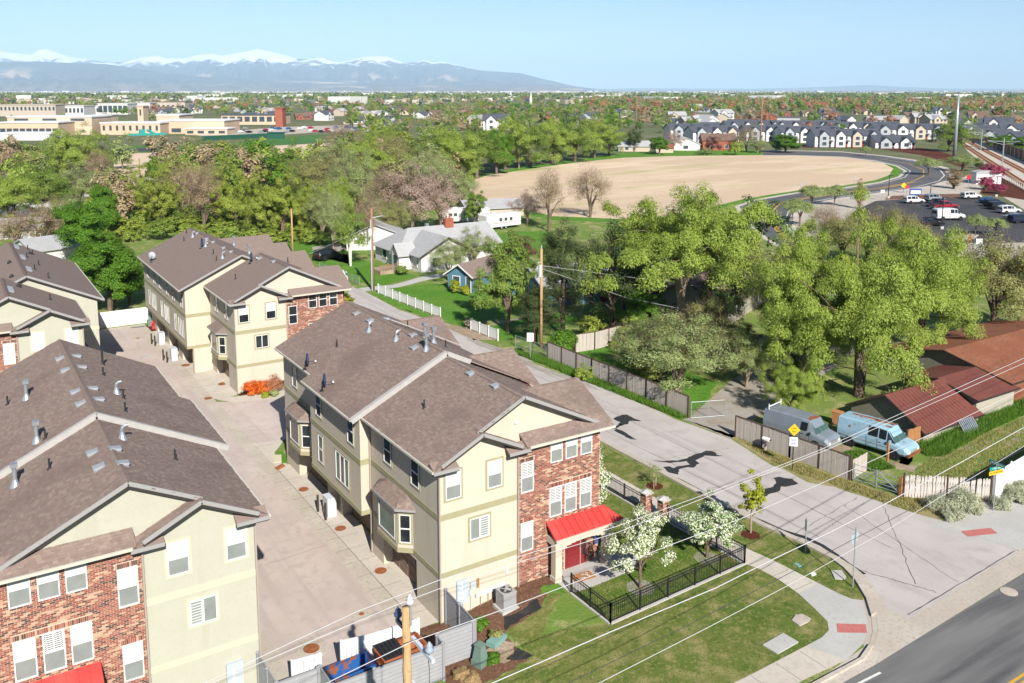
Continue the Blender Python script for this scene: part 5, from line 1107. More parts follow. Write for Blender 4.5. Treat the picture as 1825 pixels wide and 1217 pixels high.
# ------------------------------------------------------------ fences and walls
def run(pts, step):
    out = []
    for p, q in zip(pts[:-1], pts[1:]):
        L = math.hypot(q[0]-p[0], q[1]-p[1]); n = max(1, round(L/step)); out += [(p[0]+(q[0]-p[0])*i/n, p[1]+(q[1]-p[1])*i/n) for i in range(n)]
    return out+[pts[-1]]
def slat_fence(label, pts, tops, grp, h=1.75, z=None):
    """horizontal vinyl slats between posts; pts are the posts"""
    o = thing('slat_fence', label, 'fence', (pts[0][0], pts[0][1], 0), 0, grp); ox, oy = pts[0]
    for x, y in pts:
        zb = zg(x, y); b = MB(); b.box(x-ox-.065, y-oy-.065, zb-.2, x-ox+.065, y-oy+.065, zb+h+.05); b.lathe([(.11,0),(.11,.03),(.02,.08)], 4, (x-ox, y-oy, zb+h+.05)); b.build('post', M('vinyl_post'), o)
    for p, q in zip(pts[:-1], pts[1:]):
        a = Vector((p[0]-ox, p[1]-oy, 0)); b_ = Vector((q[0]-ox, q[1]-oy, 0)); n = 9
        for i in range(n):
            zc = max(zg(*p), zg(*q))*.5+.08+(i+.5)*(h-.1)/n
            s = MB(); s.beam(a+Vector((0,0,zc)), b_+Vector((0,0,zc)), .03, (h-.1)/n-.022); s.build('slat', M('vinyl_slat'), o)
        s = MB(); s.beam(a+Vector((0,0,h+.02)), b_+Vector((0,0,h+.02)), .06, .05); s.build('rail', M('vinyl_post'), o)
    return o
GE = 'grey slat fences of the bin enclosure'
slat_fence('grey slat fence running out from the corner of the middle block', [(.25,-.12),(.22,-1.55),(.15,-3.1)], 1.8, GE)
slat_fence('grey slat fence facing the mulch bed, right of the bins', [(.05,-3.15),(-1.78,-3.1)], 1.8, GE)
slat_fence('long grey slat fence in front of the bins, behind the wooden pole', [(-1.85,-3.2),(-1.9,-3.85),(-5.2,-3.85),(-7.05,-3.85),(-7.05,-2.45)], 1.8, GE)
slat_fence('grey slat fence running out from the corner of the nearest block', [(-9.0,-.12),(-8.98,-1.4),(-8.95,-2.5),(-7.15,-2.5)], 1.8, GE)
def gate_panel(label, p, q, h=1.8):
    o = thing('bin_gate', label, 'gate', (p[0], p[1], 0), 0, 'white gates of the bin enclosure'); d = Vector((q[0]-p[0], q[1]-p[1], 0)); L = d.length; n = 5; u = d/L
    for i in range(n):
        s = MB(); s.beam(u*(L*i/n+.01)+Vector((0,0,.95)), u*(L*(i+1)/n-.01)+Vector((0,0,.95)), .035, 1.6); s.build('board', M('white_vinyl'), o)
    for zz in (.12, 1.78): s = MB(); s.beam(Vector((0,0,zz)), d+Vector((0,0,zz)), .06, .1); s.build('rail', M('white_vinyl'), o)
    for t in (0, 1): s = MB(); s.box(d.x*t-.05, d.y*t-.05, 0, d.x*t+.05, d.y*t+.05, 1.86); s.build('post', M('white_vinyl'), o)
gate_panel('low white gate leaf left of the blue bin', (-7.95,-1.5), (-6.75,-1.65)); gate_panel('white gate leaf behind the blue bin', (-5.65,-1.3), (-4.55,-1.5)); gate_panel('white gate leaf behind the brown bin', (-4.5,-1.52), (-3.35,-1.6)); gate_panel('white gate leaf right of the brown bin', (-3.3,-1.6), (-2.0,-1.62))
def dumpster(label, c, L, W, H, m, lid, rz, cat='bin'):
    o = thing('dumpster', label, cat, c, rz, 'dumpsters')
    b = MB(); t = .04
    ft = lambda z, k: [(-L/2*k,-W/2*k,z),(L/2*k,-W/2*k,z),(L/2*k,W/2*k,z),(-L/2*k,W/2*k,z)]
    A = ft(.12,.9); T = ft(H,1); Ti = ft(H,.94); Ai = ft(.2,.85); V = A+T+Ti+Ai
    b.add(V, [(0,3,2,1)]+[(i,(i+1)%4,4+(i+1)%4,4+i) for i in range(4)]+[(4+i,4+(i+1)%4,8+(i+1)%4,8+i) for i in range(4)]+[(8+i,8+(i+1)%4,12+(i+1)%4,12+i) for i in range(4)]+[(12,13,14,15)])
    b.build('body', M(m), o)
    for i in range(4): p, q = T[i], T[(i+1)%4]; s = MB(); s.beam(p, q, .09, .09); s.build('rim', M(m), o)
    for sx in (-1, 1):
        s = MB(); s.box(sx*(L/2+.0),-W*.2,H*.55, sx*(L/2+.12),W*.2,H*.72); s.build('fork_pocket', M(m), o)
        for sy in (-1, 1): s = MB(); s.tube([(sx*L*.36,sy*W*.35-.03,.06),(sx*L*.36,sy*W*.35+.03,.06)], .06, 8); s.build('wheel', M('plastic_black'), o)
    if lid:
        for k in range(2):
            l = MB(); x0 = -L/2+k*L/2; 
            if k == 0:
                l.slab([(x0,-W/2,H+.06),(x0+L/2-.02,-W/2,H+.06),(x0+L/2-.02,W/2,H+.2),(x0,W/2,H+.2)], .05)
                for j in range(5): l.beam((x0+.1+j*L/11,-W/2+.05,H+.09), (x0+.1+j*L/11,W/2-.05,H+.22), .06, .05)
                l.build('lid', M('plastic_black'), o)
            else: l.slab([(x0,W/2+.05,.4),(x0+L/2,W/2+.05,.4),(x0+L/2,W/2+.02,H+.1),(x0,W/2+.02,H+.1)], .05); l.build('lid', M('plastic_black'), o)
    return o
dumpster('open blue and rust coloured dumpster behind the slat fence', (-5.6,-2.45,0), 1.95, 1.05, 1.25, 'bin_blue', False, R(2)); dumpster('orange brown dumpster with ribbed black lid', (-3.3,-2.5,0), 2.1, 1.1, 1.35, 'bin_orange', True, R(2))
def iron_fence(pts):
    o = thing('iron_fence', 'black iron railing fence round the front lawn', 'fence', (pts[0][0], pts[0][1], .6)); ox, oy = pts[0]; H = 1.05
    kb = MB()
    for p, q in zip(pts[:-1], pts[1:]):
        a = Vector((p[0]-ox, p[1]-oy, 0)); b = Vector((q[0]-ox, q[1]-oy, 0))
        for zz in (.14, .9, H): s = MB(); s.beam(a+Vector((0,0,zz)), b+Vector((0,0,zz)), .035, .03); s.build('rail', M('black_iron'), o)
        kb.beam(a+Vector((0,0,.02)), b+Vector((0,0,.02)), .2, .1)
        for x, y in run([p, q], 2.0): s = MB(); s.box(x-ox-.035,y-oy-.035,0, x-ox+.035,y-oy+.035,H+.06); s.build('post', M('black_iron'), o)
    kb.build('kerb_base', M('concrete_new'), o)
    pk = MB()
    for p, q in zip(pts[:-1], pts[1:]):
        for x, y in run([p, q], .125): pk.box(x-ox-.009,y-oy-.009,.1, x-ox+.009,y-oy+.009,H)
    tag(pk.build('pickets', M('black_iron'), o), kind='stuff')
iron_fence([(6.44,-2.05),(6.45,-5.22),(16.02,-4.8),(15.75,1.2)]); 
o2 = [(15.45,2.75),(15.35,14),(15.3,25)]
iron_fence(o2); [o for o in COL.objects if o.name == 'iron_fence.001'][0]['label'] = 'black iron railing fence along the sidewalk beyond the brick pillars'
for i, (x, y) in enumerate(((15.7,1.35),(15.45,2.6))):
    o = thing('gate_pillar', ['brick gate pillar with pale cap, the nearer of the pair', 'brick gate pillar with pale cap, the farther of the pair'][i], 'pillar', (x, y, .6), 0, 'brick gate pillars')
    s = MB(); s.box(-.24,-.24,-.1, .24,.24,1.3); s.build('shaft', M('mortar'), o)
    bk = MB()
    for sd_ in range(4):
        t = MB(); brick_field(t, -.25, .25, 0, 1.28, -.24, []); Rm = Matrix.Rotation(sd_*math.pi/2, 3, 'Z'); bk.add([tuple(Rm @ Vector(v)) for v in t.v], t.f)
    tag(bk.build('brick', M('brick_mix'), o), kind='stuff')
    s = MB(); s.box(-.32,-.32,1.3, .32,.32,1.36); s.lathe([(.42,1.36),(.05,1.5)], 4); s.build('cap', M('concrete_new'), o)
PLK = {}
def plank_fence(label, pts, h, m='wood_grey', pw=.15, cap=True, grp=None, ragged=0, name='plank_fence', post=None):
    o = thing(name, label, 'fence', (pts[0][0], pts[0][1], zg(*pts[0])), 0, grp); ox, oy = pts[0]
    for p, q in zip(pts[:-1], pts[1:]):
        d = Vector((q[0]-p[0], q[1]-p[1], 0)); L = d.length; rz = math.atan2(d.y, d.x); n = int(L/pw)
        for i in range(n):
            key = (m, round(h, 2), pw, random.randrange(5) if ragged else random.randrange(3))
            if key not in PLK:
                hh = h-(random.random()*ragged if ragged else .02*key[3]); s = MB(); w2 = pw/2-(.005 if ragged else .006)
                if ragged: s.ext([(-w2,0,.02),(w2,0,.02),(w2,0,hh-.12-random.random()*.1),(w2*.3,0,hh),(-w2*.8,0,hh-.05)], (0,.022,0))
                else: s.box(-w2,-.01,.02, w2,.012,hh)
                PLK[key] = s.mesh('plank', M(m))
            t = (i+.5)/n; c = link('plank', PLK[key], o, (p[0]-ox+d.x*t, p[1]-oy+d.y*t, 0), rz+random.uniform(-.03,.03)); c.rotation_euler.y = random.uniform(-.012, .012)*(3 if ragged else 1)
            nm = Vector((-d.y, d.x, 0))/L; c.location += nm*random.uniform(-.008,.008)
        a = Vector((p[0]-ox, p[1]-oy, 0)); b = a+d; nm = Vector((-d.y, d.x, 0))/L
        for zz in (.35, h-.35): s = MB(); s.beam(a+nm*.045+Vector((0,0,zz)), b+nm*.045+Vector((0,0,zz)), .05, .09); s.build('rail', M('wood_cap'), o)
        if cap: s = MB(); s.beam(a+Vector((0,0,h+.02)), b+Vector((0,0,h+.02)), .10, .04); s.build('cap_board', M('wood_cap'), o)
        for x, y in run([p, q], 2.5): s = MB(); s.box(x-ox-.05,y-oy-.05,-.1, x-ox+.05,y-oy+.05,h+.03); s.build('post', M(post or 'wood_cap'), o)
    return o
plank_fence('long grey plank fence along the far side of the street', [(28.25,31.5),(28.45,24.9),(28.72,17.9),(28.78,13.0)], 1.75)
plank_fence('grey plank fence in front of the two vans', [(28.95,8.2),(29.36,3.5),(29.76,-1.1)], 1.65)
plank_fence('short pale grey plank panel beside the metal gate', [(29.9,-1.1),(32.0,-.75)], 1.35, cap=False)
plank_fence('grey plank fence across the shaded yard under the dark trees', [(31.8,31.9),(34,31.7),(38.0,32.3)], 1.8)
plank_fence('peeling white paint plank fence at the street corner', [(30.5,-4.5),(34.55,-7.75)], 1.6, 'wood_weathered', .17, False, None, .22)
plank_fence('orange brown plank panel between the blue van and the garage', [(37.8,.2),(39.4,.15)], 1.35, 'wood_brown', .16, False)
def vinyl_fence(label, pts, h):
    o = thing('vinyl_fence', label, 'fence', (pts[0][0], pts[0][1], zg(*pts[0])), 0); ox, oy = pts[0]
    for p, q in zip(pts[:-1], pts[1:]):
        d = Vector((q[0]-p[0], q[1]-p[1], 0)); L = d.length; n = int(L/.22); a = Vector((p[0]-ox, p[1]-oy, 0))
        for i in range(n): s = MB(); s.beam(a+d*((i+.02)/n)+Vector((0,0,h/2+.03)), a+d*((i+.98)/n)+Vector((0,0,h/2+.03)), .03, h-.1); s.build('board', M('white_vinyl'), o)
        for zz in (.06, h): s = MB(); s.beam(a+Vector((0,0,zz)), a+d+Vector((0,0,zz)), .05, .1); s.build('rail', M('white_vinyl'), o)
        for x, y in run([p, q], 2.4): s = MB(); s.box(x-ox-.07,y-oy-.07,-.1, x-ox+.07,y-oy+.07,h+.12); s.lathe([(.11,h+.12),(.02,h+.2)], 4, (x-ox,y-oy,0)); s.build('post', M('white_vinyl'), o)
vinyl_fence('tall white vinyl fence at the right edge', [(34.75,-7.85),(39.2,-7.4),(50,-6.4),(62,-5.6)], 1.85)
def picket_fence(label, pts, h, grp):
    o = thing('picket_fence', label, 'fence', (pts[0][0], pts[0][1], .6), 0, grp); ox, oy = pts[0]; pk = None
    for p, q in zip(pts[:-1], pts[1:]):
        d = Vector((q[0]-p[0], q[1]-p[1], 0)); a = Vector((p[0]-ox, p[1]-oy, 0))
        if 'picket' not in PLK: s = MB(); s.box(-.012,-.05,.06, .012,.05,h-.05); PLK['picket'] = s.mesh('picket', M('white_vinyl'))
        rz = math.atan2(d.y, d.x)-math.pi/2
        for x, y in run([p, q], .15): link('picket', PLK['picket'], o, (x-ox, y-oy, 0), rz)
        for zz in (.15, h): s = MB(); s.beam(a+Vector((0,0,zz)), a+d+Vector((0,0,zz)), .05, .09); s.build('rail', M('white_vinyl'), o)
        for x, y in run([p, q], 2.0): s = MB(); s.box(x-ox-.06,y-oy-.06,-.1, x-ox+.06,y-oy+.06,h+.15); s.build('post', M('white_vinyl'), o)
GPK = 'white picket fences along the lane'
picket_fence('long white picket fence in front of the blue house lawn', [(26.2,66.0),(27.0,50.9)], 1.1, GPK); picket_fence('short white picket fence with flowers, nearer than the long one', [(27.4,44.7),(27.6,39.5)], 1.1, GPK)
o = thing('flower_pile', 'pink and white flower decoration at the end of the short picket fence', 'flowers', (27.4, 45.1, .6)); s = MB()
for i in range(40): p = Vector((random.gauss(0,.25), random.gauss(0,.3), random.uniform(.1,1.1))); s.obox(p, Vector((.06,0,.02)), Vector((0,.06,0)), Vector((0,0,.05)))
s.build('blooms', M('leaf_rose'), o)
def mesh_gate(label, pts, h, name='chain_link_fence', cat='fence', step=2.2):
    o = thing(name, label, cat, (pts[0][0], pts[0][1], .6)); ox, oy = pts[0]; s = MB()
    for p, q in zip(pts[:-1], pts[1:]):
        a = Vector((p[0]-ox, p[1]-oy, 0)); d = Vector((q[0]-p[0], q[1]-p[1], 0)); n = max(2, int(d.length/.16))
        for zz in (.08, h): t = MB(); t.tube([a+Vector((0,0,zz)), a+d+Vector((0,0,zz))], .022, 6); t.build('rail', M('steel_pole'), o)
        for x, y in run([p, q], step): t = MB(); t.tube([(x-ox,y-oy,-.1),(x-ox,y-oy,h+.05)], .03, 6); t.build('post', M('steel_pole'), o)
        for i in range(n):
            for sg in (0, 1): s.tube([a+d*(i/n)+Vector((0,0,.1 if sg else h)), a+d*((i+.98)/n)+Vector((0,0,h if sg else .1))], .005, 3, False)
    tag(s.build('wire_mesh', M('steel_pole'), o), kind='stuff'); return o
mesh_gate('low chain link gate standing open beside the grey plank fence', [(28.8,12.7),(31.4,11.7)], 1.35, 'chain_link_gate', 'gate', 1.3)
mesh_gate('chain link fence by the speed limit sign', [(27.9,36.6),(28.2,34.0),(28.25,31.8)], 1.2); mesh_gate('chain link fence beside the bright lawn up the lane', [(25.2,84),(25.6,78),(26.0,71.5)], 1.1)
def farm_gate():
    o = thing('metal_gate', 'grey metal pipe gate between the plank fences', 'gate', (29.82,-1.35,.6)); d = Vector((.62,-2.9,0)); up = Vector((0,0,1))
    for zz in (.2,.42,.64,.86,1.2): s = MB(); s.tube([up*zz, d+up*zz], .022, 6); s.build('rail', M('steel_pole'), o)
    for t in (0,.5,1): s = MB(); s.beam(d*t+up*.1, d*t+up*1.28, .08, .08); s.build('upright', M('steel_pole'), o)
    for a, b in ((0,.5),(1,.55)): s = MB(); s.tube([d*a+up*(.2 if a == 0 else .2), d*b+up*1.15], .03, 6); s.build('brace', M('steel_pole'), o)
    s = MB(); s.beam(d*1.03+up*-.1, d*1.03+up*1.3, .2, .2); s.build('gate_post', M('wood_brown'), o)
farm_gate()
o = thing('end_wall', 'white wall closing the far end of the drive', 'wall', (-8.5,68.9,0))
for i in range(8):
    s = MB(); s.box(i*1.1+.01,0,0, (i+1)*1.1-.01,.12,1.7); s.build('panel', M('white_vinyl'), o)
s = MB(); s.box(-.02,-.03,1.7, 8.82,.15,1.78); s.build('coping', M('white_vinyl'), o)
# ------------------------------------------------------------ poles, wires, signs
def pole(label, x, y, h, r0, r1, m, name='utility_pole'):
    o = thing(name, label, 'utility pole', (x, y, zg(x, y))); s = MB(); s.tube([(0,0,-.3),(.01,0,h*.5),(0,0,h)], [r0,(r0+r1)/2,r1], 14); s.build('shaft', M(m), o, True); return o
po = pole('near wooden utility pole with blue insulators and a white crossarm', -7.5, -12.0, 9.95-.35, .17, .13, 'wood_pole')
def insul(p, m, s=1):
    q = MB(); q.lathe([(.03,-.15),(.05,-.1),(.13,-.02),(.15,.06),(.09,.12),(.11,.18),(.05,.25),(.03,.3)], 10); o = q.build('insulator', M(m), po, True); o.location = p; o.scale = (s, s, s); return o
zb = zg(-7.5,-12)
insul((.12,-.05,9.75-zb), 'steel_white', .95)
s = MB(); s.beam((.1,-.13,9.0-zb), (.1,-.13,9.8-zb), .06, .06); s.build('bracket', M('steel_pole'), po)
za = 8.55-zb
for y0, y1, m in ((-1.55,-.1,'steel_white'),(.1,1.05,'insulator_blue')): s = MB(); s.beam((.16,y0,za), (.16,y1,za), .11, .13); s.build('crossarm', M(m), po)
insul((.16,-1.3,za+.22), 'insulator'); insul((.16,.95,za+.22), 'insulator_blue')
s = MB(); s.beam((.15,-1.35,6.9-zb), (.15,-.05,7.0-zb), .07, .07); s.build('standoff_arm', M('steel_white'), po)
s = MB(); s.box(.05,-1.6,6.7-zb, .2,-1.35,7.2-zb); s.lathe([(.05,0),(.09,.1),(.05,.25)], 8, (.12,-1.5,7.15-zb)); s.build('fuse_cutout', M('sign_white'), po)
for pts in ([(.16,-1.2,za-.05),(.3,-1.0,za-.6),(.25,-1.1,7.2-zb)], [(-.14,-.1,8.3-zb),(-.22,-.15,7.6-zb),(-.16,-.1,6.6-zb)]): s = MB(); s.tube(pts, .012, 5); s.build('jumper_wire', M('wire_dark'), po)
def wire(label, pix, r, m, y=-12.0, ext=(40, 40)):
    P = [on_y(px, py, y) for px, py in pix]; a = P[0]+(P[0]-P[1]).normalized()*ext[0]; b = P[-1]+(P[-1]-P[-2]).normalized()*ext[1]
    pts = [a]+P+[b]; o = P[0].copy(); s = MB(); s.tube([p-o for p in pts], r, 6); w_ = s.build('power_line', M(m), None, True, o); return tag(w_, label, 'power line', 'power lines crossing the picture')
wire('upper of the pair of white power lines over the bins and red roof', [(420,1191.5),(638,1089),(783,1033.7),(918.5,993.7),(1099.5,937.8),(1248,884),(1454,805),(1825,638)], .0115, 'wire_white')
wire('lower of the pair of white power lines over the bins and red roof', [(420,1199.5),(706.7,1078),(785.6,1048),(919.8,1003.5),(1100,949),(1248,890),(1477,800),(1825,647)], .0115, 'wire_white')
wire('white power line in front of the slat fence, over the pear trees', [(583,1217),(733,1144),(900,1085),(1031.8,1035),(1203.6,967.7),(1318.7,925),(1514,839),(1645,780),(1825,693)], .0125, 'wire_white', -13.2)
wire('thick white wavy power line over the front lawn', [(878,1217),(980,1173),(1086.5,1126.6),(1275,1048),(1381,995),(1480,948),(1573.7,900),(1715.8,822),(1825,761.6)], .019, 'wire_white', -12.6)
wire('thin dark power line over the lawn and sidewalk', [(1013.5,1217),(1219.8,1117),(1400,1025),(1575,932.8),(1825,800)], .012, 'wire_dark', -12.4)
wire('lowest power line across the bottom right lawn', [(1068,1217),(1264,1117),(1420,1035),(1575,948),(1700,871),(1825,795)], .013, 'wire_white', -12.3)
pb = pole('brown utility pole with a white transformer box at the bend of the lane', 26.3, 67.8, 10.6, .19, .13, 'wood_pole_old')
s = MB(); s.lathe([(.22,0),(.22,.75),(.12,.85)], 10, (-.3,-.1,7.2)); s.build('transformer', M('sign_white'), pb); s = MB(); s.tube([(-.2,-.15,0),(-.22,-.15,9.2)], .06, 6); s.build('conduit', M('meter_grey'), pb); s = MB(); s.tube([(0,0,9.4),(1.2,-.4,9.6),(1.6,-.5,9.55)], .03, 6); s.build('lamp_arm', M('steel_pole'), pb)
pc = pole('bare pale wooden utility pole behind the grey fence', 30.0, 35.2, 10.0, .17, .12, 'wood_pole')
s = MB(); s.box(-.35,-.2,7.2, -.12,.05,8.4); s.tube([(-.5,-.1,8.6),(0,0,8.7)], .03, 6); s.build('riser_box', M('steel_white'), pc)
s = MB(); s.lathe([(.05,0),(.08,.1),(.03,.35)], 8, (0,0,9.98)); s.build('pole_top_pin', M('steel_pole'), pc)
P0 = gp(522,455); pole('wooden utility pole among the chartreuse trees', P0.x, P0.y, topz(P0, 372), .16, .11, 'wood_pole')
P0 = gp(250,318); pole('thin reddish pole in the tan field at the left', P0.x, P0.y, topz(P0, 282), .2, .14, 'wood_pole_old')
P0 = gp(1701,279); pt = pole('tall tapering pale steel pole by the railway', P0.x, P0.y, topz(P0, 168), .75, .35, 'steel_pole', 'steel_pole')
for i, (x, y, t) in enumerate(((1355,268,176),(1134,230,172),(729,215,172),(830,215,178),(645,212,176),(967,205,174))):
    P0 = gp(x, y); pole(['thin brown pole before the townhomes','thin brown pole among the trees right of centre','thin brown pole left of centre, tallest of its row','thin brown pole behind the willows','thin brown pole by the school field trees','thin brown pole near the church spire'][i], P0.x, P0.y, topz(P0, t), .35, .2, 'wood_pole_old')
for i, (p, q, r, l) in enumerate(((Vector((26.3,67.8,9.0)), Vector((4,52,7.5)), .012, 'service wire from the brown pole down to the back block'), (Vector((30,35.2,8.9)), Vector((60,20,5.0)), .014, 'service wire from the bare pole into the dark trees'), (Vector((30,35.2,8.6)), Vector((44,26,4.0)), .014, 'lower service wire from the bare pole into the dark trees'))):
    s = MB(); s.tube([Vector((0,0,0)), (q-p)*.5-Vector((0,0,.6)), q-p], r, 5); tag(s.build('service_wire', M('wire_white'), None, False, p), l, 'wire')
def text(parent, body, loc, size, m, rot):
    cu = bpy.data.curves.new('lettering', 'FONT'); cu.body = body; cu.size = size; cu.align_x = 'CENTER'; cu.align_y = 'CENTER'; cu.extrude = .002; cu.resolution_u = 3
    tmp = bpy.data.objects.new('tmp', cu); me = bpy.data.meshes.new_from_object(tmp); bpy.data.objects.remove(tmp); me.materials.clear(); me.materials.append(M(m)); me.name = 'lettering'
    ob = link('lettering', me, parent, loc); ob.rotation_euler = rot; return ob
def sign_post(label, x, y, h, m='steel_pole', rz=0): o = thing('street_sign', label, 'sign', (x, y, zg(x, y)), rz); s = MB(); s.tube([(0,0,-.2),(0,0,h)], .035, 6); s.build('post', M(m), o); return o
# back of the stop sign: the octagon faces the side street
so = sign_post('stop sign seen from behind at the kerb corner', 19.0, -9.42, 3.3, rz=R(8)); s = MB(); s.ext([(.38*math.cos(R(22.5+45*i)), .04, 2.75+.38*math.sin(R(22.5+45*i))) for i in range(8)], (0,.012,0)); s.build('plate', M('sign_back'), so)
s = MB(); s.ext([(.37*math.cos(R(22.5+45*i)), .054, 2.75+.37*math.sin(R(22.5+45*i))) for i in range(8)], (0,.003,0)); s.build('face', M('sign_red'), so); text(so, 'STOP', (0,.06,2.75), .26, 'sign_white', (R(90),0,R(180)))
so = sign_post('small sign seen edge on in the park strip', 19.72, -5.8, 2.1, rz=R(60)); s = MB(); s.box(-.15,.02,1.35,.15,.035,1.95); s.build('plate', M('sign_back'), so)
P0 = gp(1412, 838); so = sign_post('yellow diamond sign over a white plate in front of the plank fence', P0.x, P0.y, 2.85, 'plastic_black', R(-45))
s = MB(); s.ext([(0,-.05,3.3),(.4,-.05,2.87),(0,-.05,2.44),(-.4,-.05,2.87)], (0,.012,0)); s.build('diamond_plate', M('sign_yellow'), so)
for tx, dz in (('DEAD',.1),('END',-.12)): text(so, tx, (0,-.056,2.87+dz), .14, 'sign_ink', (R(90),0,0))
s = MB(); s.box(-.27,-.05,1.72,.27,-.038,2.36); s.build('white_plate', M('sign_white'), so)
for i in range(5): s = MB(); s.box(-.22+.03*(i%2),-.055,1.8+i*.1,.22-.05*(i%3),-.051,1.835+i*.1); s.build('lettering', M('sign_blue'), so)
P0 = gp(945, 640); so = sign_post('white speed limit 25 sign at the lane', P0.x, P0.y, 2.6, rz=R(-35)); s = MB(); s.box(-.32,-.05,1.75,.32,-.038,2.6); s.build('plate', M('sign_white'), so)
for tx, z_, sz in (('SPEED',2.48,.13),('LIMIT',2.33,.13),('25',2.02,.4)): text(so, tx, (0,-.056,z_), sz, 'sign_ink', (R(90),0,0))
P0 = gp(1770, 910); so = sign_post('street name pole with green blades over a yellow dead end plate', P0.x, P0.y, 3.0, rz=R(-10))
s = MB(); s.box(-.62,-.03,2.35,.55,-.015,2.6); s.build('dead_end_plate', M('sign_yellow'), so); text(so, 'DEAD END', (.12,-.034,2.475), .17, 'sign_ink', (R(90),0,0))
s = MB(); s.ext([(-.56,-.034,2.475),(-.46,-.034,2.53),(-.46,-.034,2.49),(-.36,-.034,2.49),(-.36,-.034,2.46),(-.46,-.034,2.46),(-.46,-.034,2.42)], (0,.003,0)); s.build('arrow', M('sign_ink'), so)
s = MB(); s.box(-.6,-.03,2.64,.55,-.015,2.86); s.build('street_name_blade', M('sign_green'), so); text(so, '1100 South', (.0,-.034,2.75), .17, 'sign_white', (R(90),0,0))
s = MB(); s.box(-.012,-.55,2.9,.012,.55,3.12); b2_ = s.build('street_name_blade', M('sign_green'), so)
s = MB()
for i in range(9): s.box(-.018,-.45+i*.1,2.95,-.013,-.38+i*.1,3.02+.05*(i%2))
s.build('lettering', M('sign_white'), so)
o = thing('orange_post', 'orange painted post in front of the blue van', 'post', tuple(gp(1581,825))); s = MB(); s.box(-.07,-.07,-.1,.07,.07,1.45); s.build('shaft', M('wood_brown'), o)
o = thing('mailbox', 'white mailbox on a short post before the plank fence', 'mailbox', (28.9,5.3,.6), R(15)); s = MB(); s.box(-.06,-.06,0,.06,.06,.75); s.build('post', M('wood_grey'), o); s = MB(); s.ext([(-.12,-.28,.75),(.12,-.28,.75),(.12,-.28,.92),(.07,-.28,1.0),(-.07,-.28,1.0),(-.12,-.28,.92)], (0,.5,0)); s.build('box', M('sign_white'), o); s = MB(); s.box(.0,-.34,.78,.2,-.1,.86); s.build('newspaper_tube', M('plastic_black'), o)
# ------------------------------------------------------------ small things on the ground
def cover(label, x, y, r, m='rust', ring=None, grp='round iron covers in the drive', kind='manhole_cover'):
    z = zg(x, y)+.024; o = thing(kind, label, 'manhole cover', (x, y, z), 0, grp)
    if ring: s = MB(); s.disc((0,0,-.012), ring, 24, .014); s.build('collar', M('concrete_old'), o)
    s = MB(); s.disc((0,0,0), r, 20, .012)
    for i in range(-2,3): s.box(-r*.6,i*r*.28-.01,.012, r*.6,i*r*.28+.01,.018)
    s.build('lid', M(m), o)
for i, (x, y) in enumerate(((-.55,18.1),(-.5,11.8),(-.45,6.1))): cover(['round rusty cover farthest along the apron of the middle block','round rusty cover by the utility cabinet of the middle block','round rusty cover nearest the camera on the apron'][i], x, y, .33)
cover('big rusty manhole with pale concrete collar near the bins', -6.05, 1.5, .38, 'rust', .8); cover('small rusty valve cover with pale collar in the drive', -2.95, 2.85, .14, 'rust', .52); cover('small valve cover with pale collar at the far end of the drive', -2.9, 62.5, .2, 'rust', .7)
P0 = gp(1798, 1055); cover('pale round manhole in the main road', P0.x, P0.y, .42, 'concrete_old', None); P0 = gp(331, 651); cover('dark round cover on the back block apron', P0.x, P0.y, .4); P0 = gp(397, 684); cover('dark round cover nearest the spur of the drive', P0.x, P0.y, .4); P0 = gp(371, 710); cover('rust stained round cover in the drive gutter', P0.x, P0.y, .33)
def slab_thing(label, pts, m, name='utility_cover', h=.05):
    c = Vector((sum(p[0] for p in pts)/len(pts), sum(p[1] for p in pts)/len(pts), 0)); z = zg(c.x, c.y)+.02; s = MB(); s.slab([(p[0]-c.x, p[1]-c.y, h) for p in pts], h); tag(s.build(name, M(m), None, False, (c.x, c.y, z)), label, 'utility cover')
def px_slab(label, pix, m, **k): slab_thing(label, [(gp(*p).x, gp(*p).y) for p in pix], m, **k)
px_slab('square pale concrete slab in the lawn by the front sidewalk', [(1359,1151),(1396,1130),(1423,1146),(1386,1167)], 'concrete_new'); px_slab('rounded concrete lid in the lawn near the corner', [(1411,1107),(1418,1098),(1430,1096),(1445,1104),(1440,1110),(1425,1117)], 'concrete_old'); px_slab('large pale lid in the park strip beside the stop sign', [(1481,1018),(1500,1018),(1508,1030),(1505,1034),(1488,1033)], 'concrete_new'); px_slab('small white round lid in the park strip', [(1443,1023),(1452,1021),(1455,1025),(1447,1028)], 'sign_white'); px_slab('green plastic valve lid in the park strip', [(1414,1006),(1420,1004),(1429,1010),(1423,1012)], 'valve_green')
slab_thing('pale green flat lid beside the green utility box', [(.85,-2.95),(1.75,-2.6),(1.95,-3.05),(1.05,-3.4)], 'valve_green', h=.25)
o = thing('utility_pedestal', 'green utility pedestal at the end of the slat fence', 'utility box', (.05,-3.75,0), R(20)); s = MB(); s.ext([(-.3,-.3,0),(.3,-.3,0),(.3,.3,0),(-.3,.3,0)], (0,0,.3)); s.add([(-.26,-.26,.3),(.26,-.26,.3),(.26,.26,.3),(-.26,.26,.3),(-.17,-.17,.95),(.17,-.17,.95),(.17,.17,.95),(-.17,.17,.95)], [(0,1,5,4),(1,2,6,5),(2,3,7,6),(3,0,4,7),(4,5,6,7)]); s.build('cabinet', M('green_box'), o); s = MB(); s.box(-.2,-.2,.95,.2,.2,1.02); s.build('cap', M('green_box'), o)
px_slab('yellow painted utility lid by the drive spur', [(486.5,812),(501.5,811.5),(502,824),(488,825.5)], 'band_cream')
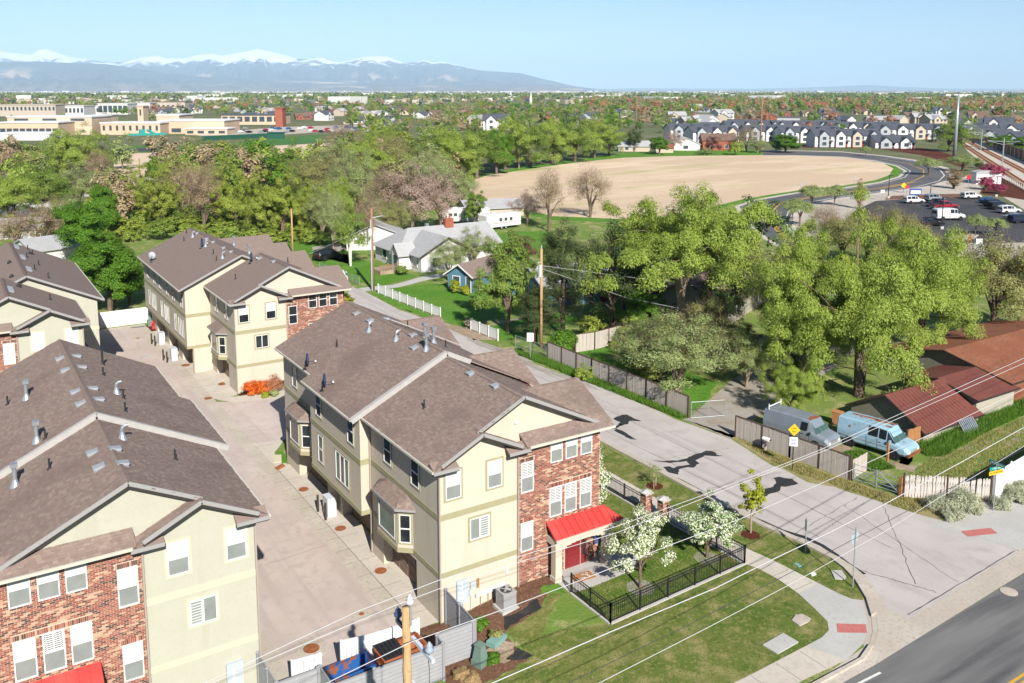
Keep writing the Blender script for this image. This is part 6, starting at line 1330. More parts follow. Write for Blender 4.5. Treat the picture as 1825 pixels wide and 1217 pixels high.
o = thing('ac_unit', 'grey air conditioner on a concrete pad at the front wall', 'air conditioner', (3.15,-1.05,.42)); s = MB(); s.box(-.5,-.5,-.15,.5,.5,.06); s.build('pad', M('concrete_new'), o)
s = MB(); s.box(-.37,-.37,.06,.37,.37,.12); [s.box(x,-.375,.12,x+.022,.375,.85) for x in np.arange(-.37,.36,.04)]; s.box(-.36,-.36,.12,.36,.36,.85); [s.box(-.375,y,.12,.375,y+.022,.85) for y in np.arange(-.37,.36,.04)]; s.build('grille', M('ac_grey'), o)
s = MB(); s.box(-.39,-.39,.85,.39,.39,.92); s.build('top_plate', M('ac_grey'), o); s = MB(); s.disc((0,0,.92), .3, 20, .02); s.build('fan_well', M('plastic_black'), o); s = MB()
for i in range(4): t = R(45+i*90); s.obox((.13*math.cos(t), .13*math.sin(t), .955), Vector((math.cos(t), math.sin(t), 0))*.13, Vector((-math.sin(t), math.cos(t), .25))*.07, Vector((0,0,.006)))
s.build('fan', M('ac_grey'), o)
def cabinet(label, x, y, rz=0):
    o = thing('utility_cabinet', label, 'utility cabinet', (x, y, 0), rz, 'pale utility cabinets at the garages'); s = MB(); s.box(-.28,-.42,0,.28,.42,1.15); s.build('cabinet', M('steel_white'), o); s = MB(); s.box(-.3,-.44,1.15,.3,.44,1.2); s.build('lid', M('steel_white'), o); s = MB(); s.box(-.285,-.02,.1,-.28,.02,1.1); s.build('door_seam', M('trim_grey'), o)
def bollard(label, x, y):
    o = thing('bollard', label, 'bollard', (x, y, 0), 0, 'dark bollards guarding the cabinets'); s = MB(); s.tube([(0,0,-.1),(0,0,1.05)], .075, 10); s.build('post', M('trim_dark'), o); s = MB(); s.lathe([(.08,1.05),(.06,1.1),(.02,1.12)], 10); s.build('cap', M('trim_dark'), o)
cabinet('pale utility cabinet at the middle block garages', -.35, 13.9); bollard('dark bollard on the far side of the middle block cabinet', -.85, 14.6); bollard('dark bollard on the near side of the middle block cabinet', -.85, 13.3)
for i, (px, py) in enumerate(((288,612),(310,641))):
    P0 = gp(px, py); cabinet(['pale utility cabinet farther along the back block garages','pale utility cabinet nearer along the back block garages'][i], P0.x, P0.y); bollard(['dark bollard beyond the farther cabinet','dark bollard beyond the nearer cabinet'][i], P0.x-.9, P0.y+.35); bollard(['dark bollard beside the farther cabinet','dark bollard beside the nearer cabinet'][i], P0.x-.75, P0.y-.6)
def hydrant(label, P, s_=1): 
    o = thing('fire_hydrant', label, 'fire hydrant', P, 0, 'red fire hydrants'); o.scale = (s_,)*3; s = MB(); s.lathe([(.2,0),(.2,.06),(.13,.08),(.13,.6),(.17,.62),(.17,.68),(.13,.72),(.09,.85),(.03,.9)], 12); s.build('barrel', M('red_paint'), o, True)
    for a in (0, 180, 90): q = MB(); q.tube([(.1,0,.48),(.26,0,.48)], .07, 8); c = q.build('nozzle', M('red_paint'), o); c.rotation_euler.z = R(a)
hydrant('red fire hydrant in the corner at the drive end', (-.75,65.6,.03)); hydrant('red fire hydrant at the car park kerb', tuple(gp(1729,431)), 1.3)
o = thing('utility_pedestal', 'grey utility pedestal by the drive end wall', 'utility box', (-.7,67.2,0)); s = MB(); s.box(-.35,-.3,0,.35,.3,.7); s.build('cabinet', M('green_box'), o); s = MB(); s.box(-.2,-.18,.7,.2,.18,1.15); s.build('cap', M('green_box'), o)
o = thing('drain_grate', 'dark kerb drain grate at the drive end', 'drain', (-2.0,67.4,.02)); s = MB(); s.box(-.7,-.25,0,.7,.25,.012); s.build('frame', M('plastic_black'), o); [MB().box(-.6+i*.2,-.2,.012,-.52+i*.2,.2,.02).build('bar', M('trim_grey'), o) for i in range(7)]
for x, y, l in ((-.75,22.35,'brick and plank scraps at the far corner of the middle block'),):
    o = thing('scrap_pile', l, 'scrap', (x, y, .02), R(30))
    for i in range(5): s = MB(); s.box(-.5+.05*i,-.25+.1*i,.0,.3+.04*i,-.19+.1*i,.06+.02*(i%2)); s.build('plank', M('rust' if i%2 else 'wood_brown'), o)
o = thing('doormat', 'tan doormat with pale pattern at the red porch', 'doormat', (7.85,-1.15,.622), R(-4)); s = MB(); s.box(-.62,-.36,0,.62,.36,.02); s.build('mat', M('wood_brown'), o); s = MB(); [s.disc((random.uniform(-.45,.45), random.uniform(-.22,.22), .022), .05, 8, .004) for _ in range(16)]; s.build('pattern', M('blind_white'), o)
o = thing('porch_flag', 'blue cloth hanging at the right porch column', 'flag', (9.35,-.2,.6)); s = MB(); s.ext([(0,0,1.0),(.12,.05,.95),(.26,0,1.0),(.28,0,1.9),(0,0,1.9)], (0,.04,0)); s.build('cloth', M('bin_blue'), o)
o = thing('wheelie_bin', 'brown wheeled bin with open lid behind the blue van', 'wheeled bin', tuple(gp(1492,757)), R(20)); s = MB(); s.add([(-.26,-.28,.1),(.26,-.28,.1),(.26,.28,.1),(-.26,.28,.1),(-.32,-.36,1.0),(.32,-.36,1.0),(.32,.36,1.0),(-.32,.36,1.0)], [(0,1,5,4),(1,2,6,5),(2,3,7,6),(3,0,4,7),(4,5,6,7),(3,2,1,0)]); s.build('body', M('wood_brown'), o); s = MB(); s.slab([(-.34,-.4,1.05),(.34,-.4,1.05),(.34,.38,1.12),(-.34,.38,1.12)], .05); s.build('lid', M('wood_brown'), o); [MB().tube([(x,.3,.12),(x+.06,.3,.12)], .12, 10).build('wheel', M('plastic_black'), o) for x in (-.3,.24)]
P0 = gp(1796,770); o = thing('metal_sheet', 'ribbed pale metal sheet leaning against the garage wall', 'metal sheet', (44.4,-.35,.6), 0)
for i in range(9): s = MB(); s.beam((-.9+i*.22,-.55,.05), (-.95+i*.22,.15,1.0), .12, .03, (0,1,0)); s.build('rib', M('galvanised'), o)

# ------------------------------------------------------------ vehicles
def paint(name, c, metal=.2, rough=.3, noise=None): return mat(name, c, rough, .5, noise, metal=metal)
paint('van_blue', (.30,.48,.60), .1, .5, [(1.1,(.36,.53,.63),.4,.65,4), (3.0,(.23,.10,.05),.66,.70,5)])
paint('van_grey', (.25,.30,.36), .3, .45, [(.9,(.30,.34,.39),.4,.65,4)])
paint('car_white', (.80,.80,.80)); paint('car_black', (.012,.013,.016)); paint('car_red', (.35,.015,.03)); paint('car_blue', (.02,.10,.30)); paint('car_silver', (.45,.47,.50), .5); paint('car_navy', (.018,.025,.06))
mat('car_glass', (.015,.02,.022), .05, .7); mat('windscreen', (.05,.10,.085), .08, .7, [(2,(.12,.18,.14),.5,.65)]); mat('tyre', (.018,.018,.018), .9, .2); mat('rim', (.55,.56,.57), .35, .5, metal=.5); mat('headlight', (.75,.76,.74), .15, .6); mat('tail_light', (.35,.01,.01), .3, .5); mat('chrome', (.60,.62,.64), .25, .5, metal=.6)
SHAPES = {}   # stations: x, z bottom, z belt, z roof, half widths low/belt/roof; front is +x
SHAPES['van'] = ([(-2.62,.55,1.15,1.85,.90,.88,.74),(-2.55,.42,1.22,2.02,.97,.95,.80),(-1.2,.38,1.25,2.07,.99,.97,.82),(-.3,.38,1.25,2.07,.99,.97,.82),(.5,.38,1.25,2.06,.99,.97,.82),(1.08,.38,1.22,2.0,.99,.96,.78),(1.72,.38,1.17,1.2,.98,.92,.84),(2.35,.42,1.05,1.08,.96,.88,.80),(2.60,.50,.85,.88,.90,.82,.76)], [3,4,5], 5, (-1.6,1.65), .36)
SHAPES['suv'] = ([(-2.3,.5,1.0,1.4,.86,.84,.70),(-2.2,.38,1.05,1.66,.92,.90,.70),(-1.2,.34,1.05,1.75,.95,.92,.72),(-.1,.34,1.03,1.76,.95,.92,.72),(.45,.34,1.0,1.68,.95,.92,.70),(1.15,.34,.98,1.02,.94,.88,.80),(2.1,.38,.90,.93,.90,.82,.74),(2.32,.48,.70,.73,.82,.74,.70)], [1,2,3], 4, (-1.4,1.4), .36)
SHAPES['sedan'] = ([(-2.3,.5,.88,.91,.84,.78,.72),(-2.15,.36,.95,.98,.90,.86,.78),(-1.55,.33,.96,1.02,.92,.88,.78),(-.8,.33,.96,1.42,.92,.88,.64),(.2,.33,.95,1.45,.92,.88,.66),(1.05,.33,.92,.96,.92,.86,.78),(2.05,.36,.82,.85,.90,.80,.72),(2.3,.45,.62,.65,.82,.74,.68)], [2,3,4], 4, (-1.4,1.4), .33)
SHAPES['pickup'] = ([(-2.7,.6,1.05,1.08,.92,.92,.90),(-2.6,.5,1.08,1.1,.96,.96,.94),(-.75,.48,1.08,1.1,.96,.96,.94),(-.65,.48,1.12,1.80,.97,.94,.74),(.55,.48,1.12,1.84,.97,.94,.74),(1.15,.48,1.10,1.14,.97,.90,.82),(2.4,.52,1.02,1.05,.95,.86,.78),(2.65,.6,.85,.88,.88,.80,.74)], [3,4], 4, (-1.65,1.75), .42)
WH = {}
def wheel(parent, x, y, r, sg):
    if r not in WH:
        t = MB(); prof = [(.55,-.11),(.93,-.12),(1,-.08),(1,.08),(.93,.12),(.55,.11)]; n = 18; vs = []; fs = []
        for rr, d in prof:
            for j in range(n): a = 2*math.pi*j/n; vs.append((r*rr*math.cos(a), d, r*rr*math.sin(a)))
        for i in range(5):
            for j in range(n): fs.append((i*n+j, i*n+(j+1)%n, (i+1)*n+(j+1)%n, (i+1)*n+j))
        t.add(vs, fs); ty = t.mesh('tyre', M('tyre'), False)
        q = MB(); q.add([(r*.58*math.cos(2*math.pi*j/14), .085, r*.58*math.sin(2*math.pi*j/14)) for j in range(14)]+[(r*.2*math.cos(2*math.pi*j/14), .05, r*.2*math.sin(2*math.pi*j/14)) for j in range(14)], [(j,(j+1)%14,14+(j+1)%14,14+j) for j in range(14)]+[tuple(range(14,28))]); q.add([(a,-b,c) for a,b,c in q.v], [f[::-1] for f in q.f])
        WH[r] = (ty, q.mesh('rim', M('rim')))
    w_ = link('wheel', None, parent, (x, y, r)); link('tyre', WH[r][0], w_); link('rim', WH[r][1], w_); return w_
CARS = {}
def build_car(shape, paint_, name, label, loc, rz, group=None, s=1, cat=None, rust=False, side_glass=True):
    st, sw, wsi, ax, wr = SHAPES[shape]; o = thing(name, label, cat or {'van':'van','pickup':'pickup truck'}.get(shape,'car'), loc, rz, group); o.scale = (s,s,s)
    key = (shape, paint_, side_glass)
    if key not in CARS:
        V = []; F = []; n = 12
        for x, zb, zl, zr, w, wb, wr_ in st:
            half = [(w*.86, zb), (w, zb+.16), (w, zl-.16), (wb, zl), (wr_, zr-.07), (wr_*.82, zr)]
            V += [(x, y, z) for y, z in half]+[(x, -y, z) for y, z in half[::-1]]
        ns = len(st)
        for i in range(ns-1):
            for j in range(n): F.append((i*n+j, i*n+(j+1)%n, (i+1)*n+(j+1)%n, (i+1)*n+j))
        F += [tuple(range(n))[::-1], tuple(range((ns-1)*n, ns*n))]
        b = MB(); b.add(V, F); body = b.mesh('body', M(paint_))
        parts = []
        def panel(idx, m, nm, k=.1, off=.012):
            P = [Vector(V[i]) for i in idx]; c = sum(P, Vector())/len(P); nn = (P[1]-P[0]).cross(P[2]-P[1]).normalized(); 
            if nn.dot(c-Vector((0,0,.8))) < 0: nn = -nn
            q = MB(); q.add([p.lerp(c, k)+nn*off for p in P], [tuple(range(len(P)))]); parts.append((nm, q.mesh(nm, M(m))))
        if side_glass:
            for i in sw:
                for j in (3, 7): panel((i*n+j, i*n+j+1, (i+1)*n+j+1, (i+1)*n+j), 'car_glass', 'side_window', .12)
        i = wsi; panel((i*n+4, (i+1)*n+3, (i+1)*n+8, i*n+7), 'windscreen', 'windscreen', .06, .03)
        if shape == 'sedan': panel((3*n+4, 2*n+3, 2*n+8, 3*n+7), 'car_glass', 'rear_window', .08, .03)
        elif shape in ('suv','van'): panel((0*n+3, 0*n+4, 0*n+7, 0*n+8), 'car_glass', 'rear_window', .12, .02)
        if shape == 'pickup': q = MB(); q.box(-2.55,-.84,1.09,-.78,.84,1.125); parts.append(('load_bed', q.mesh('load_bed', M('plastic_black'))))
        xf = st[-1][0]; zf = st[-1][2]
        for sg in (-1, 1):
            q = MB(); q.obox((xf-.03, sg*st[-1][5]*.78, zf-.12), Vector((.05,0,0)), Vector((0,.14,0)), Vector((0,0,.09))); parts.append(('headlight', q.mesh('headlight', M('headlight'))))
            q = MB(); q.obox((st[0][0]-.0, sg*st[0][5]*.88, st[0][2]-.15), Vector((.03,0,0)), Vector((0,.08,0)), Vector((0,0,.14))); parts.append(('tail_light', q.mesh('tail_light', M('tail_light'))))
            q = MB(); q.obox((st[wsi][0]+.3, sg*(st[wsi][5]+.1), st[wsi][2]+.06), Vector((.06,0,0)), Vector((0,.1,0)), Vector((0,0,.08))); parts.append(('mirror', q.mesh('mirror', M(paint_))))
            for a_ in ax:
                aq = MB(); aq.add([(a_+wr*1.16*math.cos(R(18*j)), sg*(st[3][4]+.006), wr+wr*1.16*math.sin(R(18*j))) for j in range(20)], [tuple(range(20))]); parts.append(('wheel_arch', aq.mesh('wheel_arch', M('plastic_black'))))
        q = MB(); q.obox((xf+.02, 0, st[-1][1]+.05), Vector((.08,0,0)), Vector((0,st[-1][4],0)), Vector((0,0,.11))); q2 = MB(); q2.obox((st[0][0]-.03, 0, st[0][1]+.06), Vector((.08,0,0)), Vector((0,st[0][4],0)), Vector((0,0,.11)))
        bm_ = 'rust' if rust else ('chrome' if shape in ('van','pickup') else paint_)
        parts += [('bumper', q.mesh('bumper', M(bm_))), ('bumper', q2.mesh('bumper', M(bm_)))]
        if shape == 'van':
            for sg in (-1, 1):
                for xx, z0, z1 in ((-.35,.5,1.95),(.45,.5,1.95),(1.18,.5,1.25)): q = MB(); q.box(xx-.008, sg*.97, z0, xx+.008, sg*1.002, min(z1,1.2)); parts.append(('door_seam', q.mesh('door_seam', M('trim_dark'))))
                q = MB(); q.box(-2.4, sg*.985, .78, 1.6, sg*1.006, .83); parts.append(('rub_strip', q.mesh('rub_strip', M('chrome'))))
                q = MB(); q.box(.55, sg*.99, 1.0, .7, sg*1.012, 1.03); parts.append(('door_handle', q.mesh('door_handle', M('plastic_black'))))
        q = MB(); [q.obox((xf+.012, 0, zf-.2+.05*k), Vector((.01,0,0)), Vector((0,st[-1][5]*.55,0)), Vector((0,0,.012))) for k in range(4)]; parts.append(('grille', q.mesh('grille', M('trim_grey' if shape == 'van' else 'plastic_black'))))
        CARS[key] = (body, parts)
    body, parts = CARS[key]; link('body', body, o)
    for nm, me in parts: link(nm, me, o)
    for a_ in ax:
        for sg in (-1, 1): wheel(o, a_, sg*(st[3][4]-.10), wr, sg)
    return o
hd = math.atan2(-.98, .16)
bv = build_car('van', 'van_blue', 'van', 'old pale blue van with rust patches on its roof', (35.75,1.15,.6), hd, None, 1.0, rust=True)
for x, y, a, b in ((-1.6,.3,.45,.1),(-.7,.35,.55,.13),(.1,.25,.5,.2),(.75,.35,.3,.14),(-1.1,.05,.3,.06),(.9,-.3,.25,.1),(1.0,.55,.1,.08)):
    s = MB(); s.slab(jag([(x-a,y-b),(x+a,y-b*.8),(x+a*.9,y+b),(x-a*.8,y+b*.9)], .05, .12) and [(p[0],p[1],2.079) for p in jag([(x-a,y-b),(x+a,y-b*.8),(x+a*.9,y+b),(x-a*.8,y+b*.9)], .05, .12)], .02); s.build('rust_patch', M('rust'), bv)
gv = build_car('van', 'van_grey', 'van', 'grey panel van with white rear roof rack behind the plank fence', (32.45,5.15,.6), math.atan2(-.985,.17), None, 1.0, side_glass=False)
s = MB(); s.slab([(p[0],p[1],2.04) for p in jag([(.75,-.5),(1.1,-.6),(1.15,.5),(.85,.55),(.6,.1)], .05, .12)], .02); s.build('rust_patch', M('rust'), gv)
for y in (-.8,.8): s = MB(); s.tube([(-2.2,y,2.0),(-2.2,y,2.42)], .04, 6); s.build('rack_post', M('sign_white'), gv)
s = MB(); s.tube([(-2.2,-.85,2.22),(-2.2,.85,2.22)], .04, 6); s.build('rack_bar', M('sign_white'), gv)
for i in range(3): s = MB(); s.box(-2.2,-.5+i*.5,2.075,.8,-.47+i*.5,2.095); s.build('roof_rib', M('trim_grey'), gv)
for sg in (-1, 1): q = MB(); q.obox((.78,sg*.945,1.6), Vector((.24,0,0)), Vector((0,.0,0))+Vector((0,.012,0)), Vector((0,-sg*.07,.26))); q.build('side_window', M('car_glass'), gv)
PK = 'cars parked by the station'
def car_px(shape, pt, label, px, py, deg, group=PK, s=1): build_car(shape, pt, 'van' if shape == 'van' else 'pickup_truck' if shape == 'pickup' else 'parked_car', label, tuple(gp(px, py)), R(deg), group, s)
L0 = -20
car_px('suv','car_white','white suv at the left end of the car park',1628,362,L0); car_px('suv','car_silver','silver suv behind the dark pickup',1665,358,L0+6); car_px('pickup','car_navy','dark pickup between the silver suv and the red pickup',1672,368,L0); car_px('pickup','car_red','dark red pickup truck above the white van',1683,373,L0-4,s=1.05); car_px('van','car_white','tall white passenger van in the car park',1690,392,L0-5,s=1.15)
car_px('suv','car_white','white suv parked alone near the crossing',1730,354,L0); car_px('sedan','car_blue','blue car first in the far right row',1764,362,L0); car_px('suv','car_navy','navy car second in the far right row',1772,368,L0); car_px('suv','car_black','black suv third in the far right row',1780,373,L0); car_px('suv','car_white','white suv fourth in the far right row',1798,380,L0); car_px('sedan','car_silver','silver car low in the far right row',1810,392,L0); car_px('suv','car_navy','dark car cut off at the right edge of the row',1818,397,L0); car_px('sedan','car_black','black car half hidden below the white van',1660,403,L0)
car_px('suv','car_black','black suv parked on the lawn by the birch',585,462,20,None); car_px('sedan','car_white','white car half hidden behind the back block roof',605,500,75,None)
# ------------------------------------------------------------ houses and other buildings
WIN = {}
def far_window(parent, x, y, z, w, h, rz, dark='window_far'):
    key = (round(w,1), round(h,1))
    if key not in WIN:
        f = MB(); t = .09; frame_ring(f, (0,0,0), Vector((1,0,0)), Vector((0,-1,0)), w, h, t, -.02, .07); p = MB(); p.box(-w/2,-.03,-h/2,w/2,.01,h/2); p.box(-.03,-.045,-h/2,.03,-.03,h/2); p.box(-w/2,-.045,-.03,w/2,-.03,.03)
        p2 = MB(); p2.box(-w/2,-.03,-h/2,w/2,.01,h/2)
        WIN[key] = (f.mesh('window', M('white_paint')), p2.mesh('pane', M(dark)))
    o = link('window', WIN[key][0], parent, (x, y, z), rz); link('pane', WIN[key][1], o); return o
def gable_roof(mb, x0, x1, y0, y1, ze, zr, axis='x', oh=.4, t=.18):
    if axis == 'x':
        ym = (y0+y1)/2; k = (zr-ze)/((y1-y0)/2); a = ze-k*oh
        mb.slab([(x0-oh,y0-oh,a),(x1+oh,y0-oh,a),(x1+oh,ym,zr),(x0-oh,ym,zr)], t); mb.slab([(x1+oh,y1+oh,a),(x0-oh,y1+oh,a),(x0-oh,ym,zr),(x1+oh,ym,zr)], t)
    else:
        xm = (x0+x1)/2; k = (zr-ze)/((x1-x0)/2); a = ze-k*oh
        mb.slab([(x0-oh,y1+oh,a),(x0-oh,y0-oh,a),(xm,y0-oh,zr),(xm,y1+oh,zr)], t); mb.slab([(x1+oh,y0-oh,a),(x1+oh,y1+oh,a),(xm,y1+oh,zr),(xm,y0-oh,zr)], t)
def gable_wall(mb, x0, x1, y0, y1, ze, zr, axis='x', z0=-.3):
    mb.box(x0,y0,z0, x1,y1,ze)
    if axis == 'x':
        ym = (y0+y1)/2
        for x in (x0, x1-.1): mb.ext([(x,y0,ze),(x,y1,ze),(x,ym,zr-.05)], (.1,0,0))
    else:
        xm = (x0+x1)/2
        for y in (y0, y1-.1): mb.ext([(x0,y,ze),(x1,y,ze),(xm,y,zr-.05)], (0,.1,0))
def house(label, P, rz, w, d, ze, zr, wall, roof, axis='x', group=None, wins=(), name='house', cat='house', chimney=None, door=None, garage=None):
    """front along y = 0 facing -y, x from -w/2 to w/2"""
    o = thing(name, label, cat, P, rz, group)
    b = MB(); gable_wall(b, -w/2, w/2, 0, d, ze, zr, axis); b.build('wall', M(wall), o)
    r = MB(); gable_roof(r, -w/2, w/2, 0, d, ze, zr, axis); ro = r.build('roof', M(roof), o)
    for x, z, ww, hh in wins: far_window(o, x, -.02, z, ww, hh, 0)
    if chimney: c = MB(); c.box(chimney[0]-.35,chimney[1]-.35,ze, chimney[0]+.35,chimney[1]+.35,zr+1.0); c.box(chimney[0]-.42,chimney[1]-.42,zr+1.0, chimney[0]+.42,chimney[1]+.42,zr+1.12); c.build('chimney', M('brick_red'), ro)
    if door is not None: q = MB(); q.box(door-.48,-.06,0, door+.48,.02,2.1); dd = q.build('door', M('door_maroon'), o); q = MB(); q.tube([(door+.36,-.1,1.0),(door+.36,-.06,1.0)], .04, 6); q.build('handle', M('chrome'), dd)
    if garage: q = MB(); q.box(garage[0]-garage[1]/2,-.05,0, garage[0]+garage[1]/2,.02,2.2); q.build('garage_door', M('white_paint'), o)
    return o
# red roofed garages at the right
def shedlike(label, x0, x1, y0, y1, ze, zr, yr, wall, endwall, roof, ribs=False, name='garage'):
    o = thing(name, label, 'garage', (x0, y0, .6)); w_, d_ = x1-x0, y1-y0; ym = yr-y0; ze -= .6; zr -= .6
    b = MB(); b.box(0,0,-.5,w_,d_,ze); b.build('wall', M(wall), o)
    g_ = MB(); g_.ext([(-.02,.0,-.5),(-.02,d_,-.5),(-.02,d_,ze),(-.02,ym,zr-.06),(-.02,0,ze)], (.05,0,0)); g_.build('gable', M(endwall), o); g_ = MB(); g_.ext([(w_-.03,0,ze),(w_-.03,d_,ze),(w_-.03,ym,zr-.06)], (.05,0,0)); g_.build('gable', M(endwall), o)
    k = (zr-ze)/ym; r = MB(); r.slab([(-.35,-.35,ze-.35*k),(w_+.2,-.35,ze-.35*k),(w_+.2,ym,zr),(-.35,ym,zr)], .1); r.slab([(w_+.2,d_+.35,ze),(-.35,d_+.35,ze),(-.35,ym,zr),(w_+.2,ym,zr)], .1); ro = r.build('roof', M(roof), o)
    if ribs:
        for i in range(int(w_/.42)): s = MB(); s.beam((-.3+i*.42,-.35,ze-.35*k+.015), (-.3+i*.42,ym,zr+.015), .03, .03); s.build('seam', M(roof), ro)
    f = MB(); f.beam((-.36,-.36,ze-.35*k-.05), (w_+.2,-.36,ze-.35*k-.05), .05, .13); f.beam((-.37,-.36,ze-.35*k-.05), (-.37,ym,zr-.06), .05, .13); f.beam((-.37,ym,zr-.06), (-.37,d_+.3,ze-.06), .05, .13); f.build('fascia', M('trim_dark'), ro)
    return o
shedlike('low garage with ribbed red metal roof behind the blue van', 39.7, 46.7, .15, 6.3, 1.6, 3.35, 3.25, 'wall_beige', 'wall_beige_shaded', 'red_roof', True)
shedlike('garage with plain dark red roof between the ribbed one and the orange one', 46.95, 52.3, .5, 6.6, 2.5, 3.3, 3.6, 'wall_beige', 'wall_beige_shaded', 'red_roof')
shedlike('large building with orange brown roof and orange wall at the right edge', 52.4, 70, .9, 12, 2.75, 4.0, 6.5, 'orange_roof', 'wall_beige_shaded', 'orange_roof', False, 'outbuilding')
house('pale roofed shed behind the orange roofed building', (57,17,.6), 0, 7, 5, 2.2, 3.0, 'wall_beige_shaded', 'roof_pale', 'x', None, name='shed', cat='shed')
P0 = gp(1330, 560); house('brown roofed house hidden under the big elms', (P0.x, P0.y, .6), R(25), 14, 9, 2.6, 4.6, 'wall_beige', 'roof_brown', 'x', None, [(-3,1.5,1.2,1.1),(3,1.5,1.2,1.1)])
P0 = gp(1050, 540); house('pale blue house behind the pines', (P0.x, P0.y, .6), R(-10), 12, 8, 2.6, 4.2, 'siding_blue', 'roof_pale', 'x', None, [(-4,1.5,1.1,1.2),(0,1.5,1.6,1.2),(4,1.5,1.1,1.2)], door=2)
# white house
o = thing('house', 'white house with pale grey roof and brick chimney', 'house', (36.6,74.6,.6)); b = MB()
b.box(0,0,-.3, 8.4,8,2.5); b.ext([(0,0,2.5),(8.4,0,2.5),(4.2,0,4.7)], (0,.12,0)); b.box(-1.2,4.5,-.3, 15.5,13,2.5); b.ext([(15.4,4.5,2.5),(15.4,13,2.5),(15.4,8.7,5.0)], (.1,0,0)); b.box(-1.9,3.2,-.3, .2,5.6,2.3); b.ext([(-1.9,3.2,2.3),(-1.9,5.6,2.3),(-1.9,4.4,3.6)], (.1,0,0)); wl = b.build('wall', M('siding_white'), o)
for i in range(11):
    s = MB(); s.box(-.02,-.018,.1+i*.21, 8.42,-.002,.118+i*.21); s.build('siding_board', M('siding_white'), wl)
r = MB(); r.slab([(-.5,-.5,2.25),(4.2,-.5,4.75),(4.2,9,4.75),(-.5,9,2.25)][::-1], .12); r.slab([(8.9,-.5,2.25),(8.9,9,2.25),(4.2,9,4.75),(4.2,-.5,4.75)], .12)
r.slab([(-1.7,4.0,2.3),(16,4.0,2.3),(16,8.75,5.05),(2.2,8.75,5.05)], .12); r.slab([(16,13.5,2.3),(-1.7,13.5,2.3),(2.2,8.75,5.05),(16,8.75,5.05)], .12); r.slab([(-1.7,13.5,2.3),(-1.7,4.0,2.3),(2.2,8.75,5.05)], .12); r.slab([(-2.2,2.8,2.05),(0.9,2.8,2.05),(.9,4.4,3.75),(-2.2,4.4,3.75)], .1); r.slab([(.9,6,2.05),(-2.2,6,2.05),(-2.2,4.4,3.75),(.9,4.4,3.75)], .1)
ro = r.build('roof', M('roof_pale'), o)
c = MB(); c.box(8.2,8.0,4.4, 9.6,8.9,6.0); ch = c.build('chimney', M('brick_red'), ro); [MB().lathe([(.16,6.0),(.14,6.45)], 8, (8.55+k*.6,8.45,0)).build('chimney_pot', M('bin_orange'), ch) for k in range(2)]
c = MB(); c.box(5.4,9.0,4.6,5.9,9.5,5.4); c.build('chimney', M('galvanised'), ro)
f = MB(); f.beam((-.52,-.52,2.2),(4.2,-.52,4.7),.05,.16); f.beam((8.92,-.52,2.2),(4.2,-.52,4.7),.05,.16); f.build('fascia', M('trim_dark'), ro)
for x, z, w_, h_ in ((2.4,1.3,1.3,1.3),(5.8,1.3,1.2,1.2)): far_window(o, x, -.02, z, w_, h_, 0)
for y, z, w_, h_ in ((2.0,1.4,1.5,1.5),(9.5,1.4,1.2,1.2)): far_window(o, -.02 if y < 4 else -1.22, y, z, w_, h_, R(-90))
s = MB(); s.box(-1.96,3.9,0,-1.88,4.9,2.0); s.build('door', M('window_far'), o)
s = MB(); s.box(-5.5,1.6,-.2,-1.9,5.0,.5); s.build('porch_deck', M('soil'), o)
rl = MB()
for x in np.arange(-5.5,-1.9,.45): rl.box(x,1.6,.5,x+.04,1.64,1.3)
rl.box(-5.5,1.6,1.3,-1.9,1.66,1.36); rl.build('railing', M('wood_brown'), o)
# blue house
bz = math.atan2(-2.3,1.2); o = thing('house', 'small blue house with grey gabled roof and white trim', 'house', (35.45,61.5,.6), bz); w_ = 3.6
b = MB(); b.box(-w_/2,0,-.3, w_/2,9,2.3); b.ext([(-w_/2,0,2.3),(w_/2,0,2.3),(0,0,3.5)], (0,.1,0)); b.box(w_/2,2.2,-.3, w_/2+8,9,2.2); wl = b.build('wall', M('siding_blue'), o)
for i in range(14): s = MB(); s.box(-w_/2,-.02,.1+i*.17, w_/2,-.002,.115+i*.17); s.build('siding_board', M('siding_blue'), wl)
r = MB(); gable_roof(r, -w_/2, w_/2, 0, 9, 2.3, 3.55, 'y', .45, .12); r.slab([(w_/2,1.9,2.0),(w_/2+8.4,1.9,2.0),(w_/2+8.4,5.6,3.2),(w_/2,5.6,3.2)], .12); r.slab([(w_/2+8.4,9.3,2.0),(w_/2,9.3,2.0),(w_/2,5.6,3.2),(w_/2+8.4,5.6,3.2)], .12); ro = r.build('roof', M('shingle_far'), o)
f = MB(); [f.beam((sg*(w_/2+.45),-.47,2.3-.45*.69), (0,-.47,3.52), .05, .16) for sg in (-1,1)]; f.build('fascia', M('white_paint'), ro)
far_window(o, -.5, -.02, 1.35, 1.0, 1.1, 0); s = MB(); s.box(1.0,-.06,0,1.65,.02,1.95); dd = s.build('door', M('window_far'), o); s = MB(); frame_ring(s, (1.325,-.03,.98), Vector((1,0,0)), Vector((0,-1,0)), .65,1.95,.09,-.02,.06); s.build('frame', M('white_paint'), dd)
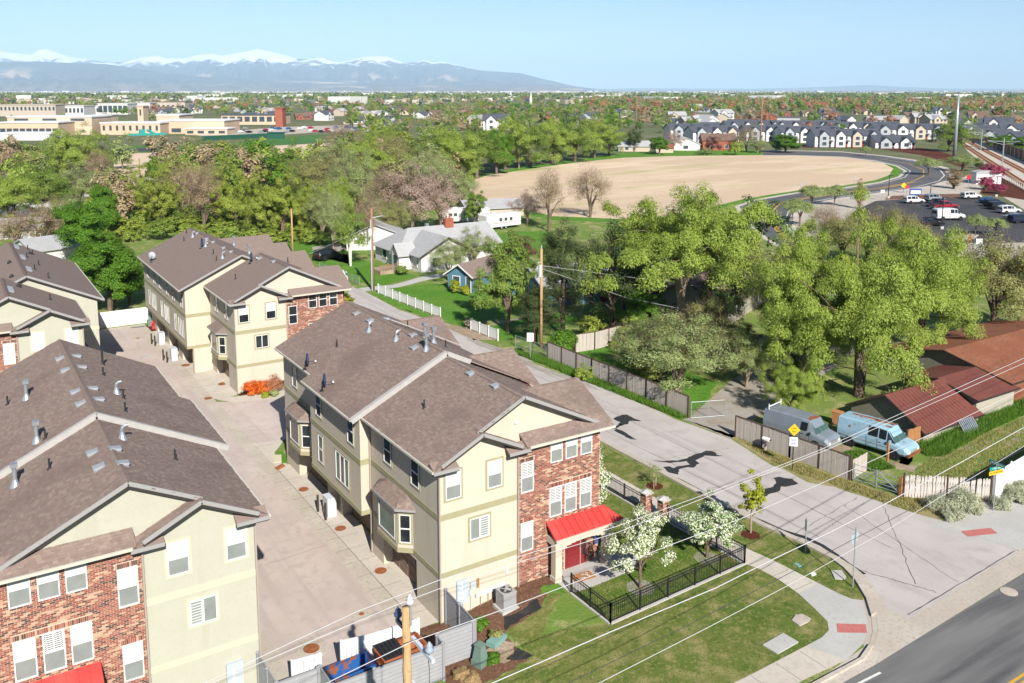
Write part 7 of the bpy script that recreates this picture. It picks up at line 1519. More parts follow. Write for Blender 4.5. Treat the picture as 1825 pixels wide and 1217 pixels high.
# caravans, sheds
def caravan(label, P, rz, L, stripe):
    o = thing('caravan', label, 'caravan', P, rz, 'white caravans behind the white house'); s = MB(); s.ext([(-L/2,-1.2,.55),(L/2,-1.2,.55),(L/2,-1.2,2.6),(L/2-.2,-1.2,2.9),(-L/2+.3,-1.2,2.95),(-L/2,-1.2,2.7)], (0,2.4,0)); s.build('body', M('siding_white'), o)
    for x in ((-L*.32,-L*.22,.0,.09*L) if stripe else (-L*.1,.05*L,.2*L)): far_window(o, x, -1.22, 1.85, .7, .6, 0)
    for z in ((1.2,) if not stripe else (2.3,1.1)): q = MB(); q.box(-L/2,-1.215,z,L/2,-1.2,z+.08); q.build('stripe', M('rust' if not stripe else 'trim_grey'), o)
    for x in (-.5,.5): wheel(o, x, -1.05, .36, 1)
    q = MB(); q.box(-L*.25,-.3,2.9,-L*.15,.3,3.15); q.build('roof_vent', M('sign_white'), o)
caravan('white caravan with brown windows beside the pale roofed shed', (65.2,113.0,.6), R(-14), 9.5, True); caravan('white caravan with a red stripe nearest the field', (67.3,103.3,.6), R(6), 8.0, False)
house('tan shed with pale roof behind the caravans', (74.5,116.5,.6), R(-12), 12, 7, 2.0, 3.3, 'siding_tan', 'roof_pale', 'x', None, [(-4,1.2,1,.8)], name='shed', cat='shed')
P0 = gp(648, 447); house('white garage with grey roof beyond the birch', (P0.x+2, P0.y, .6), R(-22), 9, 7, 2.4, 4.2, 'siding_white', 'roof_pale', 'y', None, name='garage', cat='garage')
P0 = gp(622, 388); o = thing('chimney_stack', 'pale cooler box standing among the trees', 'cooler', (P0.x, P0.y, .6)); s = MB(); s.box(-.6,-.6,0,.6,.6,2.2); s.box(-.7,-.7,2.2,.7,.7,3.4); s.build('box', M('siding_tan'), o)
P0 = gp(115, 462); house('white roofed house among the trees behind the far left roof', (P0.x, P0.y, 0), R(20), 9, 7, 2.6, 4.0, 'siding_white', 'roof_pale', 'x', 'white roofed houses in the left trees'); P0 = gp(30, 425); house('white roofed house at the left edge behind twiggy trees', (P0.x, P0.y, 0), R(-10), 10, 7, 2.4, 3.8, 'siding_white', 'roof_pale', 'x', 'white roofed houses in the left trees'); P0 = gp(90, 395); house('small white house deep in the left trees', (P0.x, P0.y, 0), R(15), 12, 8, 2.6, 4.2, 'siding_white', 'roof_white', 'x', 'white roofed houses in the left trees')
P0 = gp(1130, 270); house('tan shed at the far edge of the field', (P0.x, P0.y, .6), R(-35), 13, 7, 2.4, 4.4, 'siding_tan', 'roof_pale', 'x', None, [(-3,1.3,1.5,1.2)], name='shed', cat='shed'); P0 = gp(1140, 272); house('little orange roofed shed at the far edge of the field', (P0.x+8, P0.y-6, .6), R(-35), 7, 5, 2.2, 3.4, 'siding_tan', 'orange_roof', 'x', None, name='shed', cat='shed')
P0 = gp(1222, 268); house('white pavilion with hipped roof at the field edge', (P0.x, P0.y, .6), R(-35), 12, 10, 2.8, 5.5, 'siding_white', 'roof_white', 'y', None, [(0,1.4,2,1.4)], name='pavilion', cat='pavilion'); P0 = gp(1282, 268); house('dark red brick house at the field edge', (P0.x, P0.y, .6), R(-35), 14, 10, 4.5, 7.0, 'brick_red', 'roof_brown', 'x', None, [(-3,1.6,1.4,1.4),(3,1.6,1.4,1.4)], door=0)
# townhome rows
def townhomes(label, P, rz, n, uw, grp, two=True, d=11):
    o = thing('townhome_row', label, 'townhomes', P, rz, grp); ze = 5.4 if two else 3.0; zr = ze+2.6; W_ = n*uw; b = MB(); gable_wall(b, 0, W_, 0, d, ze, zr, 'x'); b.build('wall', M('siding_white'), o); r = MB(); gable_roof(r, 0, W_, 0, d, ze, zr, 'x', .5, .2); ro = r.build('roof', M('roof_dark'), o)
    for i in range(n):
        x = (i+.5)*uw; k = i % 3; g_ = MB(); gw = uw*.55
        gm = ['siding_grey','siding_white','siding_tan'][k]; gable_wall(g_, x-gw/2, x+gw/2, -1.4, 1.0, ze, ze+2.0, 'y'); g_.build('front_bay', M(gm), o); r2 = MB(); gable_roof(r2, x-gw/2, x+gw/2, -1.4, d*.42, ze, ze+2.0, 'y', .35, .18); r2.build('gable_roof', M('roof_dark'), ro)
        if two: far_window(o, x, -1.43, ze-1.4, 1.8, 1.5, 0)
        far_window(o, x, -1.43, 1.6, 2.0, 1.6, 0); far_window(o, x+uw*.4, -.03, ze-1.4, 1.0, 1.3, 0)
        p = MB(); p.slab([(x+gw/2,-1.6,2.6),(x+uw/2+.4,-1.6,2.6),(x+uw/2+.4,.05,3.1),(x+gw/2,.05,3.1)], .12); p.build('porch_roof', M('roof_dark'), ro)
        q = MB(); q.box(x+gw/2+.6,-.06,0,x+gw/2+1.5,.02,2.1); q.build('door', M('door_maroon' if k else 'window_far'), o)
    return o
GT = 'dark roofed townhome rows beyond the curved road'
def th_px(label, x, y, deg, n, uw, two=True, d=11): P0 = gp(x, y); return townhomes(label, (P0.x, P0.y, .6), R(deg), n, uw, GT, two, d)
VA = math.degrees(YAW)
th_px('nearest white townhome row with dark roof and three gables', 1452, 262, VA+2, 4, 7.5, True); th_px('single storey white end house of the nearest townhome row', 1560, 264, VA-4, 2, 8.5, False, 14)
th_px('second townhome row behind the left of the nearest one', 1392, 254, VA+4, 4, 7.5); th_px('third townhome row further left with white gables', 1330, 252, VA+8, 3, 8.0)
th_px('townhome row behind the single storey house', 1560, 248, VA-2, 4, 9, True, 14); th_px('townhome row in the middle behind the nearest one', 1480, 243, VA+3, 5, 8); th_px('far townhome row left of centre', 1380, 240, VA+3, 5, 8); th_px('farther townhome row with steep white gables', 1295, 240, VA+6, 4, 8)
th_px('townhome row at the far left near the rosy tree', 1195, 248, VA+10, 3, 8); th_px('townhome row behind the pavilion', 1235, 254, VA+12, 3, 8)
# more houses, copies of a few kinds
PROTO = {}
def far_house(kind, P, rz, s, label, grp, cat='house'):
    ww, dd, ze, zr, wm, rm = kind
    if kind not in PROTO:
        b = MB(); gable_wall(b, -ww/2, ww/2, 0, dd, ze, zr, 'x'); gable_wall(b, -ww*.38, -ww*.02, -1.6, 2, ze, ze+(zr-ze)*.8, 'y')
        r = MB(); gable_roof(r, -ww/2, ww/2, 0, dd, ze, zr, 'x', .5, .2); gable_roof(r, -ww*.38, -ww*.02, -1.6, dd*.4, ze, ze+(zr-ze)*.8, 'y', .4, .2)
        wn = MB(); wn.box(-.8,-.05,-.7,.8,.04,.7); wm_ = wn.mesh('window', M('window_far'))
        PROTO[kind] = [('wall', b.mesh('wall', M(wm)), (0,0,0)), ('roof', r.mesh('roof', M(rm)), (0,0,0))]+[('window', wm_, (x, -1.61 if x < 0 else -.01, z)) for x in (-ww*.2, ww*.15, ww*.36) for z in ([1.5, 4.2] if ze > 4 else [1.5])]
    o = thing('house', label, cat, P, rz, grp); o.scale = (s,s,s)
    for nm, me, lc in PROTO[kind]: link(nm, me, o, lc)
KINDS = [(14,10,3.0,5.6,'siding_white','roof_dark'),(13,10,5.2,8.0,'siding_white','roof_dark'),(14,11,3.0,5.8,'siding_tan','roof_brown'),(13,9,5.2,7.8,'siding_tan','roof_pale'),(15,10,3.0,5.4,'siding_grey','roof_dark'),(13,10,3.0,5.6,'brick_red','roof_brown'),(14,10,5.0,7.6,'siding_white','roof_pale')]
random.seed(21)
def hrow(xs_, ys_, n, grp, label, kinds=range(7)):
    for i in range(n):
        x = random.uniform(*xs_); y = random.uniform(*ys_); P0 = gp(x, y); k = random.choice(list(kinds)); far_house(KINDS[k], tuple(P0), YAW+R(random.choice((0,20,-25,70,-60))), random.uniform(.9,1.15), label+' with '+('dark' if KINDS[k][5] == 'roof_dark' else 'brown' if KINDS[k][5] == 'roof_brown' else 'pale')+' roof', grp)
for i, (x, y, k) in enumerate(((1745,243,0),(1780,236,1),(1812,240,0),(1775,252,4),(1815,258,4),(1735,228,0),(1765,222,2),(1800,221,2),(1822,226,5),(1745,212,2),(1790,210,5))):
    P0 = gp(x, y); far_house(KINDS[k], tuple(P0), YAW+R(-30+i*7%25), 1.15, ['white gabled house just beyond the railway wall','two storey house right of the steel pole','dark roofed house at the right edge','grey house behind the railway trees','grey house cut off at the right edge beyond the wall','low dark roofed house touching the steel pole','brown roofed house behind the two storey one','brown roofed house in the row at the right','red brick house at the far right edge','brown roofed house above the railway','red brick house above the row at the right'][i], 'houses beyond the railway')
hrow((1200,1420),(208,236),16,'houses among trees beyond the townhomes','far house among trees beyond the townhomes'); hrow((1430,1700),(200,228),14,'houses among trees behind the townhomes','far house behind the townhome rows'); hrow((760,1120),(196,228),16,'houses among the trees right of centre','far house among trees right of centre'); hrow((440,740),(196,222),22,'houses left of centre beyond the school','far house beyond the school field'); hrow((250,480),(190,204),16,'houses behind the school','far house behind the school', (0,1,2,4)); hrow((1100,1820),(184,200),22,'houses in the far suburb','far house in the suburb below the horizon')
P0 = gp(885, 232); far_house(KINDS[1], tuple(P0), YAW, 1.3, 'white two storey house with black roof standing out of the willows', None)
# school and offices
def block(label, x0, x1, yb, yt, depth, m, roof='roof_white', wins=None, name='school_building', cat='school', grp='school buildings'):
    a = gp(x0, yb); b_ = gp(x1, yb); c = (a+b_)/2; W_ = (b_-a).length; h = topz(c, yt); rz = math.atan2(b_.y-a.y, b_.x-a.x); o = thing(name, label, cat, tuple(c), rz, grp)
    s = MB(); s.box(-W_/2,0,-.3,W_/2,depth,h-.6); s.build('wall', M(m), o); s = MB(); s.box(-W_/2-.4,-.4,h-.6,W_/2+.4,depth+.4,h); s.build('roof', M(roof), o)
    if wins:
        n, z0, z1, fr = wins
        for k in range(n): s = MB(); x = -W_/2+(k+.5)*W_/n; s.box(x-W_/n*fr/2,-.12,h*z0,x+W_/n*fr/2,-.02,h*z1); s.build('window', M('window_far'), o)
    return o
block('long low school wing with pale roof at the left edge', 0, 105, 243, 217, 30, 'brick_peach', wins=(9,.25,.55,.8)); block('peach school hall behind the low wing', 15, 165, 240, 207, 25, 'brick_peach', wins=(3,.75,.88,.5)); block('tall peach school block with grid windows', 150, 180, 236, 205, 25, 'brick_peach', wins=(2,.5,.8,.5)); block('school wing with a row of dark windows', 180, 286, 240, 218, 22, 'brick_peach', wins=(9,.35,.75,.35)); block('slim peach school tower', 247, 257, 232, 188, 8, 'brick_peach', 'brick_peach', (1,.6,.85,.3)); block('flat peach school wing left of the red tower', 286, 400, 238, 214, 30, 'brick_peach', wins=(2,.1,.4,.3)); block('high peach school hall beside the tower', 280, 320, 234, 204, 25, 'brick_peach'); block('long low white canteen at the playground', 330, 405, 240, 228, 15, 'brick_peach', wins=(4,.2,.6,.6)); block('dark curved roofed hall beside the red tower', 395, 500, 222, 204, 30, 'brick_peach', 'roof_dark', (8,.3,.8,.7)); block('red brick school tower', 491, 504, 226, 192, 10, 'brick_red', 'brick_red'); block('white school shed with pale roof nearest the trees', 0, 90, 250, 236, 12, 'siding_white')
GO = 'office buildings beyond the school'
def office(label, *a, **k): return block(label, *a, name='office_building', cat='office', grp=GO, **k)
office('wide tan office building at the left edge', 0, 100, 207, 186, 30, 'office_tan', roof='office_tan', wins=(14,.5,.8,.5)); office('white office building with three window rows', 95, 150, 206, 188, 25, 'office_white', roof='office_white', wins=(8,.3,.75,.6)); office('white office with blue glass front', 175, 228, 204, 184, 25, 'office_white', roof='office_white', wins=(6,.2,.8,.8)); office('low white office in the middle of the row', 150, 178, 204, 188, 20, 'office_white', roof='office_white', wins=(4,.3,.7,.6)); office('small white office right of the blue glass one', 228, 268, 200, 183, 20, 'office_white', roof='office_white', wins=(5,.3,.7,.6)); office('brown roofed long office behind the school', 262, 330, 196, 181, 25, 'office_tan', roof='roof_brown', wins=(8,.2,.6,.5))
o = block('green outfield fence and scoreboard of the ball field', 478, 507, 247, 235, .6, 'fence_green', 'fence_green', name='scoreboard', cat='scoreboard', grp=None)
a_, b_ = gp(360, 251), gp(480, 245); o = thing('outfield_fence', 'long green outfield fence of the ball field', 'fence', tuple(a_))
for i in range(30): s = MB(); p = a_.lerp(b_, i/30)-a_; q = a_.lerp(b_, (i+.96)/30)-a_; s.beam(p+Vector((0,0,1.2)), q+Vector((0,0,1.2)), .15, 2.4); s.build('panel', M('fence_green'), o)
for i, (x, y) in enumerate(((237,236),(252,237),(282,236),(400,233),(388,235))):
    P0 = gp(x, y); o = thing('shade_canopy', ['blue shade canopy at the left of the playground','blue shade canopy second in the playground','blue shade canopy third in the playground','blue shade canopy by the canteen','small blue shade canopy by the canteen'][i], 'canopy', tuple(P0), 0, 'blue playground canopies'); s = MB(); s.lathe([(7,4.2),(.2,6.5)], 4); s.build('cloth', M('canopy_blue'), o); [MB().tube([(sx*4,sy*4,0),(sx*4,sy*4,4.4)], .15, 5).build('post', M('steel_pole'), o) for sx in (-1,1) for sy in (-1,1)]
a_ = gp(262, 241); o = thing('playground', 'teal playground equipment before the school', 'playground', tuple(a_)); s = MB(); s.box(-10,-1,0,10,1,1.2); s.build('surface', M('play_teal'), o); s = MB(); s.box(-4,-1,1.2,-1,1,3.4); s.tube([(0,0,3),(4,0,1)], .6, 6); s.build('slide', M('play_teal'), o)
P0 = gp(910, 176.5); o = thing('church_spire', 'white temple with a tall spire on the distant plain', 'temple', tuple(P0)); k = pxw(P0, 1); s = MB(); s.box(-8*k,-6*k,0,8*k,6*k,5*k); s.build('wall', M('siding_white'), o); s = MB(); s.lathe([(3*k,5*k),(2*k,9*k),(.5*k,12*k),(.05*k,17*k)], 8); s.build('spire', M('siding_white'), o)
P0 = gp(946, 190); o = thing('church_spire', 'small white church spire among trees right of centre', 'church', tuple(P0)); s = MB(); s.lathe([(2.2,0),(2.2,12),(1.6,13),(.1,23)], 8); s.build('spire', M('siding_white'), o)
random.seed(5)
for i in range(46):                                                # cars at the school, a few pixels each
    x = random.uniform(390, 655); y = 227+random.random()*8+(655-x)*.012
    P0 = gp(x, y); key = i % 5; 
    if ('far', key) not in CARS: s = MB(); s.box(-2.1,-.9,.3,2.1,.9,.95); s.ext([(-1.6,-.8,.95),(1.2,-.8,.95),(.6,-.7,1.5),(-1.3,-.7,1.5)], (0,1.5,0)); CARS[('far', key)] = s.mesh('parked_car', M(['car_white','car_silver','car_black','car_red','car_blue'][key]))
    c = link('parked_car', CARS[('far', key)], None, tuple(P0), YAW+R(70+random.uniform(-6,6))); tag(c, ['white','silver','black','red','blue'][key]+' car in the school car park', 'car', 'cars in the school car park')
# railway
A0, A1 = gp(1713,246), gp(1850,318); B0, B1 = gp(1704,249), gp(1850,345)
for nm, (p, q) in (('near', (B0, B1)), ('far', (A0, A1))):
    d = (q-p).normalized(); n_ = Vector((-d.y, d.x, 0)); o = thing('railway_track', 'light rail track '+('nearer the shelter' if nm == 'near' else 'nearer the dark wall'), 'railway track', tuple(p), 0, 'light rail tracks')
    for sg in (-1, 1): s = MB(); s.beam(n_*sg*.75+Vector((0,0,.2)), (q-p)+n_*sg*.75+Vector((0,0,.2)), .14, .18); s.build('rail', M('rust'), o)
    s = MB(); L_ = (q-p).length
    for i in range(int(L_/1.6)): s.beam(d*i*1.6-n_*1.4+Vector((0,0,.08)), d*i*1.6+n_*1.4+Vector((0,0,.08)), .5, .12)
    tag(s.build('sleepers', M('wood_pole_old'), o), kind='stuff')
for i, t in enumerate((.12,.42,.7)):
    p = A0.lerp(B0, .45).lerp(A1.lerp(B1, .4), t); o = thing('catenary_pole', ['railway catenary pole nearest the steel pole','railway catenary pole in the middle','railway catenary pole nearest the right edge'][i], 'catenary pole', tuple(p), 0, 'railway catenary poles'); d = (A1-A0).normalized(); n_ = Vector((-d.y, d.x, 0)); s = MB(); s.tube([(0,0,0),(0,0,9)], .22, 8); s.build('mast', M('steel_pole'), o)
    for sg in (-1, 1): s = MB(); s.tube([Vector((0,0,7.6)), n_*sg*5+Vector((0,0,7.9))], .09, 6); s.build('arm', M('steel_pole'), o); s = MB(); s.tube([Vector((0,0,6.6)), n_*sg*5+Vector((0,0,7.8))], .05, 6); s.build('stay', M('steel_pole'), o)
w0, w1 = gp(1718,241), gp(1860,300); o = thing('railway_wall', 'long dark brown wall behind the railway', 'wall', tuple(w0)); n = 24
for i in range(n): s = MB(); s.beam((w1-w0)*((i+.03)/n)+Vector((0,0,1.8)), (w1-w0)*((i+.97)/n)+Vector((0,0,1.8)), .3, 3.6); s.build('panel', M('brick_red' if 0 else 'roof_brown'), o)
o = thing('railway_railing', 'pale railing along the near side of the railway', 'railing', tuple(gp(1770,309))); d = gp(1850,352)-gp(1770,309)
for zz in (.2, 1.4): s = MB(); s.beam(Vector((0,0,zz)), d+Vector((0,0,zz)), .1, .1); s.build('rail', M('siding_white'), o)
for i in range(26): s = MB(); s.beam(d*(i/25), d*(i/25)+Vector((0,0,1.4)), .12, .12); s.build('upright', M('siding_white'), o)
P0 = gp(1762,328); o = thing('bus_shelter', 'white shelter with arched roof beside the crabapples', 'shelter', tuple(P0), YAW); s = MB(); n = 10
s.ext([(-3.6*math.cos(math.pi*i/n), 0, 2.9+.8*math.sin(math.pi*i/n)) for i in range(n+1)]+[(3.6,0,2.75),(-3.6,0,2.75)], (0,3.4,0)); s.build('roof', M('roof_pale'), o); s = MB(); s.box(-3.4,.1,0,3.4,.3,2.8); s.box(-3.4,.3,0,-3.2,3.2,2.8); s.build('wall', M('siding_white'), o)
def lamp_post(label, x, y, t):
    P0 = gp(x, y); h = topz(P0, t); o = thing('street_lamp', label, 'street lamp', tuple(P0), YAW, 'dark car park lamps'); s = MB(); s.tube([(0,0,0),(0,0,h)], [.11,.08], 8); s.build('post', M('black_iron'), o); s = MB(); s.box(-.28,-.28,-.1,.28,.28,.5); s.build('base', M('concrete_new'), o); s = MB(); s.box(-.2,-.2,h-.05,.9,.2,h+.12); s.build('lamp_head', M('black_iron'), o)
lamp_post('dark lamp post at the car park entrance', 1583,353,313); lamp_post('dark lamp post behind the silver suv', 1658,352,328); lamp_post('dark lamp post beside the white van', 1678,408,352); lamp_post('dark lamp post near the crabapples', 1775,350,315); lamp_post('dark lamp post at the inner bend', 1493,345,332)
def small_sign(label, x, y, t, m, shape='rect', w_=.5):
    P0 = gp(x, y); h = topz(P0, t); o = thing('street_sign', label, 'sign', tuple(P0), YAW); s = MB(); s.tube([(0,0,0),(0,0,h)], .06, 6); s.build('post', M('steel_pole'), o); s = MB()
    if shape == 'diamond': s.ext([(0,-.1,h),(w_,-.1,h-w_),(0,-.1,h-2*w_),(-w_,-.1,h-w_)], (0,.04,0))
    elif shape == 'oct': s.ext([(w_*math.cos(R(22.5+45*i)),-.1,h-w_+w_*math.sin(R(22.5+45*i))) for i in range(8)], (0,.04,0))
    else: s.box(-w_,-.1,h-w_*1.6,w_,-.06,h)
    s.build('plate', M(m), o); return o
small_sign('yellow diamond warning sign at the curving road', 1610,343,325,'sign_yellow','diamond',.75); q = small_sign('red and white sign right of the yellow diamond', 1616,344,329,'sign_red','oct',.5); small_sign('red stop sign at the crossing', 1725,340,311,'sign_red','oct',.6); small_sign('back of a diamond sign at the field edge', 1522,330,314,'vent_grey','diamond',.4); small_sign('back of a small sign at the field edge', 1427,345,326,'vent_grey','rect',.35); small_sign('white panel sign at the car park entrance', 1572,357,338,'sign_white','rect',.45); small_sign('pale blue sign before the pavement at the right', 1743,455,425,'sign_white','rect',.5)
P0 = gp(1631,352); o = thing('information_board', 'blue framed information board at the car park', 'notice board', tuple(P0), YAW); h = topz(P0, 336); s = MB(); s.box(-1.4,-.1,.6,1.4,.1,h); s.build('frame', M('sign_blue'), o); s = MB(); s.box(-1.2,-.14,.9,1.2,-.1,h-.4); s.build('panel', M('sign_white'), o)

# ------------------------------------------------------------ suburb trees, distant town, mountains, air
random.seed(31)
def far_scatter(n, xs_, ys_, kinds, label, grp, hr=(7,13), mind=6):
    pl = []; t = 0
    while len(pl) < n and t < n*60:
        t += 1; x = random.uniform(*xs_); y = ys_[0]+(ys_[1]-ys_[0])*random.random(); P0 = gp(x, y)
        if any((P0-q).length < mind for q in pl): continue
        pl.append(P0); k = random.choice(kinds); h = random.uniform(*hr); nm = {'far_green':'green','far_elm':'yellow green','far_olive':'olive','far_bud':'brown budding','far_orange':'orange budding','far_dark':'dark','far_rose':'rosy'}[k]
        plant(k, P0, h, h*random.uniform(.75,1.1), nm+' '+label, grp+', '+nm)
KA = ['far_green','far_green','far_elm','far_elm','far_olive','far_dark','far_bud']
far_scatter(30, (560,1110), (196,232), KA, 'tree in the suburb beyond the willows', 'suburb trees beyond the willows', (7,12))
far_scatter(26, (1120,1720), (196,226), KA+['far_orange','far_orange','far_rose'], 'tree in the suburb beyond the townhomes', 'suburb trees beyond the townhomes', (7,12))
far_scatter(12, (1230,1640), (226,246), ['far_green','far_elm','far_orange','far_orange'], 'tree between the townhome rows', 'trees between the townhome rows', (6,10))
far_scatter(14, (0,500), (200,232), KA, 'tree near the school', 'trees near the school', (5,9))
far_scatter(16, (1640,1825), (205,240), KA+['far_orange'], 'tree beyond the railway', 'trees beyond the railway', (6,11))
far_scatter(40, (300,800), (308,350), ['far_elm','far_elm','far_olive','far_green','far_bud'], 'tree filling the wooded belt', 'trees filling the wooded belt', (9,13), 5)
far_scatter(20, (640,820), (255,300), ['far_elm','far_elm','far_olive','far_green'], 'tree at the back of the wooded belt', 'trees at the back of the wooded belt', (9,13), 5)
far_scatter(12, (0,230), (300,420), ['far_elm','far_olive','far_bud'], 'tree filling the left belt', 'trees filling the left belt', (8,12))
far_scatter(12, (1090,1420), (440,560), ['far_dark','far_elm','far_olive'], 'tree behind the big elms', 'trees behind the big elms', (6,10))
TREES['shrub'] = TREES['far_elm']+TREES['far_green'][:1]
def shrubs(n, xs_, ys_, lab, grp, hr=(2.2,4.5)):
    for i in range(n):
        P0 = gp(random.uniform(*xs_), random.uniform(*ys_)); h = random.uniform(*hr); plant('shrub', P0, h, h*random.uniform(1.1,1.7), lab, grp, 'shrub', 'shrub')
shrubs(34, (385,620), (402,440), 'yellow green shrub in the thicket behind the back block', 'shrubs behind the back block')
shrubs(40, (230,640), (345,405), 'green shrub under the chartreuse trees', 'shrubs under the chartreuse trees', (3,5.5))
shrubs(22, (1020,1420), (560,690), 'green shrub in the shade under the big elms', 'shrubs under the big elms', (1.5,3.2))
shrubs(40, (235,420), (385,428), 'green shrub on the bank behind the back block', 'shrubs on the bank behind the back block', (2,4))
shrubs(16, (0,250), (380,470), 'green shrub among the left trees', 'shrubs among the left trees')
# the rest of the suburb's trees: one wood that runs to the edge of the bench
def wood(name, n, ymin, ymax, xs_, hr, leafs, s_, nl):
    rng = np.random.default_rng(len(name)*7+n); V = []; mi = []
    for i in range(n):
        x = rng.uniform(*xs_); u = rng.random(); y = 1/(1/(ymin-160)*(1-u)+1/(ymax-160)*u)+160; P0 = gp(x, y); h = rng.uniform(*hr)
        C = crown_points(10, h, h*.36, h*.52, h*.42, rng, .3, .5, -.7)+np.array(P0); v, q = leaf_cloud(C, h*.16, nl, h*s_, h*s_*.7, rng); V.append(v); mi.append(np.full(len(q), rng.integers(len(leafs))))
    V = np.concatenate(V); Q = np.arange(len(V)).reshape(-1, 4); tag(link(name, np_mesh(name, V, Q, None, [M(l) for l in leafs], np.concatenate(mi))), kind='stuff')
wood('suburb_trees', 3200, 176, 206, (-150,1980), (6,12), ['leaf_mid','leaf_elm','leaf_green','leaf_olive','leaf_bud','leaf_orange','leaf_dark','leaf_chartreuse'], .055, 26)
wood('bench_trees', 1300, 180, 203, (1040,1980), (9,15), ['leaf_mid','leaf_elm','leaf_green','leaf_olive','leaf_orange','leaf_orange','leaf_bud','leaf_pale'], .055, 30)
wood('belt_trees', 420, 192, 240, (620,1230), (6,11), ['leaf_mid','leaf_elm','leaf_green','leaf_olive','leaf_bud','leaf_pale'], .04, 60)
wood('plain_trees', 6000, 168.5, 179, (-150,1980), (9,17), ['leaf_mid','leaf_dark','leaf_olive','leaf_elm'], .13, 5)
rng = np.random.default_rng(9); b = MB(); b2 = MB(); b3 = MB()
for i in range(4200):
    x = rng.uniform(-150, 1980); u = rng.random(); y = 1/(1/(3.0)*(1-u)+1/(26.0)*u)+160; P0 = gp(x, y); k = rng.random(); big = rng.random() < .03
    w_, d_, h = (rng.uniform(30,110), rng.uniform(20,60), rng.uniform(6,14)) if big else (rng.uniform(9,18), rng.uniform(8,14), rng.uniform(4,8)); a = rng.uniform(0, 3.1); ca, sa = math.cos(a), math.sin(a)
    t = b if (big or k < .22) else (b2 if k < .7 else b3); t.obox((P0.x, P0.y, P0.z+h/2), Vector((ca,sa,0))*w_/2, Vector((-sa,ca,0))*d_/2, Vector((0,0,h/2)))
for t, m, nm in ((b,'office_white','distant_pale_buildings'),(b2,'siding_tan','distant_tan_buildings'),(b3,'roof_dark','distant_dark_roofs')): tag(t.build(nm, M(m)), kind='stuff')
# snow topped range across the valley
SKYL = [(-160,92),(-60,96),(0,88),(22,92),(35,93),(60,96),(75,87),(88,85),(105,91),(130,100),(165,104),(200,109),(240,104),(262,100),(285,98),(300,102),(330,103),(350,97),(378,94),(400,97),(425,93),(445,89),(460,85),(480,89),(505,95),(530,102),(548,104),(575,101),(596,108),(615,108),(630,104),(650,100),(668,98),(690,99),(705,105),(720,110),(740,110),(757,105),(772,110),(790,108),(810,113),(835,121),(860,125),(890,127),(930,130),(960,138),(985,144),(1010,150),(1030,154),(1060,158)]
def range_mesh(name, sk, dist, foot, m, depth, n=520, rough=1.0, seed=0.0):
    xs_ = np.linspace(sk[0][0], sk[-1][0], n); ys_ = np.interp(xs_, [p[0] for p in sk], [p[1] for p in sk]); rows = 30; V = []
    for j in range(rows+7):
        for i in range(n):
            px = xs_[i]; d = ray(px, 160.0); d = Vector((d.x, d.y, 0)); k = d.dot(_fx); d = d/k
            H = max(8, (160-ys_[i])/F_*dist*.955+CAM.z)
            if j <= rows:
                t = j/rows; r = dist-depth*(1-t); base = t**1.7
            else: t = 1-(j-rows)/7; r = dist+depth*.5*(1-t); base = t
            q = Vector((px*.017, j*.10+seed, 3.1)); rid = 1-abs(noise.noise(q*1.2))*2.2; rid2 = 1-abs(noise.noise(q*3.3))*2.0; f3 = noise.noise(q*8)
            amp = math.sin(math.pi*min(1, t))*rough; h = H*(base+amp*(.28*(rid-.5)+.14*(rid2-.5)+.05*f3))
            p = Vector((CAM.x, CAM.y, 0))+d*r; V.append((p.x, p.y, max(h, -5 if t > .02 else -20)))
    Q = np.array([(j*n+i, j*n+i+1, (j+1)*n+i+1, (j+1)*n+i) for j in range(rows+6) for i in range(n-1)])
    me = np_mesh(name, np.array(V), Q, m); me.polygons.foreach_set('use_smooth', [True]*len(me.polygons)); return tag(link(name, me), kind='structure')
m = bpy.data.materials.new('mountain'); m.use_nodes = True; t = m.node_tree; N = t.nodes
ge = N.new('ShaderNodeNewGeometry'); sp = N.new('ShaderNodeSeparateXYZ'); t.links.new(ge.outputs['Position'], sp.inputs[0])
no = N.new('ShaderNodeTexNoise'); no.inputs['Scale'].default_value = 1/520; no.inputs['Detail'].default_value = 6; no.inputs['Roughness'].default_value = .65; t.links.new(ge.outputs['Position'], no.inputs[0])
ma = N.new('ShaderNodeMath'); ma.operation = 'MULTIPLY_ADD'; t.links.new(no.outputs[0], ma.inputs[0]); ma.inputs[1].default_value = 1100; t.links.new(sp.outputs[2], ma.inputs[2])
mr = N.new('ShaderNodeMapRange'); mr.inputs[1].default_value = 1300; mr.inputs[2].default_value = 1390; t.links.new(ma.outputs[0], mr.inputs[0])
rp = N.new('ShaderNodeMapRange'); rp.inputs[1].default_value = 420; rp.inputs[2].default_value = 720; t.links.new(ma.outputs[0], rp.inputs[0])
c0 = N.new('ShaderNodeMix'); c0.data_type = 'RGBA'; c0.inputs[6].default_value = (0.234,0.176,0.125,1); c0.inputs[7].default_value = (0.066,0.066,0.066,1); t.links.new(rp.outputs[0], c0.inputs[0])
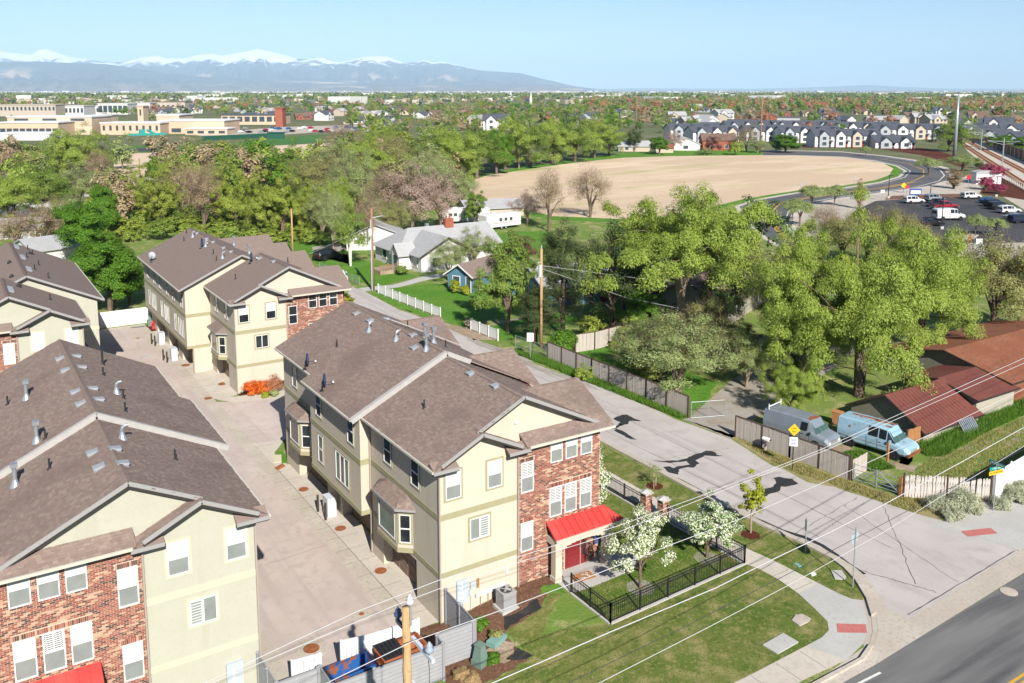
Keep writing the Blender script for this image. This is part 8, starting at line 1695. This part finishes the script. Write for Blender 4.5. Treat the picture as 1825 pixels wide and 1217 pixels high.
n2 = N.new('ShaderNodeTexNoise'); n2.inputs['Scale'].default_value = 1/2600; n2.inputs['Detail'].default_value = 3; t.links.new(ge.outputs['Position'], n2.inputs[0]); m2 = N.new('ShaderNodeMapRange'); m2.inputs[1].default_value = .58; m2.inputs[2].default_value = .66; t.links.new(n2.outputs[0], m2.inputs[0])
lo = N.new('ShaderNodeMapRange'); lo.inputs[1].default_value = 650; lo.inputs[2].default_value = 350; t.links.new(sp.outputs[2], lo.inputs[0]); mm = N.new('ShaderNodeMath'); mm.operation = 'MULTIPLY'; t.links.new(m2.outputs[0], mm.inputs[0]); t.links.new(lo.outputs[0], mm.inputs[1])
c1 = N.new('ShaderNodeMix'); c1.data_type = 'RGBA'; c1.inputs[7].default_value = (0.429,0.328,0.234,1); t.links.new(c0.outputs[2], c1.inputs[6]); t.links.new(mm.outputs[0], c1.inputs[0])
c2 = N.new('ShaderNodeMix'); c2.data_type = 'RGBA'; c2.inputs[7].default_value = (0.686,0.694,0.718,1); t.links.new(c1.outputs[2], c2.inputs[6]); t.links.new(mr.outputs[0], c2.inputs[0])
t.links.new(c2.outputs[2], N['Principled BSDF'].inputs['Base Color']); N['Principled BSDF'].inputs['Roughness'].default_value = .95
range_mesh('mountains', SKYL, 27000, 150, m, 9000)
range_mesh('foothills', [(-160,118),(-60,112),(0,110),(60,108),(130,111),(190,113),(230,119),(290,128),(360,136),(440,140),(520,144),(640,147),(800,150),(950,152),(1040,156)], 20000, 152, m, 6000, 260, .9, 20.0)
range_mesh('hills', [(1020,158),(1120,157),(1240,157.5),(1340,158),(1430,156),(1500,153.5),(1540,151),(1600,154),(1660,157),(1760,158),(1900,157.5),(2000,158)], 38000, 158, m, 4000, 160, .6, 40.0)
# air: one even haze round everything
m = bpy.data.materials.new('haze'); m.use_nodes = True; t = m.node_tree; t.nodes.remove(t.nodes['Principled BSDF']); pv = t.nodes.new('ShaderNodeVolumePrincipled'); pv.inputs['Color'].default_value = (.52,.76,1,1); pv.inputs['Density'].default_value = 4.2e-5; pv.inputs['Anisotropy'].default_value = -.15
t.links.new(pv.outputs[0], t.nodes['Material Output'].inputs['Volume'])
hz = MB(); hz.box(-45000,-45000,-60,45000,45000,1600); tag(hz.build('haze', m), kind='stuff')
